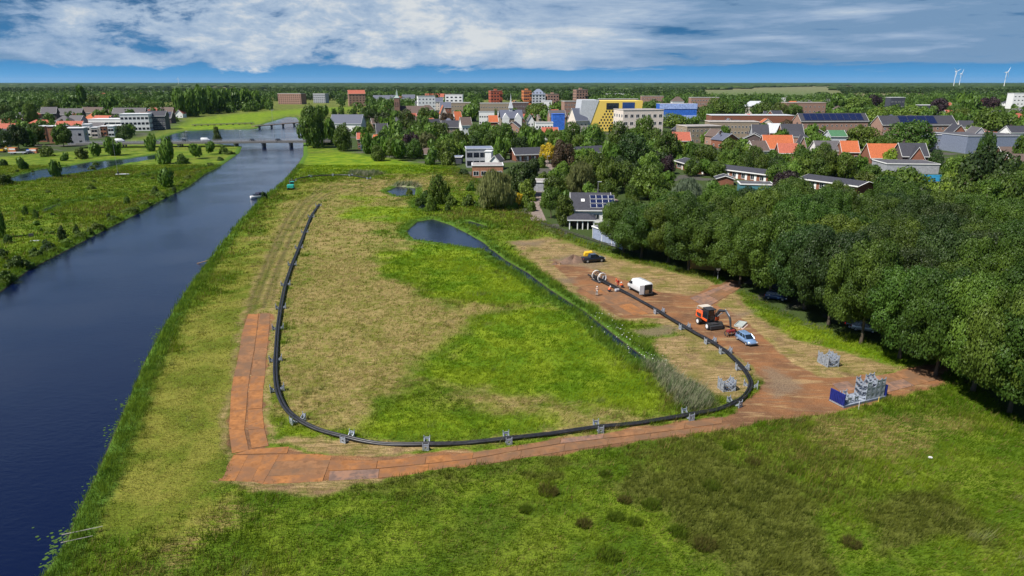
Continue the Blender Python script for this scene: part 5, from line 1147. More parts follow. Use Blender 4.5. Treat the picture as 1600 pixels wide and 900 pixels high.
CLOUDS = [leafcloud(s, 110) for s in range(6)]
def wood(name, x, y, h, wd, leafkey, parts, label=None, cat=None, kind='stuff'):
    Vs, Fs, A = [], [], []; off = 0
    r = np.random.default_rng(5)
    for i in range(len(x)):
        V, F = parts[i % len(parts)]
        a = r.uniform(0, 6.28); ca, sa_ = math.cos(a), math.sin(a)
        q = np.stack([(V[:, 0] * ca - V[:, 1] * sa_) * wd[i] * 0.5 + x[i], (V[:, 0] * sa_ + V[:, 1] * ca) * wd[i] * 0.5 + y[i], V[:, 2] * h[i]], 1)
        Vs.append(q); Fs.append(F + off); off += len(q); A.append(np.full(len(q), r.random()))
    me = np_mesh(name, np.concatenate(Vs), np.concatenate(Fs), [LM[leafkey]])
    at = me.attributes.new('leaf', 'FLOAT', 'POINT'); at.data.foreach_set('value', np.concatenate(A).astype(np.float32))
    o = bpy.data.objects.new(name, me); link(o); return tag(o, label, cat, None, kind)
def clearing(x, y):
    c = np.zeros(len(x), bool)
    for k, pad in (('field', 60), ('tan', 60)):
        c |= zd(k, x, y, pad) > -15
    c |= (zd('lush', x, y, 12) > -8) | (zd('river', x, y, 12) > -8) | (zd('mow', x, y, 12) > -5) | (zd('pond', x, y, 12) > -6)
    return c
def scatter_wood(name, y0, y1, n, hr, wr, leafkey, dens_sc, thr, parts, label, cat, seed):
    r = np.random.default_rng(seed)
    y = np.sqrt(r.uniform(y0 ** 2, y1 ** 2, n * 3)) ; x = r.uniform(-0.86, 0.86, n * 3) * (y + 60)
    k = fbm(x, y, dens_sc, 3, seed) > thr
    k &= ~clearing(x, y)
    px_, py_ = pix(x, y, 0)
    if y0 < 1500:
        for fx, fy, fr in FOOT: k &= ((x - fx) ** 2 + (y - fy) ** 2 > (fr + 8) ** 2)
        for a, b, c_, d in PROT:
            tx, ty = pix(x, y, 12.0); hw = 5 / (y * CP + CAMH * SP) * FPX
            k &= ~((px_ + hw > a) & (px_ - hw < c_) & (py_ > d - 3) & (ty < d))
    x = x[k][:n]; y = y[k][:n]
    return wood(name, x, y, r.uniform(*hr, len(x)), r.uniform(*wr, len(x)), leafkey, parts, label, cat)
# the trees that show smallest are gathered into one mass
def size_(q): return q[6] / (q[4] * CP + CAMH * SP)
tr_ = sorted([q for q in TREES if q[2] != 'bush' and not q[7]], key=size_, reverse=True)
nfix = len([q for q in TREES if q[2] != 'bush' and q[7]])
extra = tr_[285 - nfix:]
for q in extra:
    for c in list(q[0].children): bpy.data.objects.remove(c)
    bpy.data.objects.remove(q[0])
ids = set(id(q) for q in extra); TREES[:] = [q for q in TREES if id(q) not in ids]
print('massed', len(extra), 'trees kept', len([q for q in TREES if q[2] != 'bush']))
wood('garden_trees', np.array([q[3] for q in extra]), np.array([q[4] for q in extra]), np.array([q[5] * .95 for q in extra]), np.array([q[6] * 1.15 for q in extra]), 'mid', [leafcloud(s, 420) for s in range(6)], 'small green garden trees between the farther town houses', 'garden trees')
scatter_wood('town_woodland', 600, 1150, 500, (7, 12), (8, 14), 'mid', 90, 0.46, [leafcloud(s, 260) for s in range(5)], 'green garden trees filling the gaps behind the town centre roofs', 'woodland', 21)
scatter_wood('woodland', 900, 2200, 3600, (9, 15), (12, 20), 'oak', 260, 0.40, CLOUDS, 'mixed green woodland behind the far edge of the town', 'woodland', 22)
scatter_wood('dark_woodland', 1500, 3800, 4500, (10, 17), (18, 30), 'dark', 500, 0.42, CLOUDS, 'dark woodland belt beyond the town', 'woodland', 23)
scatter_wood('distant_forest', 3300, 9000, 4500, (12, 17), (60, 110), 'dark', 1500, 0.36, LUMPS, 'distant dark forest reaching the horizon', 'forest', 24)
scatter_wood('horizon_forest', 8500, 26000, 5000, (14, 21), (220, 420), 'dark', 5000, 0.33, LUMPS, 'thin blue dark forest line on the horizon', 'forest', 25)
# ------------------------------------------------------------------ work site
steel = mat('galvanised_steel', (0.37, 0.41, 0.47), 0.45, metal=0.35, var=0.12, scale=4)
steeld = mat('dull_blue_grey_steel', (0.16, 0.20, 0.30), 0.5, metal=0.3, var=0.15, scale=4)
blackpe = mat('black_pipe', (0.014, 0.014, 0.016), 0.48, var=0.3, scale=2, spec=0.6)
rust = mat('rusty_steel_plate', (0.320, 0.132, 0.038), 0.78, var=0.22, scale=1.6, col2=(0.190, 0.092, 0.042), bump=0.3)
rustd = mat('dusty_steel_plate', (0.245, 0.118, 0.050), 0.88, var=0.22, scale=1.4, col2=(0.150, 0.084, 0.045), bump=0.3)
rustg = mat('dark_worn_steel_plate', (0.165, 0.105, 0.080), 0.8, var=0.14, scale=1.8, col2=(0.26, 0.14, 0.085), bump=0.3)
rubber = mat('tyre_rubber', (0.018, 0.018, 0.019), 0.85); rimm = mat('wheel_rim', (0.45, 0.46, 0.48), 0.4, metal=0.5)
cglass = mat('car_glass', (0.012, 0.018, 0.026), 0.06, spec=0.8); blackp = mat('black_plastic', (0.02, 0.02, 0.022), 0.6)
lampm = mat('headlamp_glass', (0.6, 0.62, 0.65), 0.15); taill = mat('tail_lamp', (0.35, 0.01, 0.01), 0.3)
def V2(px, py, z=0.0): return Vector((*G(px, py, z), z))
ORD = ['first', 'second', 'third', 'fourth', 'fifth', 'sixth', 'seventh', 'eighth', 'ninth', 'tenth', 'eleventh', 'twelfth', 'thirteenth', 'fourteenth', 'fifteenth', 'sixteenth', 'seventeenth', 'eighteenth', 'nineteenth', 'twentieth', 'twenty-first', 'twenty-second', 'twenty-third', 'twenty-fourth', 'twenty-fifth', 'twenty-sixth']
# --- steel road plates
NPL = [0]
def plate(c4, label, m=rust, z=0.045):
    w4 = [Vector(G(a, b)) for a, b in c4]; c = sum(w4, Vector((0, 0))) / 4
    w4 = [c + (p - c) * 0.990 for p in w4]
    area = sum(w4[i].x * w4[(i + 1) % 4].y - w4[(i + 1) % 4].x * w4[i].y for i in range(4))
    if area < 0: w4 = w4[::-1]
    tx, ty = random.uniform(-.004, .004), random.uniform(-.004, .004)
    mb = MB(); loc = [(p - c) for p in w4]
    vs = [(p.x, p.y, z - .03 + p.x * tx + p.y * ty) for p in loc] + [(p.x, p.y, z + random.uniform(-.004, .012) + p.x * tx + p.y * ty) for p in loc]
    mb.add(vs, [(3, 2, 1, 0), (4, 5, 6, 7), (0, 1, 5, 4), (1, 2, 6, 5), (2, 3, 7, 6), (3, 0, 4, 7)])
    if (w4[0] - w4[1]).length > 1.2 and random.random() < 0.6:
        d = (loc[1] - loc[0]).normalized(); q = loc[0].lerp(loc[2], .06); mb.box(q.x - .12, q.x + .12, q.y - .05, q.y + .05, z + .012, z + .03)
    o = mb.build('road_plate', m, None, loc=(c.x, c.y, 0)); NPL[0] += 1
    return tag(o, label, 'road plate', 'steel road plates laid as a temporary track')
Lc = [((388, 491), (404, 491)), ((382, 508), (402, 508)), ((377.5, 525), (400.3, 525)), ((374.5, 544), (397.5, 544)), ((371, 565), (394, 565)), ((365, 589), (390, 588)), ((361, 612), (387, 612)), ((359.5, 642), (385, 640)), ((357.5, 672), (382, 672)), ((362.5, 709), (389, 704))]
Rc = [((406.5, 490), (422, 489)), ((404, 507), (421.3, 507)), ((401.5, 524), (419.5, 524)), ((399, 543), (418, 543)), ((396, 563), (415.5, 563)), ((392.5, 588), (414, 588)), ((389.5, 611), (411.3, 610)), ((387.5, 640), (410, 638)), ((388, 672), (413, 670)), ((393.5, 701), (420, 697))]
for side, cc in (('left', Lc), ('right', Rc)):
    for i in range(9):
        a, b = cc[i]; d, c = cc[i + 1]
        plate([a, b, c, d], f'rusty road plate, {ORD[i]} from the far end in the {side} row of the riverside track', random.choice([rust, rust, rust, rustd]))
plate([(364, 710.5), (393, 702.5), (452, 698), (449, 708.5)], 'rusty road plate lying crosswise where the riverside track meets the corner')
tops = [365, 388, 413, 436]; bots = [341, 367, 392, 410]; yb = [752, 752.3, 754, 757]
for i in range(3): plate([(bots[i], yb[i]), (bots[i + 1], yb[i + 1]), (tops[i + 1], 711.5), (tops[i], 711.5)], f'bright rusty corner plate set askew, {ORD[i]} from the left tip of the corner')
fr_ = [0, .27, .5, .77, 1]
for i in range(4):
    def L_(t): return (410 + 26 * t, 757 - 46 * t)
    def Rr(t): return (504 + 16 * t, 753 - 44 * t)
    plate([L_(fr_[i]), Rr(fr_[i]), Rr(fr_[i + 1]), L_(fr_[i + 1])], f'long rusty plate right of the corner, {ORD[i]} from the near edge', random.choice([rust, rustd]))
X_ = [515, 590, 700, 750, 815, 895, 970, 1050, 1130]; TP = [720, 720.5, 711, 707, 695.5, 683, 675, 664, 652]; MDa = [736.5, 733, 722.5, 716, 704, 691, 683.5, 674, 662]; BT = [752, 748, 736.5, 728, 717, 703.5, 692.5, 682, 671]
def row_plates(top, bot, rowname, x0=515, x1=1125):
    x = x0; i = 0
    while x < x1:
        yt = np.interp(x, X_, top); wx, wy = G(x, yt); x2 = x
        while True:
            x2 += 1; q = G(x2, np.interp(x2, X_, top))
            if math.hypot(q[0] - wx, q[1] - wy) > 5.0: break
        sh = -2
        r_ = random.random(); m_ = rust if x < 700 and r_ < .7 else (rustd if r_ < .8 else rustg)
        if abs((x + x2) / 2 - 930) < 45 and rowname.startswith('inner'): m_ = rustg
        plate([(x, np.interp(x, X_, top)), (x2, np.interp(x2, X_, top)), (x2 + sh, np.interp(x2, X_, bot)), (x + sh, np.interp(x, X_, bot))], f'dusty road plate, {ORD[i]} from the corner in the {rowname}', m_)
        x = x2; i += 1
row_plates(TP, [a - .5 for a in MDa], 'inner row beside the pipeline'); row_plates([a + .5 for a in MDa], BT, 'outer row beside the green field')
def grid(c4, nu, nv, label, m_):
    A_, B_, C_, D_ = [Vector(G(*p)) for p in c4]
    k = 0
    for i in range(nu):
        for j in range(nv):
            def q(u, v):
                p = A_.lerp(B_, u).lerp(D_.lerp(C_, u), v); return pix(p.x, p.y, 0)
            plate([q(i / nu, j / nv), q((i + 1) / nu, j / nv), q((i + 1) / nu, (j + 1) / nv), q(i / nu, (j + 1) / nv)], label.format(ORD[i], ORD[j]), random.choice(m_)); k += 1
grid([(906, 449), (960, 443), (1036, 489), (978, 494)], 5, 3, 'dusty plate under the pipe crew, {1} along the pipe and {0} from the pipe end', [rustd, rust, rustd])
grid([(1078, 466), (1140, 441.5), (1160, 448), (1103, 482)], 3, 3, 'brown plate of the short arm towards the grove, {0} outward in the {1} row', [rustd, rustg])
grid([(1300, 600), (1440, 575), (1474, 591), (1330, 628)], 6, 2, 'brown plate of the right access road, {0} from the stacked frames in the {1} row', [rustd, rustg, rustd])
# --- pipe cradles
def cradle_meshes():
    out = []
    for s in (-1, 1):                     # end portals at y = +-1
        mb = MB(); y = s * 1.0
        for x in (-.38, .38): mb.box(x - .045, x + .045, y - .05, y + .05, 0, 1.15)
        mb.box(-.335, .335, y - .045, y + .045, 0, .10); mb.box(-.335, .335, y - .045, y + .045, .84, .92)
        # plate with round hole
        n = 16; ring = []; sq = []
        for k in range(n):
            a = 2 * math.pi * k / n; ring.append((.14 * math.cos(a), .14 * math.sin(a)))
            m_ = max(abs(math.cos(a)), abs(math.sin(a))); sq.append((.30 * math.cos(a) / m_, .33 * math.sin(a) / m_))
        vs = []
        for yy in (y - .02, y + .02): vs += [(q[0], yy, .47 + q[1]) for q in ring] + [(q[0], yy, .47 + q[1]) for q in sq]
        fs = []
        for k in range(n):
            l = (k + 1) % n
            fs += [(k, n + k, n + l, l), (2 * n + k, 2 * n + l, 3 * n + l, 3 * n + k), (k, l, 2 * n + l, 2 * n + k), (n + k, 3 * n + k, 3 * n + l, n + l)]
        mb.add(vs, fs); out.append(('end_frame', mb.mesh('end_frame', steel)))
    mb = MB()
    for x in (-.34, .34):                 # curved saddle beams
        top = []; bot = []
        for k in range(13):
            t_ = -1 + 2 * k / 12; y = t_ * .94; top.append((y, .22 + .60 * abs(t_) ** 2.4)); bot.append((y, .08 + .30 * abs(t_) ** 2.4))
        vs = [(x - .035, a, b) for a, b in top] + [(x - .035, a, b) for a, b in bot] + [(x + .035, a, b) for a, b in top] + [(x + .035, a, b) for a, b in bot]
        fs = []
        for k in range(12):
            fs += [(k, k + 1, 13 + k + 1, 13 + k), (26 + k, 39 + k, 39 + k + 1, 26 + k + 1), (k, 26 + k, 26 + k + 1, k + 1), (13 + k, 13 + k + 1, 39 + k + 1, 39 + k)]
        fs += [(0, 13, 39, 26), (12, 38, 51, 25)]
        mb.add(vs, fs)
    for t_ in (-.6, -.2, .2, .6): mb.cyl((-.3, t_ * .94, .20 + .6 * abs(t_) ** 2.4), (.3, t_ * .94, .20 + .6 * abs(t_) ** 2.4), .06, n=8)
    out.append(('saddle', mb.mesh('saddle', steel)))
    mb = MB(); mb.box(-.045, .045, -.95, .95, .0, .07); mb.box(-.3, .3, -.72, -.66, .005, .09); mb.box(-.3, .3, .66, .72, .005, .09); out.append(('foot_beam', mb.mesh('foot_beam', steeld)))
    return out
CRM = cradle_meshes()
def cradle(x, y, z, rz, label, group):
    o = thing('pipe_cradle', label, 'pipe cradle', (x, y, z), rz, group); o.scale = (.84, .84, .84)
    for nm, me in CRM: link(bpy.data.objects.new(nm, me), o)
    return o
# --- pipeline
pp = [(922, 428.5), (945, 439.5), (975, 454), (1000, 467), (1030, 485), (1070, 509), (1110, 531), (1138, 550), (1160, 572), (1172, 590), (1172, 604), (1160, 619), (1145, 628), (1120, 636.5), (1075, 646), (1000, 657), (935, 665), (860, 674), (793, 683), (720, 689), (666, 691.5), (610, 690.5), (560, 685), (510, 672), (470, 656), (447, 636), (434, 610), (430, 580), (431, 548), (434, 510), (438.5, 478), (446, 442), (456.5, 411), (467, 385), (476, 361), (486, 337), (499, 318)]
path = [Vector(G(a, b, .55)) for a, b in pp]
def smooth_path(ps, n=6):
    o = []
    for i in range(len(ps) - 1):
        p0 = ps[max(0, i - 1)]; p1 = ps[i]; p2 = ps[i + 1]; p3 = ps[min(len(ps) - 1, i + 2)]
        for k in range(n):
            t_ = k / n; o.append(0.5 * ((2 * p1) + (p2 - p0) * t_ + (2 * p0 - 5 * p1 + 4 * p2 - p3) * t_ ** 2 + (3 * p1 - p0 - 3 * p2 + p3) * t_ ** 3))
    o.append(ps[-1]); return o
sp_ = smooth_path(path)
def along(px, py):
    q = Vector(G(px, py, .4)); i = min(range(len(sp_)), key=lambda k: (sp_[k] - q).length)
    d = sp_[min(i + 1, len(sp_) - 1)] - sp_[max(i - 1, 0)]; return sp_[i], math.atan2(d.y, d.x), i
sup = [(1032, 486), (1072, 510), (1112, 533), (1137, 549), (1162, 574), (1173, 600), (1147, 627), (1072, 646.5), (933, 665.5), (792, 683), (666, 691.5), (550, 682), (467, 655), (433, 607), (430, 562), (433.5, 512), (438.5, 478), (446, 443), (456.5, 412), (467, 386), (476, 361), (486, 337), (498, 320)]
supi = []
for k, (a, b) in enumerate(sup):
    c, rz, i = along(a, b); cradle(c.x, c.y, 0.0, rz, f'grey steel pipe cradle carrying the black pipes, {ORD[k]} counted from the pipe crew', 'pipe cradles carrying the pipeline'); supi.append(i)
def pipe(off, label, i0=0, zb=.43):
    pts = []
    for i in range(i0, len(sp_)):
        d = (sp_[min(i + 1, len(sp_) - 1)] - sp_[max(i - 1, 0)]).normalized(); n = Vector((-d.y, d.x))
        near = min(abs(i - s) for s in supi); z = zb - .16 * min(1, near / 6) + (.25 if i < 18 else 0) * (1 - i / 18)
        off2 = off * (1 + (1.6 if i < 18 else 0) * (1 - i / 18))
        p = sp_[i] + n * off2; pts.append((p.x, p.y, z))
    mb = MB(); mb.tube(pts, .155, 10); return tag(mb.build('pipe', blackpe, None, True), label, 'pipe', 'black pipeline')
pipe(.17, 'long black pipe on the outer side of the loop'); pipe(-.17, 'long black pipe on the inner side of the loop', 0)
fp = smooth_path([Vector(G(a, b, .3)) for a, b in [(455, 284), (466, 279), (485, 275.5), (520, 273.5), (548, 274), (580, 279.5)]])
tag(MB().tube([(p.x, p.y, .3) for p in fp], .24, 8).build('pipe', blackpe, None, True), 'separate black pipe curving over the far meadow beside the teal digger', 'pipe')
for k, i in enumerate((3, 12, 18, 24, 29)):
    d = fp[min(i + 1, len(fp) - 1)] - fp[i - 1]; cradle(fp[i].x, fp[i].y, 0, math.atan2(d.y, d.x), f'small looking grey cradle under the far pipe, {ORD[k]} from the teal digger', 'pipe cradles carrying the far pipe')
# loose and stacked cradles
def heading(a, b): p, q = Vector(G(*a)), Vector(G(*b)); d = q - p; return math.atan2(d.y, d.x)
hd = heading((1318, 638), (1384, 622)); base = Vector(G(1318, 638)); ux = Vector((math.cos(hd), math.sin(hd))); uy = Vector((-ux.y, ux.x))
Lr = (Vector(G(1385, 622)) - base).length; Wr = (Vector(G(1293, 627)) - base).length
if (Vector(G(1293, 627)) - base).dot(uy) < 0: uy = -uy
c = base + ux * Lr / 2 + uy * Wr / 2
fr = thing('flat_rack', 'blue flat rack with upright blue end walls at the edge of the green field', 'flat rack', (c.x, c.y, 0), hd)
navy = mat('navy_blue_paint', (0.012, 0.022, 0.165), 0.5, var=.15, scale=2)
MB().box(-Lr / 2, Lr / 2, -Wr / 2, Wr / 2, .06, .28).build('deck', steel, fr)
for s in (-1, 1):
    mb = MB(); x = s * (Lr / 2 - .06); mb.box(x - .06, x + .06, -Wr / 2, Wr / 2, .282, 1.75)
    for i in range(9): y = -Wr / 2 + Wr * (i + .5) / 9; mb.box(x - .12, x + .12, y - .06, y + .06, .285, 1.72)
    mb.build('end_wall', navy, fr)
for s in (-1, 1): MB().box(-Lr / 2, Lr / 2, s * Wr / 2 - .03, s * Wr / 2 + .03, .0, .30).build('side_beam', steeld, fr)
k = 0
for col in range(4):
    for lev in range((3, 2, 3, 3)[col]):
        q = base + ux * (Lr - .75 - .80 * (3 - col)) + uy * (Wr / 2 - .12)
        cradle(q.x, q.y, .285 + lev * 0.80, hd, f'grey cradle on the blue flat rack, {["lowest", "middle", "topmost"][lev]} in the {["leftmost", "second", "third", "rightmost"][col]} stack', 'cradles stacked on the flat rack'); k += 1
for i in range(2):
    q = base + ux * (Lr * .16 + 1.1 * i) + uy * Wr / 2; cradle(q.x, q.y, .29, hd + .05 * i, f'single grey cradle on the flat rack deck, {["close to the left blue end wall", "between the loose one and the stacks"][i]}', 'cradles stacked on the flat rack')
def stack(px0, py0, px1, py1, n, levels, lab):
    a = Vector(G(px0, py0)); b = Vector(G(px1, py1)); d = (b - a).normalized(); hd2 = math.atan2(d.y, d.x); u = Vector((-d.y, d.x))
    for i in range(n):
        for lv in range(levels):
            q = a + d * (.4 + .80 * i) + u * .8
            cradle(q.x, q.y, lv * .80, hd2, f'grey cradle in the {lab}, {["lower", "upper"][lv]} layer, {["left", "middle", "right"][i] if n == 3 else ["left", "right"][i]} one', 'spare cradles stacked on the dry grass')
stack(1277, 565, 1292, 574, 3, 2, 'stack on the mown grass near the grove')
stack(1121, 607, 1134, 618, 2, 2, 'stack inside the pipe bend')
# --- vehicles
def wheel(parent, x, y, r, w, dual=False, rim=rimm):
    mb = MB(); mb.cyl((0, -w / 2, 0), (0, w / 2, 0), r, n=18); t_ = mb.build('wheel', rubber, parent, loc=(x, y, r), bevel=.03)
    s = -1 if y < 0 else 1
    mb = MB(); mb.cyl((0, s * (w / 2 - .02), 0), (0, s * (w / 2 + .015), 0), r * .58, n=14); mb.cyl((0, s * (w / 2 + .015), 0), (0, s * (w / 2 + .05), 0), r * .2, n=8); mb.build('rim', rim, t_)
def body_loft(st):
    rings = []
    for x, hw, z0, z1 in st:
        h = z1 - z0; prof = [(.84, 0), (1, .14), (1.0, .55), (.95, .85), (.80, 1.0)]
        rings.append([(x, -hw * a, z0 + h * b) for a, b in prof[::-1]][::-1] + [(x, hw * a, z0 + h * b) for a, b in prof[::-1]])
    return rings
def frustum(mb, b, tp, z0, z1, mi=0):
    """b/tp = (x0,x1,halfwidth)"""
    vs = [(b[0], -b[2], z0), (b[1], -b[2], z0), (b[1], b[2], z0), (b[0], b[2], z0), (tp[0], -tp[2], z1), (tp[1], -tp[2], z1), (tp[1], tp[2], z1), (tp[0], tp[2], z1)]
    mb.add(vs, [(3, 2, 1, 0), (4, 5, 6, 7), (0, 1, 5, 4), (1, 2, 6, 5), (2, 3, 7, 6), (3, 0, 4, 7)], mi); return vs
def car(name, label, cat, loc, rz, paint, st, gh, z0, z1, wx, r, tw, posts=3, group=None):
    o = thing(name, label, cat, (loc[0], loc[1], loc[2] if len(loc) > 2 else 0.0), rz, group)
    MB().loft(body_loft(st)).build('body', paint, o, True, bevel=.0)
    b, tp = gh; g_ = MB(); vs = frustum(g_, b, tp, z0, z1); cb = g_.build('window', cglass, o)
    rb = MB(); frustum(rb, (tp[0] - .04, tp[1] + .06, tp[2] + .03), (tp[0] + .08, tp[1] - .1, tp[2] - .06), z1 - .02, z1 + .06)
    for s in (-1, 1):
        for f in [i / (posts) for i in range(posts + 1)]:
            p0 = Vector((b[0] + (b[1] - b[0]) * f, s * (b[2] + .005), z0)); p1 = Vector((tp[0] + (tp[1] - tp[0]) * f, s * (tp[2] + .005), z1)); rb.tube([p0, p1], .035, 4)
    rb.build('roof', paint, o)
    x_f = st[-1][0]; x_r = st[0][0]
    for s in (-1, 1):
        zf = st[-2][2] + (st[-2][3] - st[-2][2]) * .70
        MB().box(x_f - .22, x_f + .0, s * tw * .78 - .16, s * tw * .78 + .16, zf - .08, zf + .07).build('headlight', lampm, o, bevel=.02)
        MB().box(x_r - .01, x_r + .10, s * tw * .85 - .08, s * tw * .85 + .08, zf + .05, zf + .32).build('tail_light', taill, o)
    MB().box(x_f - .10, x_f + .04, -tw * .7, tw * .7, .22, .42).build('bumper', blackp, o, bevel=.03)
    for s in (-1, 1): MB().box(b[1] - .30, b[1] - .14, s * (tw + .02) - .07, s * (tw + .02) + .07, z0 + .02, z0 + .16).build('wing_mirror', paint, o)
    for x in wx:
        for s in (-1, 1): wheel(o, x, s * (tw - .08), r, .2)
    return o
HATCH = dict(st=[(-1.92, .68, .34, .80), (-1.80, .79, .24, .98), (-1.0, .83, .2, 1.0), (0, .83, .2, .97), (.9, .82, .2, .93), (1.5, .78, .21, .80), (1.80, .68, .24, .70), (1.92, .52, .32, .56)], gh=((-1.76, 1.05, .72), (-1.42, .32, .56)), z0=.93, z1=1.42, wx=(-1.2, 1.22), r=.30, tw=.80)
def side_place(rearpx, frontpx, half, sgn):
    a = Vector(G(*rearpx)); b = Vector(G(*frontpx)); d = (b - a); rz = math.atan2(d.y, d.x); n = Vector((-d.y, d.x)).normalized() * sgn
    c = (a + b) / 2 + n * half; return (c.x, c.y), rz
bluep = mat('light_blue_car_paint', (0.20, 0.32, 0.52), 0.25, metal=.3, var=.04, coat=.6)
loc, rz = side_place((1152, 531.5), (1164.5, 539.5), .8, 1)
car('parked_car', 'light blue metallic hatchback parked beside the wheeled excavator', 'car', loc, rz, bluep, **HATCH)
silver = mat('silver_car_paint', (.45, .46, .47), .3, metal=.4, var=.04, coat=.5)
blackc = mat('black_car_paint', (0.012, 0.014, 0.020), 0.2, var=.04, coat=.8)
loc, rz = side_place((917, 411.5), (941, 409.5), .9, 1)
pk = car('pickup_truck', 'black double cab pickup truck standing by the heap of soil', 'pickup truck', loc, rz, blackc, st=[(-2.62, .86, .45, 1.10), (-2.55, .92, .35, 1.14), (-1.0, .93, .32, 1.16), (.9, .93, .32, 1.14), (2.0, .90, .34, 1.08), (2.5, .80, .4, .98), (2.62, .65, .5, .8)], gh=((-1.0, 1.35, .80), (-.75, .65, .66)), z0=1.12, z1=1.75, wx=(-1.65, 1.7), r=.40, tw=.90)
MB().box(-2.5, -1.1, -.78, .78, 1.10, 1.165).build('bed_shade_panel', blackp, pk)  # flat black panel stands in for the shaded recess of the bed
# white van
loc, rz = side_place((1005, 464), (979, 450.5), 1.0, -1)
whitep = mat('white_van_paint', (0.72, 0.73, 0.74), 0.3, var=.03, coat=.4)
vn = thing('delivery_van', 'white high roof van with its rear doors open beside the pipe', 'van', (*loc, 0), rz)
MB().loft(body_loft([(-2.98, .90, .42, 2.35), (-2.9, .98, .35, 2.5), (-1, .99, .33, 2.56), (1.0, .99, .33, 2.56), (1.55, .95, .33, 2.3), (2.2, .93, .34, 1.42), (2.85, .88, .36, 1.15), (3.0, .72, .42, .8)])).build('body', whitep, vn, True)
g_ = MB(); g_.add([(1.60, -.70, 2.26), (1.60, .70, 2.26), (2.22, .80, 1.46), (2.22, -.80, 1.46)], [(0, 1, 2, 3)]); g_.v = [(x + .06, y, z + .05) for x, y, z in g_.v]; g_.build('windscreen', cglass, vn)
for s in (-1, 1):
    MB().box(1.0, 1.75, s * .985 - .03, s * .985 + .02, 1.40, 1.95).build('side_window', cglass, vn)
    MB().box(-2.7, 2.3, s * 1.0 - .02, s * 1.0 + .02, .42, .62).build('side_strip', blackp, vn)
    MB().box(-.04, .0, 0, .90, 0, 1.75).build('rear_door', whitep, vn, loc=(-2.98, s * .92, .52), rz=(R(92) if s < 0 else R(-2)) + (math.pi if s < 0 else 0))
    MB().box(2.75, 2.98, s * .68 - .14, s * .68 + .14, .78, .98).build('headlight', lampm, vn)
    MB().box(1.78, 1.98, s * 1.10 - .08, s * 1.10 + .08, 1.42, 1.7).build('wing_mirror', blackp, vn)
    for x in (-1.75, 1.85): wheel(vn, x, s * .9, .34, .22)
MB().box(-3.02, -2.9, -.80, .80, .55, 2.25).build('cargo_shade_panel', mat('painted_interior_shade', (.02, .018, .016), .9), vn)  # solid panel, shade of the open cargo hold put into its colour
MB().box(-3.06, -3.022, -.1, .62, .58, 1.25).build('cargo', MT['wood'], vn)
MB().box(-3.16, -2.99, -.95, .95, .34, .52).build('bumper', blackp, vn)
# wheeled excavator
loc, rz = side_place((1091.5, 506.5), (1105.2, 514.5), 1.15, 1)
ex = thing('wheeled_excavator', 'orange wheeled excavator with dark cab and grab on its lowered arm', 'excavator', (*loc, 0), rz)
orange = mat('bright_orange_paint', (0.80, 0.105, 0.02), 0.35, var=.06, coat=.3); dgp = mat('dark_grey_paint', (0.035, 0.037, 0.042), 0.45, var=.1)
MB().box(-1.7, 1.7, -.5, .5, .55, .95).box(-1.4, -1.15, -1.1, 1.1, .5, .75).box(1.15, 1.4, -1.1, 1.1, .5, .75).box(1.75, 2.2, -1.15, 1.15, .2, .75).build('chassis', dgp, ex, bevel=.03)
for x in (-1.35, 1.35):
    for s in (-1, 1): wheel(ex, x, s * 1.1, .56, .52, rim=MT['white'])
MB().cyl((0, 0, .95), (0, 0, 1.15), .7, n=20).build('slew_ring', dgp, ex)
MB().box(-2.3, -.35, -1.2, 1.2, 1.15, 2.25).box(-2.3, -1.6, -1.25, 1.25, 1.1, 1.6).build('engine_cover', orange, ex, bevel=.14)
MB().box(-.35, .9, -1.2, -.9, 1.15, 1.5).box(-.35, .9, .35, 1.2, 1.15, 1.75).build('deck', orange, ex, bevel=.05)
MB().box(-2.42, -2.3, -1.0, 1.0, 1.15, 1.95).build('counterweight', dgp, ex, bevel=.05); MB().box(-1.9, -.7, -1.235, -1.215, 1.4, 2.0).build('side_grille', dgp, ex); MB().cyl((-1.4, .5, 2.2), (-1.4, .5, 2.75), .07, n=8).build('exhaust', dgp, ex)
rl_ = MB().tube([(-2.2, -1.15, 2.25), (-2.2, -1.15, 2.6), (-.6, -1.15, 2.6), (-.6, -1.15, 2.25)], .03, 5); rl_.build('handrail', steel, ex)
cb = MB().box(-.35, .95, -1.1, .15, 1.2, 3.0).build('cab', cglass, ex, bevel=.08)
cf = MB()
for x in (-.36, 1.06):
    for y in (-1.11, .26): cf.tube([(x, y, 1.2), (x, y, 3.12)], .06, 4)
cf.box(-.45, 1.15, -1.18, .33, 3.1, 3.2); cf.build('cab_frame', dgp, cb)
MB().box(-2.1, -.45, -1.0, .8, 2.95, 3.02).box(-2.2, -2.1, -1.0, -.9, 2.2, 2.96).box(-2.05, -1.97, .65, .73, 2.2, 2.96).build('roof_canopy', mat('beige_canopy', (.52, .47, .40), .6), ex)
MB().tube([(.5, .65, 1.6), (1.6, .65, 3.1), (3.2, .65, 3.5), (4.4, .65, 2.7)], [.26, .26, .22, .16], 6).build('boom', dgp, ex)
MB().tube([(4.15, .65, 2.95), (4.5, .65, 2.4), (4.85, .65, 1.0)], [.16, .2, .13], 6).build('stick', dgp, ex)
MB().tube([(1.0, .65, 1.9), (2.4, .65, 3.0)], .07, 6).build('cylinder', steel, ex); MB().tube([(3.0, .65, 3.75), (4.3, .65, 3.0)], .06, 6).build('cylinder', steel, ex)
gb = MB().box(4.5, 5.2, .0, 1.3, .55, 1.0).build('grab', mat('dark_red_paint', (.22, .03, .03), .5), ex, bevel=.05)
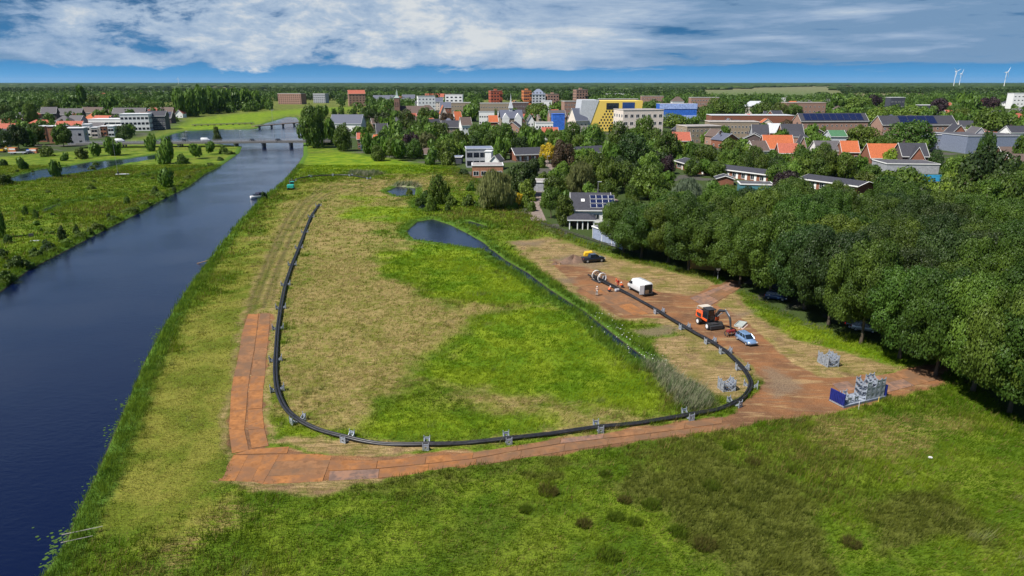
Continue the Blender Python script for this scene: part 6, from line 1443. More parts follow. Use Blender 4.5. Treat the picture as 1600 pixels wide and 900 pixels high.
for y in (-.1, .55, 1.2):
    MB().tube([(4.6, y, .75), (4.35, y, .45), (4.5, y, .12), (4.75, y, .05)], .07, 5).tube([(5.1, y, .75), (5.4, y, .45), (5.25, y, .12), (5.0, y, .05)], .07, 5).build('claw', dgp, gb)
# small digger by the river
loc = G(455, 296); md = thing('mini_excavator', 'small teal green excavator at the start of the far pipe', 'excavator', (*loc, 0), R(100))
teal = mat('teal_paint', (0.03, 0.36, 0.30), 0.4, var=.06)
for s in (-1, 1): MB().box(-1.5, 1.5, s * 1.0 - .25, s * 1.0 + .25, 0, .6).build('track', rubber, md, bevel=.15)
MB().box(-1.7, .5, -1.2, 1.2, .7, 1.9).build('engine_cover', teal, md, bevel=.15)
MB().box(.3, 1.4, -1.1, .1, .8, 2.7).build('cab', cglass, md, bevel=.08); MB().box(.2, 1.5, -1.2, .2, 2.7, 2.8).build('cab_roof', teal, md)
MB().tube([(1.0, .6, 1.2), (2.6, .6, 3.2), (4.4, .6, 2.6)], [.2, .2, .14], 6).build('boom', dgp, md); MB().tube([(4.3, .6, 2.8), (4.8, .6, .9)], .13, 6).build('stick', dgp, md)
MB().box(4.4, 5.1, .1, 1.1, .2, .9).build('bucket', dgp, md, bevel=.1)
# yellow machine behind the pickup
loc = G(920, 403.5); ym = thing('yellow_compressor', 'yellow two wheeled compressor trailer behind the black pickup', 'compressor', (loc[0], loc[1] + .8, 0), R(8)); ym.scale = (.78, .78, .78)
yel = mat('yellow_paint', (0.66, 0.40, 0.02), .4, var=.08)
mb = MB(); mb.loft([[(x, -.7, .5), (x, .7, .5), (x, .7, h), (x, .45, h + .25), (x, -.45, h + .25), (x, -.7, h)] for x, h in ((-1.4, .9), (-1.1, 1.5), (.9, 1.7), (1.3, 1.2))]); mb.build('hood', yel, ym)
MB().tube([(1.2, 0, .5), (2.4, 0, .45)], .05, 6).build('drawbar', dgp, ym)
for s in (-1, 1): wheel(ym, 0, s * .8, .3, .2)
# soil heap and clods
def heap(name, px, py, rx, ry, h, m_, label, seed, cat='heap', yaw=0):
    x, y = G(px, py); r_ = np.random.default_rng(seed); n, m2 = 34, 14; V = []; F = []
    for j in range(m2 + 1):
        for i in range(n):
            a = 2 * math.pi * i / n; q = j / m2; rr = q * (1 + .18 * math.sin(3 * a + seed) + .1 * math.sin(7 * a)); X = rx * rr * math.cos(a); Y = ry * rr * math.sin(a)
            z = h * max(0, 1 - q) ** .9 * (1 + .35 * math.sin(2 * a + seed)) + r_.normal() * .06 * (1 - q) - .05
            c_, s_ = math.cos(yaw), math.sin(yaw); V.append((X * c_ - Y * s_, X * s_ + Y * c_, z))
    for j in range(m2):
        for i in range(n): F.append((j * n + i, j * n + (i + 1) % n, (j + 1) * n + (i + 1) % n, (j + 1) * n + i))
    mb = MB(); mb.add(V, F); return tag(mb.build(name, m_, None, loc=(x, y, 0)), label, cat)
soil = mat('dug_soil', (0.20, 0.125, 0.085), .95, var=.25, scale=2.5, col2=(.12, .08, .06), bump=.8)
heap('soil_heap', 896, 409, 3.6, 2.0, 1.3, soil, 'brown heap of dug soil left of the black pickup', 3, yaw=.3)
heap('soil_clods', 868, 413, .9, .5, .5, soil, 'small dark clods of soil at the left of the soil heap', 5); heap('soil_clods', 875, 414, .6, .4, .5, MT['wood'], 'pale brown clods and roots between the heap and the dark clods', 6)
# tray beside the blue car
loc = G(1157, 508.5); tr = thing('formwork_tray', 'pale grey upturned tray lying on planks above the blue car', 'tray', (loc[0], loc[1], 0), R(55)); tr.scale = (.8, .8, .6)
mb = MB(); mb.box(-1.6, 1.6, -.8, .8, .35, .42)
for s in (-1, 1): mb.box(-1.6, 1.6, s * .8 - .04, s * .8 + .04, .15, .62); mb.box(s * 1.6 - .04, s * 1.6 + .04, -.76, .76, .15, .62)
mb.build('tray', mat('greenish_grey_metal', (.36, .40, .38), .6), tr); MB().box(-2.2, 1.2, -1.2, -.7, .02, .10).box(-2.2, 1.2, -.5, -.1, .02, .10).build('plank', mat('pinkish_plank', (.5, .36, .30), .8), tr)
# fusion machine around the pipe ends
c, rz, _i = along(938, 436.5)
fm = thing('pipe_welding_machine', 'pipe welding clamp with tall pale hoops around the pipe end', 'welding machine', (c.x, c.y, 0), rz)
for k, x in enumerate((-1.1, -.35, .35, 1.1)):
    mb = MB(); pts = [(x, .95 * math.cos(t_), 1.0 + .95 * math.sin(t_)) for t_ in [2 * math.pi * i / 16 for i in range(17)]]
    mb.tube(pts, .09, 6); mb.build('clamp_hoop', MT['white'] if k in (0, 3) else dgp, fm)
MB().box(-1.5, 1.5, -.9, -.7, .02, .2).box(-1.5, 1.5, .7, .9, .02, .2).box(-1.3, 1.3, -.7, .7, .05, .15).build('skid', dgp, fm); MB().box(-.3, .3, 1.0, 1.6, .0, .9).build('control_box', MT['grey'], fm, bevel=.04)
loc = G(964, 456); gg = thing('generator', 'small pale generator with hoses on the plates between the crew', 'generator', (*loc, 0), .4)
MB().box(-.4, .4, -.25, .25, .15, .6).build('engine', MT['lgrey'], gg, bevel=.05); g2 = MB()
for s in (-1, 1): g2.tube([(-.5, s * .32, .02), (-.5, s * .32, .7), (.5, s * .32, .7), (.5, s * .32, .02)], .03, 5)
g2.build('carrying_frame', dgp, gg)
# --- people
skin = mat('skin', (0.48, 0.28, 0.19), .6, var=.05)
def skinned(name, verts, edges, rad, m_, parent, sub=1, root=0):
    me = bpy.data.meshes.new(name); me.from_pydata(verts, edges, []); o = bpy.data.objects.new(name, me); link(o, parent)
    me.materials.append(m_)
    sm = o.modifiers.new('skin', 'SKIN'); sm.use_smooth_shade = True
    for i, r_ in enumerate(rad):
        me.skin_vertices[0].data[i].radius = (r_, r_) if not isinstance(r_, tuple) else r_; me.skin_vertices[0].data[i].use_root = (i == root)
    s_ = o.modifiers.new('subsurf', 'SUBSURF'); s_.levels = sub; s_.render_levels = sub
    return o
def person(px, py, rz, pose, jacket, trousers, hat, label):
    x, y = G(px, py); o = thing('person', label, 'person', (x, y, 0.05), rz)
    if pose == 'stand': J = dict(pel=(0, 0, .95), ch=(.0, 0, 1.30), nk=(.02, 0, 1.50), hd=(.04, 0, 1.66), hp=(0, .1, .92), kn=(.04, .11, .50), an=(.0, .12, .08), ft=(.16, .13, .04), sh=(0, .19, 1.42), el=(.12, .25, 1.15), wr=(.32, .18, 1.05))
    elif pose == 'crouch': J = dict(pel=(-.15, 0, .35), ch=(.02, 0, .68), nk=(.12, 0, .86), hd=(.2, 0, 1.0), hp=(-.15, .1, .33), kn=(.28, .16, .48), an=(.05, .16, .08), ft=(.22, .17, .04), sh=(.06, .19, .80), el=(.32, .22, .62), wr=(.52, .12, .52))
    else: J = dict(pel=(0, 0, .92), ch=(.22, 0, 1.18), nk=(.36, 0, 1.28), hd=(.50, 0, 1.34), hp=(0, .1, .90), kn=(.10, .13, .48), an=(-.02, .14, .08), ft=(.15, .15, .04), sh=(.28, .19, 1.22), el=(.42, .22, .95), wr=(.55, .12, .75))
    def mir(p): return (p[0], -p[1], p[2])
    V = [J['pel'], J['ch'], J['nk'], J['hd'], (J['hd'][0] + .02, 0, J['hd'][2] + .10)]; rd = [.13, .15, .06, .09, .06]; E = [(0, 1), (1, 2), (2, 3), (3, 4)]
    for f in (lambda p: p, mir):
        n = len(V)
        V += [f(J['hp']), f(J['kn']), f(J['an']), f(J['ft'])]; rd += [.09, .065, .045, .04]; E += [(0, n), (n, n + 1), (n + 1, n + 2), (n + 2, n + 3)]
        V += [f(J['sh']), f(J['el']), f(J['wr'])]; rd += [.065, .045, .032]; E += [(1, n + 4), (n + 4, n + 5), (n + 5, n + 6)]
        w_ = Vector(f(J['wr'])); d = (w_ - Vector(f(J['el']))).normalized(); pm = w_ + d * .07; V.append(tuple(pm)); rd.append(.034); E.append((n + 6, n + 7))
        for q in range(4):
            sd2 = Vector((0, (q - 1.5) * .021, 0)); a = pm + d * (.05 + .006 * (1.5 - abs(q - 1.5))) + sd2; b2 = a + d * .04 + Vector((0, 0, -.012)); m0 = len(V); V += [tuple(a), tuple(b2)]; rd += [.009, .008]; E += [(n + 7, m0), (m0, m0 + 1)]
        m0 = len(V); V.append(tuple(w_ + d * .05 + Vector((0, -.04 if f is mir else .04, .01)) * -1)); rd.append(.010); E.append((n + 7, m0))
    skinned('body', V, E, rd, skin, o)
    V2_ = [J['pel'], J['ch']]; r2 = [.165, .185]; E2 = [(0, 1)]
    for f in (lambda p: p, mir): n = len(V2_); V2_ += [f(J['sh']), f(J['el']), tuple(Vector(f(J['el'])).lerp(Vector(f(J['wr'])), .85))]; r2 += [.085, .065, .055]; E2 += [(1, n), (n, n + 1), (n + 1, n + 2)]
    skinned('jacket', V2_, E2, r2, jacket, o)
    V2_ = [tuple(Vector(J['pel']) - Vector((0, 0, .03)))]; r2 = [.16]; E2 = []
    for f in (lambda p: p, mir): n = len(V2_); V2_ += [f(J['hp']), f(J['kn']), tuple(Vector(f(J['an'])) + Vector((0, 0, .06)))]; r2 += [.11, .085, .07]; E2 += [(0, n), (n, n + 1), (n + 1, n + 2)]
    skinned('trousers', V2_, E2, r2, trousers, o)
    hx, _, hz_ = J['hd']
    for f in (1, -1):
        fx, fy, fz = J['ft']; ax_, ay_, az_ = J['an']; MB().box(ax_ - .10, fx + .06, f * fy - .05, f * fy + .05, 0, .10).build('boot', blackp, o, bevel=.03)
    mb = MB(); mb.cyl((hx - .01, 0, hz_ + .05), (hx - .01, 0, hz_ + .13), .125, .11, 12); mb.cyl((hx - .01, 0, hz_ + .13), (hx - .01, 0, hz_ + .19), .11, .05, 12); mb.box(hx + .06, hx + .19, -.07, .07, hz_ + .05, hz_ + .065); mb.build('helmet', hat, o)
    mb = MB(); mb.loft([[(hx + .085, -.015, hz_ + .04), (hx + .085, .015, hz_ + .04), (hx + .09, 0, hz_ + .045)], [(hx + .115, -.02, hz_ - .01), (hx + .115, .02, hz_ - .01), (hx + .125, 0, hz_ - .005)]]); mb.box(hx + .088, hx + .096, -.03, .03, hz_ - .055, hz_ - .045); mb.build('face', skin, o)
    return o
hv = mat('orange_workwear', (0.85, .14, .03), .7, var=.15, scale=8); gw = mat('grey_workwear', (.42, .42, .40), .8, var=.15, scale=8); dk = mat('dark_workwear', (.05, .05, .07), .8)
redw = mat('red_workwear', (.62, .04, .03), .7, var=.15, scale=8)
person(932.5, 462.5, R(75), 'stand', gw, gw, MT['white'], 'person in pale grey work clothes standing in front of the pipe clamp')
person(952, 456.5, R(30), 'crouch', hv, dk, MT['white'], 'person in orange jacket and white helmet crouching on the plates')
person(966, 447, R(200), 'bend', redw, redw, hv, 'person in red work clothes bending over the pipe on its far side')
person(972, 450, R(190), 'crouch', hv, dk, MT['white'], 'person in orange trousers crouching next to the one in red')
# stakes, bags, log
def stick(px, py, h, m_, label, r=.04): x, y = G(px, py); return tag(MB().cyl((0, 0, -.1), (random.uniform(-.05, .05), 0, h), r, n=6).build('stake', m_, None, loc=(x, y, 0)), label, 'stake')
stick(1112.5, 675, 1.0, MT['wood'], 'brown wooden stake beside the road where it bends to the junction'); stick(1341.5, 640, 1.1, MT['white'], 'white stake leaning in the grass below the flat rack', .03); stick(1422, 611, .9, MT['wood'], 'short brown stake beside the right access road'); stick(1372, 628, .7, MT['yellow'], 'yellowish stake in the grass at the right end of the flat rack', .03)
x, y = G(1453, 718); tag(MB().loft([[(-.2, -.1, 0), (.2, -.12, 0), (.22, .1, 0), (-.18, .12, 0)], [(-.15, -.08, .12), (.14, -.08, .14), (.16, .08, .1), (-.1, .1, .13)]]).build('plastic_bag', MT['white'], None, loc=(x, y, .22)), 'small white plastic scrap lying in the green field', 'litter')
x, y = G(124, 838); tag(MB().tube([(-1.2, -.4, .45), (0, 0, .5), (1.8, .6, .6)], [.06, .05, .03], 6).build('dead_branch', mat('bleached_wood', (.24, .23, .20), .9), None, loc=(x, y, 0)), 'bleached branch lying across the near river bank', 'branch'); x, y = G(118, 850); tag(MB().tube([(-1.0, -.3, .35), (1.3, .45, .5)], [.05, .03], 6).build('dead_branch', MATS['bleached_wood'], None, loc=(x, y, 0)), 'shorter bleached branch just below the long one on the bank', 'branch')
# fence along the gardens
fpx = [(846, 351), (870, 358), (895, 367), (920, 375), (945, 383), (970, 389), (998, 396)]
fpts = [Vector(G(*p)) for p in fpx]; fn = thing('garden_fence', 'low dark rail fence between the gardens and the rough grass', 'fence', (fpts[0].x, fpts[0].y, 0), 0)
o0 = fpts[0]; darkwood = mat('dark_wood', (.055, .05, .045), .85)
for i in range(len(fpts) - 1):
    a, b = fpts[i] - o0, fpts[i + 1] - o0
    for k in range(3): q = a.lerp(b, k / 3); MB().box(q.x - .07, q.x + .07, q.y - .07, q.y + .07, 0, .85).build('post', darkwood, fn)
for zz in (.25, .6): MB().tube([(p.x - o0.x, p.y - o0.y, zz) for p in fpts], .09, 5).build('rail', darkwood, fn)
x, y = G(1103, 424); o = thing('wooden_shed', 'yellowish wooden shed half hidden under the grove edge', 'shed', (x, y + 3, 0), R(-20)); MB().box(-3, 3, -1.6, 1.6, 0, 2.6).build('wall', mat('yellow_wood', (.42, .24, .06), .8), o); MB().box(-3.2, 3.2, -1.8, 1.8, 2.603, 2.75).build('roof', MT['bitumen'], o)
blued = mat('dark_blue_car_paint', (.015, .04, .12), .2, var=.04, coat=.8)
for px, py, pm, lab in [(1212, 468, blued, 'dark blue car parked in the shade at the start of the grove street'), (1340, 513, blackc, 'dark car under the grove trees straight above the spare cradle stack'), (1350, 517, silver, 'silver grey car half hidden under the grove trees')]:
    x, y = G(px, py); car('parked_car', lab, 'car', (x, y, .06), R(-28), pm, group='cars parked under the grove', **HATCH)
x, y = G(1121, 438); o = thing('sign_post', 'small white round sign on a post at the end of the brown arm', 'sign', (x, y, 0), 0); MB().cyl((0, 0, 0), (0, 0, 2.2), .04, n=6).build('post', MT['grey'], o); MB().cyl((0, -.06, 2.4), (0, -.02, 2.4), .42, n=16).build('sign_plate', MT['white'], o)
MT['dconcrete'] = mat('dark_concrete', (.17, .165, .155), .9)
# --- bridges
def bridge(name, label, A_, B_, z, wd, npier, th, m_, rail=1.0, pier_m='concrete'):
    a = Vector(G(*A_, z)); b = Vector(G(*B_, z)); d = b - a; L = d.length; rz = math.atan2(d.y, d.x); c = (a + b) / 2 + Vector((-math.sin(rz), math.cos(rz))) * wd / 2
    o = thing(name, label, 'bridge', (c.x, c.y, 0), rz)
    MB().box(-L / 2, L / 2, -wd / 2, wd / 2, z - th, z).build('deck', MT[m_], o); MB().box(-L / 2, L / 2, -wd / 2 + 1.0, wd / 2 - 1.0, z + .004, z + .02).build('roadway', MT['bitumen'], o)
    for s in (-1, 1):
        rl = MB(); y = s * (wd / 2 - .1)
        for k in range(int(L / 2)): rl.box(-L / 2 + k * 2 - .03, -L / 2 + k * 2 + .03, y - .03, y + .03, z, z + rail)
        for q in (.35, .65, 1.0): rl.box(-L / 2, L / 2, y - .025, y + .025, z + rail * q - .05, z + rail * q)
        rl.build('railing', MT['grey'], o)
    for k in range(npier):
        x = -L / 2 + L * (k + .5) / npier; pm = MB()
        for yy in np.linspace(-wd / 2 + 1.2, wd / 2 - 1.2, 3): pm.cyl((x, yy, -2), (x, yy, z - th - .003), .5, n=10)
        pm.box(x - .6, x + .6, -wd / 2 + .4, wd / 2 - .4, z - th - .55, z - th - .006); pm.build('pier', MT[pier_m], o)
    return o, c, rz, L
br, bc, brz, bL = bridge('road_bridge', 'long low concrete road bridge crossing the river', (118, 224), (516, 220), 3.0, 10, 9, 1.0, 'dconcrete', 1.0); LAND.append(('the road bridge', 380, 224))
bridge('footbridge', 'narrow dark footbridge crossing the river behind the road bridge', (398, 197), (470, 191), 2.2, 3.5, 4, .5, 'wood', 1.0)
bridge('jetty_walkway', 'low wooden walkway over the lake edge below the tall tree row', (300, 195.5), (398, 192.5), 1.0, 3, 10, .3, 'wood', .8)
def onbridge(px, z=3.02, lane=.35):
    # point on the bridge deck for a photo column
    a = Vector(G(px, 222, 3.0)); ux_ = Vector((math.cos(brz), math.sin(brz))); t_ = (a - bc).dot(ux_); f = bc + ux_ * t_ + Vector((-ux_.y, ux_.x)) * (-5 + 10 * lane); return f
VAN = dict(st=[(-2.6, .86, .4, 1.95), (-2.5, .95, .32, 2.05), (.9, .95, .3, 2.08), (1.4, .92, .3, 1.7), (1.8, .9, .3, 1.2), (2.5, .8, .32, 1.0), (2.6, .7, .4, .75)], gh=((-2.3, 1.7, .90), (-2.3, 1.05, .86)), z0=1.25, z1=1.75, wx=(-1.6, 1.7), r=.33, tw=.9, posts=4)
silver = mat('silver_car_paint', (.45, .46, .47), .3, metal=.4, var=.04, coat=.5)
for px, kw, pm, lab, cat, ln in [(187, VAN, whitep, 'white panel van driving on the bridge at its left part', 'van', .7), (316, VAN, whitep, 'white minibus driving on the bridge left of the lake tree', 'van', .7), (243, HATCH, blackc, 'dark car on the bridge left of the white minibus', 'car', .3), (286, HATCH, blackc, 'dark car just behind the white minibus on the bridge', 'car', .6), (391, HATCH, blackc, 'dark car on the bridge right of the lake tree', 'car', .3), (431, HATCH, blackc, 'dark car on the bridge right above the river pier', 'car', .3), (232, HATCH, silver, 'silver car on the bridge beside the leftmost dark car', 'car', .7), (510, HATCH, silver, 'pale car at the right end of the bridge by the big tree', 'car', .5)]:
    q = onbridge(px, lane=ln); c = car('moving_car' if cat == 'car' else 'moving_van', lab, cat, (q.x, q.y, 3.02), brz, pm, group='traffic on the road bridge', **kw)
    if pm is whitep: c.children[1].data.materials[0] = whitep if False else cglass
def pole(px, ytop, ybase, zb, label, arm=True, r=.09):
    x, y = G(px, ybase, zb); h = CAMH + ray(px, ytop)[2] / ray(px, ytop)[1] * y; o = thing('lamp_post', label, 'lamp post', (x, y, zb), 0, 'lamp posts')
    MB().cyl((0, 0, 0), (0, 0, h - zb), r, r * .6, 6).build('pole', MT['grey'], o)
    if arm: MB().box(-.2, 1.2, -.15, .15, h - zb - .05, h - zb + .1).build('lamp_head', MT['lgrey'], o)
pole(292, 205, 223, 3, 'lamp post on the road bridge left of the white minibus'); pole(376, 204, 222, 3, 'lamp post on the road bridge right of the lake tree'); pole(429, 172, 221, 3, 'tall mast on the road bridge above the river'); pole(184, 212, 270, 0, 'lone thin pole on the left river meadow', False, .06)
pole(855, 244, 262, 0, 'lamp post beside the lane below the golden yellow tree'); pole(934, 284, 306, 0, 'lamp post behind the solar bungalow'); pole(51, 208, 228, 0, 'pale lamp post in front of the cube houses')
x, y = G(424, 221, 3)
# --- boat at the bank
x, y = G(402, 309, -.4); bt = thing('motor_boat', 'small white motor boat with dark canopy moored at the bank', 'boat', (x, y, -.45), R(-112)); whiteb = mat('white_hull', (.78, .78, .78), .3, var=.03)
rg = []
for xx, hw, zt in ((-3.2, .95, .75), (-1.5, 1.2, .75), (.5, 1.2, .85), (2.2, .8, 1.0), (3.3, .12, 1.15)): rg.append([(xx, 0, -.25), (xx, hw * .75, .05), (xx, hw, zt), (xx, hw * .86, zt + .02), (xx, 0, zt - .05), (xx, -hw * .86, zt + .02), (xx, -hw, zt), (xx, -hw * .75, .05)])
MB().loft(rg).build('hull', whiteb, bt, True); g_ = MB(); frustum(g_, (-2.8, .2, 1.0), (-2.5, -.2, .85), .8, 1.75); g_.build('canopy', mat('navy_canvas', (.02, .022, .05), .8), bt); g_ = MB(); frustum(g_, (.2, 1.5, .9), (.1, .8, .75), .85, 1.45); g_.build('windscreen', cglass, bt)
for k, (a, b) in enumerate([(463, 266), (455, 272)]): x, y = G(a, b); tag(MB().cyl((0, 0, -1), (.3, 0, 1.0), .12, n=6).build('mooring_post', MT['wood'], None, loc=(x, y, 0)), ['mooring post leaning at the far bend of the river bank', 'mooring post between the far bend and the teal digger'][k], 'post')
x, y = G(316, 409); tag(MB().tube([(-1.2, 0, -.2), (0, .1, .1), (1.4, .3, .5)], .09, 5).build('dead_branch', MT['wood'], None, loc=(x, y, -.2)), 'dark branch sticking out of the bank halfway along the river', 'branch')
# --- left meadow and site yard
x, y = G(191, 274); bo = thing('beached_rowing_boat', 'grey rowing boat lying on the meadow below the thin pole', 'boat', (x, y, .1), R(10)); MB().loft([[(xx, -hw, .5), (xx, -hw * .6, 0), (xx, hw * .6, 0), (xx, hw, .5), (xx, hw * .8, .45), (xx, -hw * .8, .45)] for xx, hw in ((-2.6, .9), (0, 1.2), (2, .9), (3, .1))]).build('hull', MT['lgrey'], bo); MB().cyl((-1.5, 0, .5), (-1.5, 0, 1.5), .35, n=8).build('outboard', dgp, bo)
x, y = G(50, 374); sb_ = thing('information_board', 'dark box shaped board on legs standing in the left meadow', 'board', (x, y, 0), R(8)); MB().box(-.55, .55, -.12, .12, .9, 1.5).build('board', dgp, sb_); MB().cyl((-.4, 0, 0), (-.4, 0, .9), .05, n=6).build('leg', MT['wood'], sb_); MB().cyl((.4, 0, 0), (.4, 0, .9), .05, n=6).build('leg', MT['wood'], sb_)
x, y = G(55, 378); tag(MB().box(-1, 1, -.45, .45, .28, .36).box(-.9, -.8, -.4, .4, 0, .28).box(.8, .9, -.4, .4, 0, .28).build('picnic_bench', MT['lgrey'], None, loc=(x, y, 0), rz=.1), 'low pale bench in front of the dark board', 'bench')
for px, py, w_, h_, m_, lab in [(21, 235, 2.2, 2.4, 'orangeclad', 'orange site container beside the white hut'), (54, 237, 2.0, 2.6, 'orangeclad', 'orange and blue container left of the flat trailer'), (48, 237, 1.5, 2.0, 'blue', 'small blue container behind the flat trailer')]:
    x, y = G(px, py + 2); o = thing('site_container', lab, 'container', (x, y, 0), 0); MB().box(-w_, w_, -1.2, 1.2, 0, h_).build('box', MT[m_], o); MB().box(-w_ + .2, w_ - .2, -1.26, -1.203, h_ * .45, h_ * .8).build('panel', MT['white'], o)
x, y = G(3, 238); o = thing('yellow_digger', 'yellow digger at the left edge in front of the site hut', 'excavator', (x, y, 0), 0); MB().box(-1.5, 1.5, -1, 1, .7, 1.9).build('engine_cover', yel, o, bevel=.1); MB().box(-.3, .9, -.9, .9, 1.9, 2.9).build('cab', cglass, o); MB().box(-1.8, 1.8, -1.2, 1.2, 0, .65).build('track', rubber, o); MB().tube([(1, 0, 1.5), (3, 0, 3.4), (4.5, 0, 1)], .18, 6).build('boom', yel, o)
x, y = G(30, 241); o = thing('flatbed_trailer', 'grey flatbed trailer on the site yard beside the river meadow', 'trailer', (x, y, 0), .1); MB().box(-5, 4, -1.2, 1.2, .9, 1.2).build('bed', MT['lgrey'], o)
for xx in (-3.5, -2.5, 2.8):
    for s in (-1, 1): wheel(o, xx, s * 1.05, .45, .3)
for px, pm, lab in [(38, blackc, 'dark car parked right of the grey trailer'), (46, blackc, 'dark car parked beside the other one near the trailer')]:
    x, y = G(px + 2, 240); car('parked_car', lab, 'car', (x, y), .2, pm, group='cars parked on the site yard', **HATCH)
# wind turbines on the horizon
def turbine(px, yh, Y, rot, label, rb=9.0):
    q = atY(px, yh, Y); o = thing('wind_turbine', label, 'wind turbine', (q.x, q.y, 0), R(20), 'wind turbines on the horizon'); Hh = q.z; bl = Hh * .36
    MB().cyl((0, 0, 0), (0, 0, Hh), 2.0, 1.2, 8).build('tower', MT['white'], o); h2 = MB().box(-2.5, 2.5, -6, 5, Hh - 2.5, Hh + 2.5).build('nacelle', MT['white'], o)
    for k in range(3):
        a = R(rot + 120 * k); MB().tube([(0, -7, Hh), (math.sin(a) * bl * .3, -7, Hh + math.cos(a) * bl * .3), (math.sin(a) * bl, -7, Hh + math.cos(a) * bl)], [1.1, 1.5, .4], 5).build('blade', MT['white'], o)
turbine(1494, 111.5, 4800, 65, 'white wind turbine on the horizon, the taller of the close pair'); turbine(1502, 115, 5600, 20, 'white wind turbine just right of the taller one, farther away'); turbine(1573, 113, 4300, 30, 'white wind turbine standing alone at the right end of the horizon'); turbine(278, 123, 9000, 10, 'tiny single wind turbine on the horizon left of the river')
# ------------------------------------------------------------------ grass, reeds and herbs
def veg_mat(name, rough=0.6):
    m = bpy.data.materials.new(name); m.use_nodes = True; t = NT(m.node_tree)
    for n in list(m.node_tree.nodes): m.node_tree.nodes.remove(n)
    at = t.n('ShaderNodeAttribute', attribute_name='col')
    d = t.n('ShaderNodeBsdfDiffuse'); t.put(d.inputs[0], at.outputs['Color']); tr = t.n('ShaderNodeBsdfTranslucent'); t.put(tr.inputs[0], at.outputs['Color'])
    mx = t.n('ShaderNodeMixShader', i0=0.35, i1=d, i2=tr); o = t.n('ShaderNodeOutputMaterial'); t.put(o.inputs[0], mx); return m
GM = veg_mat('grass_blades')
def lerp3(f, a, b): f = np.clip(f, 0, 1)[:, None]; return a * (1 - f) + b * f
def A3(c): return np.array(c)[None, :]
def blades(name, x, y, z, h, w_, col, lean, nb, label, cat, seed, parent=None, kind='stuff', spread=0.16):
    """one tuft per point, nb triangular blades each"""
    r = np.random.default_rng(seed); n = len(x)
    X = np.repeat(x, nb); Y = np.repeat(y, nb); Zb = np.repeat(z, nb); H = np.repeat(h, nb) * r.uniform(.55, 1.25, n * nb); W_ = np.repeat(w_, nb)
    X = X + r.normal(size=n * nb) * spread * (1 if np.isscalar(spread) else 1); Y = Y + r.normal(size=n * nb) * spread
    a = r.uniform(0, 2 * np.pi, n * nb); ln = np.repeat(lean, nb, axis=0) * H[:, None] + r.normal(size=(n * nb, 2)) * .28 * H[:, None]
    ca, sa_ = np.cos(a) * W_ * .5, np.sin(a) * W_ * .5
    V = np.stack([np.stack([X - ca, Y - sa_, Zb - .03], 1), np.stack([X + ca, Y + sa_, Zb - .03], 1), np.stack([X + ln[:, 0], Y + ln[:, 1], Zb + H], 1)], 1).reshape(-1, 3)
    F = np.arange(n * nb * 3).reshape(-1, 3); me = np_mesh(name, V, F, [GM])
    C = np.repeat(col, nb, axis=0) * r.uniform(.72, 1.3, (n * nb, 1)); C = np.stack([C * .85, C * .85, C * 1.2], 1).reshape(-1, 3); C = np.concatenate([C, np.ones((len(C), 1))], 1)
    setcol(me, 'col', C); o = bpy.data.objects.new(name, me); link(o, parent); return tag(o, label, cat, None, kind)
def scatter(y0, y1, dens, seed, xm=0.80):
    r = np.random.default_rng(seed); area = xm * (y1 ** 2 - y0 ** 2); n = int(area * dens)
    y = np.sqrt(r.uniform(y0 ** 2, y1 ** 2, n)); x = r.uniform(-xm, xm, n) * (y + 8); return x, y
grx = np.array([g[0] for g in gro]); gry = np.array([g[1] for g in gro])
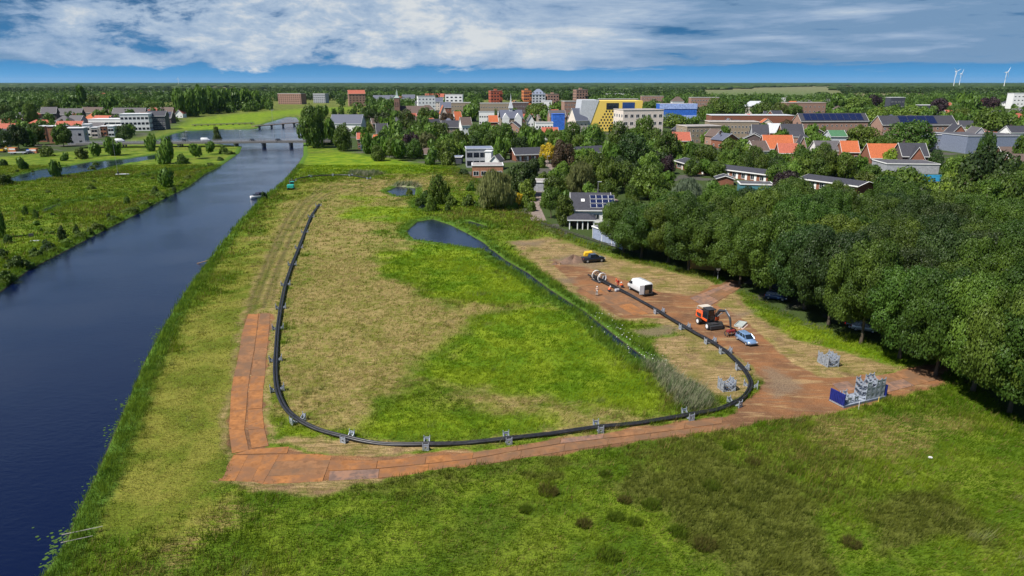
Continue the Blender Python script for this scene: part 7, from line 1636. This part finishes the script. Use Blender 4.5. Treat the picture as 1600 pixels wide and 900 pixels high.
def veg(y0, y1, dens, hs, ws, nb, seed):
    x, y = scatter(y0, y1, dens, seed); z = zones(x, y); r = np.random.default_rng(seed + 1)
    n1 = fbm(x, y, 6.0, 4, 3); n2 = fbm(x, y, 1.3, 3, 8); n3 = fbm(x, y, 28, 3, 15)
    keep = (z['water'] < -0.25) & (z['dirt'] + (n2 - .5) * .5 < .42) & (z['urban'] < .7) & (z['mud'] + (n2 - .5) < .5)
    keep &= (z['rut'] < .4) | (r.random(len(x)) < .35)
    keep &= r.random(len(x)) < np.where(z['hay'] > .5, .30, 1) * np.where(z['dry'] > .5, .60, np.where(z['mow'] > .5, .7, 1.0))
    x, y = x[keep], y[keep]; z = {k: v[keep] for k, v in z.items()}; n1, n2, n3 = n1[keep], n2[keep], n3[keep]; r = np.random.default_rng(seed + 2); rr = r.random(len(x))
    g = lerp3((n1 - .38) * 4, A3(C_GREEN1), A3(C_GREEN2)); g = lerp3((n3 - .50) * 6 * (n2 > .4), g, A3(C_OLIVE) * 1.0)
    g = np.where((rr < .07 + .30 * np.clip(n3 - .45, 0, 1) * (n1 > .5))[:, None], A3(C_DRY1) * .9, g)
    d = lerp3((n2 - .35) * 3.0, A3(C_DRY2), A3(C_DRY1) * 1.05); d = np.where((rr < .30)[:, None], A3(C_STRAW) * .95, d); d = np.where((rr > .70)[:, None], A3(C_GREEN2) * 1.1, d)
    l = lerp3((n1 - .38) * 4, A3(C_LUSH1), A3(C_LUSH2)); m_ = lerp3((n1 - .38) * 4, A3(C_MOW1), A3(C_MOW2)); m_ = np.where((rr < .16)[:, None], A3(C_DRY1), m_)
    jit = (n2 - .5) * .9 + (n1 - .5) * .7
    col = g; H = .22 + .34 * n1; H = H * (1 + .6 * (n3 > .5))
    def step(mk): return np.clip((mk + jit - .32) / .36, 0, 1)
    oc = lerp3((n2 - .35) * 3, A3((.066, .085, .014)), A3((.12, .140, .022))); sc2 = np.where((rr < .45)[:, None], A3(C_DRY1), col)
    for key, c, hh in (('straw', sc2, .36), ('rush', oc, .55), ('mow', m_, .16), ('dry', d, .30), ('lush', l, .34)):
        s = step(z[key]); col = lerp3(s, col, c); H = H * (1 - s) + hh * (.7 + .8 * n1) * s
    s = step(z['hay']); col = lerp3(s, col, np.where((rr < .25)[:, None], A3(C_GREEN2), lerp3((n2 - .35) * 3, A3(C_HAY2), A3(C_HAY1)))); H = H * (1 - s) + (.07 + .12 * n1) * s
    s = np.clip(step(np.maximum(z['bank'], z['ditchd'])), 0, 1); rc = lerp3((n2 - .35) * 3, A3(C_REED), A3((.150, .225, .022))); col = lerp3(s, col, rc)
    H = H * (1 - s) + (.50 + .65 * n2) * s * (1 - .62 * z['pondd'])
    s = step(z['pale']); col = lerp3(s, col, np.where((rr < .6)[:, None], A3(C_PALE) * 1.1, A3((.10, .15, .06)))); H = H * (1 - s) + (1.1 + .5 * n2) * s
    lean = np.stack([.55 + .5 * (n1 - .5), -.25 + 1.2 * (n3 - .5)], 1) * np.where((z['dry'] > .5) | (H < .4), 1.0, .5)[:, None]
    return x, y, z, H * hs, np.full(len(x), ws) * (1 + .8 * (z['pale'] > .5)), col, lean, nb, seed
def emit(res):
    x, y, z, H, w_, col, lean, nb, seed = res
    hz_ = height(x, y, z)
    tall = (np.maximum(z['bank'], z['ditchd']) > .5) | (z['pale'] > .5)
    rng_ = ['near', 'middle', 'far'][min(2, seed // 100 - 1)]
    cls = [('meadow_grass', ~tall & (z['dry'] <= .5) & (z['mow'] <= .5), f'green meadow grass of the {rng_} fields'), ('dry_grass', ~tall & ((z['dry'] > .5) | (z['mow'] > .5)), f'straw coloured dry grass of the {rng_} ground'), ('reeds', tall, f'tall bank reeds and herbs along the {rng_} water edges')]
    for i, (nm, k, lb) in enumerate(cls):
        if k.sum() < 10: continue
        nbk = nb + 2 if nm == 'reeds' else nb
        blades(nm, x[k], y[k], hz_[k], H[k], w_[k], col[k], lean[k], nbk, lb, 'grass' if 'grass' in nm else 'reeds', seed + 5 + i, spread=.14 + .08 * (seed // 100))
emit(veg(43, 88, 13, 1.0, .055, 5, 100))
emit(veg(88, 150, 6.0, 1.05, .085, 5, 200))
emit(veg(150, 330, 1.6, 1.25, .17, 5, 300))
# rush clumps in the near field
for k, (px, py, s) in enumerate([(855, 768, 1.5), (821, 798, .9), (951, 868, 1.7), (912, 820, 1.0), (962, 808, 1.1), (992, 815, .9), (976, 782, .9), (945, 742, .9), (1018, 790, 1.3), (1100, 850, 1.5), (1060, 830, 1.3), (1140, 700, 1.2), (1175, 722, 1.1), (1240, 735, 1.2), (1110, 760, 1.3), (1330, 850, 1.2)]):
    x, y = G(px, py); r = np.random.default_rng(k); n = 140; a = r.uniform(0, 6.28, n); q = np.sqrt(r.random(n)) * s * .62
    bx, by = np.cos(a) * q, np.sin(a) * q; z0 = np.zeros(n) - .05
    col = np.tile(np.array([.085, .128, .014]), (n, 1)) if k % 3 else np.tile(np.array([.095, .090, .024]), (n, 1))
    lean = np.stack([np.cos(a) * .5 * q / s + .15, np.sin(a) * .5 * q / s], 1)
    zz = height(np.array([x]), np.array([y]), zones(np.array([x]), np.array([y])))[0]
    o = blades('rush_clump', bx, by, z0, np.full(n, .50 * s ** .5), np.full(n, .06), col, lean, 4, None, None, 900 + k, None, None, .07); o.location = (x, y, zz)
    tag(o, None, 'rush clump', 'dark rush clumps in the near green field'); RUSH = globals().setdefault('RUSH', []); RUSH.append((o, px, py, s, k))
for o, px, py, s, k in RUSH:
    size = 'big' if s > 1.25 else 'medium' if s > .95 else 'small'
    colw = 'dark green' if k % 3 else 'brownish'
    rel = sorted(RUSH, key=lambda q: q[1]); rk = [q[4] for q in rel].index(k)
    o['label'] = f'{size} {colw} rush clump in the near field, {ORD[rk] if rk < len(ORD) else str(rk)} from the left'
# lily pads and flowers
def discs(name, x, y, z, s, m_, label, cat, seed, tilt=.0, n=6):
    r = np.random.default_rng(seed); N = len(x); a0 = r.uniform(0, 6.28, N); ang = np.arange(n) * 2 * np.pi / n
    V = np.stack([x[:, None] + np.cos(ang + a0[:, None]) * s[:, None], y[:, None] + np.sin(ang + a0[:, None]) * s[:, None] * .9, z[:, None] + np.cos(ang) * s[:, None] * tilt], 2).reshape(-1, 3)
    me = np_mesh(name, V, np.arange(N * n).reshape(N, n), [m_]); o = bpy.data.objects.new(name, me); link(o); return tag(o, label, cat, None, 'stuff')
r = np.random.default_rng(77); bl = P([(70, 890), (100, 850), (120, 800), (150, 740), (180, 670), (205, 612), (228, 558), (255, 508)]); t_ = r.random(1500) * (len(bl) - 1.001); i_ = t_.astype(int); f_ = (t_ - i_)[:, None]
q = bl[i_] * (1 - f_) + bl[i_ + 1] * f_; cl_ = fbm(q[:, 0], q[:, 1], 5, 2, 4); off = np.abs(r.normal(size=1500)) * .75 * np.clip(cl_ * 4.0 - 1.5, .05, 1.8); q[:, 0] -= off * 1.1 - .9; q[:, 1] += off * .4
discs('lily_pads', q[:, 0], q[:, 1], np.full(1500, -.405) + r.random(1500) * .01, r.uniform(.07, .17, 1500), mat('lily_pad', (.055, .105, .018), .85, spec=.15), 'round green lily pads floating along the near bank', 'lily pads', 1, 0)
r = np.random.default_rng(78); dl = P([(925, 494), (940, 507), (965, 528), (995, 552), (1020, 575)]); N = 80; t_ = r.random(N) * (len(dl) - 1.001); i_ = t_.astype(int); f_ = (t_ - i_)[:, None]; q = dl[i_] * (1 - f_) + dl[i_ + 1] * f_ + r.normal(size=(N, 2)) * 1.3
discs('white_flowers', q[:, 0], q[:, 1], r.uniform(.5, 1.0, N), r.uniform(.04, .10, N), MT['white'], 'white umbel flowers growing along the ditch', 'flowers', 2, .2, 5)
# ------------------------------------------------------------------ the air: even pale haze round the whole scene
hb = MB().box(-39500, 39500, -4600, 45500, -6, 260).mesh('haze', [])
hm = bpy.data.materials.new('air'); hm.use_nodes = True
for n in list(hm.node_tree.nodes): hm.node_tree.nodes.remove(n)
pv_ = hm.node_tree.nodes.new('ShaderNodeVolumePrincipled'); ho = hm.node_tree.nodes.new('ShaderNodeOutputMaterial')
pv_.inputs['Color'].default_value = (0.55, 0.75, 1.0, 1); pv_.inputs['Density'].default_value = 1.0e-5; pv_.inputs['Anisotropy'].default_value = 0.1
hm.node_tree.links.new(pv_.outputs[0], ho.inputs['Volume'])
hb.materials.append(hm); hz_o = bpy.data.objects.new('haze', hb); link(hz_o); tag(hz_o, 'thin blue summer haze over the whole landscape', 'haze', None, 'stuff')
# ------------------------------------------------------------------ labels of trees and shrubs from what they stand beside
LAND += [('the wheeled excavator', 1105, 510), ('the white van', 998, 460), ('the black pickup', 930, 412), ('the moored boat', 408, 312), ('the flat rack', 1340, 630), ('the teal digger', 455, 296), ('the far end of the pipeline', 499, 318), ('the grey trailer', 30, 241), ('the rowing boat', 191, 274), ('the dark meadow board', 50, 374),
         ('the footbridge', 435, 197), ('the far sculpture', 1169, 197), ('the pale willow', 775, 326), ('the purple tree by the far meadow', 640, 243), ('the golden yellow tree', 858, 256), ('the tall purple tree by the terraces', 1225, 310), ('the blue hatchback', 1160, 538), ('the big pond', 690, 370), ('the spare cradles near the grove', 1290, 572)]
SHP = {'oak': 'broad', 'oakN': 'broad', 'round': 'round', 'column': 'upright', 'cone': 'slender', 'weep': 'drooping', 'bush': 'low', 'farround': 'round'}
byh = {}
for o, rc_, sh, wl, px, py in AUTOH:
    nm, lx, ly = min(LAND, key=lambda l: math.hypot(l[1] - px, (l[2] - py) * 2.2)); dx_, dy_ = px - lx, (py - ly) * 2.2
    rel = ('right of ' if dx_ > 0 else 'left of ') if abs(dx_) > abs(dy_) else ('in front of ' if dy_ > 0 else 'behind ')
    wn = {'brick': 'brick', 'pink': 'pinkish', 'white': 'white', 'cream': 'cream', 'beige': 'beige', 'darkbrick': 'dark brick', 'orangebrick': 'orange brick'}[wl]
    byh.setdefault(f'{wn} {sh} house with {rc_} roof {rel}{nm}', []).append((math.hypot(dx_, dy_), o))
for lab, l in byh.items():
    l.sort(key=lambda q: q[0])
    for i, (d, o) in enumerate(l): o['label'] = lab if i == 0 and len(l) == 1 else lab + ', ' + (['nearer one', 'farther one'] if len(l) == 2 else ['nearest', 'second nearest', 'third nearest', 'fourth nearest', 'fifth nearest', 'sixth nearest'])[min(i, 5)]
cnt = {}
rows = []
for o, leaf, kind, x, y, H, W, fixed in TREES:
    if fixed: continue
    px, py = pix(x, y, 0)
    nm, lx, ly = min(LAND, key=lambda l: math.hypot(l[1] - px, (l[2] - py) * 2.2))
    dx_, dy_ = px - lx, (py - ly) * 2.2
    rel = ('right of ' if dx_ > 0 else 'left of ') if abs(dx_) > abs(dy_) else ('in front of ' if dy_ > 0 else 'behind ')
    noun = 'oak' if kind == 'oakN' else 'shrub' if kind == 'bush' else 'tree'
    lab = f'{SHP[kind]} {LOOK[leaf]} {noun} {rel}{nm}'
    rows.append((lab, math.hypot(dx_, dy_), o))
by = {}
for lab, d, o in rows: by.setdefault(lab, []).append((d, o))
for lab, l in by.items():
    l.sort(key=lambda q: q[0])
    for i, (d, o) in enumerate(l):
        o['label'] = lab if len(l) == 1 else lab + ', ' + (['nearest', 'second nearest', 'third nearest', 'fourth nearest', 'fifth nearest', 'sixth nearest', 'seventh nearest', 'eighth nearest', 'ninth nearest', 'tenth nearest'] + [f'{w_} nearest' for w_ in ORD[10:]])[min(i, 24)]
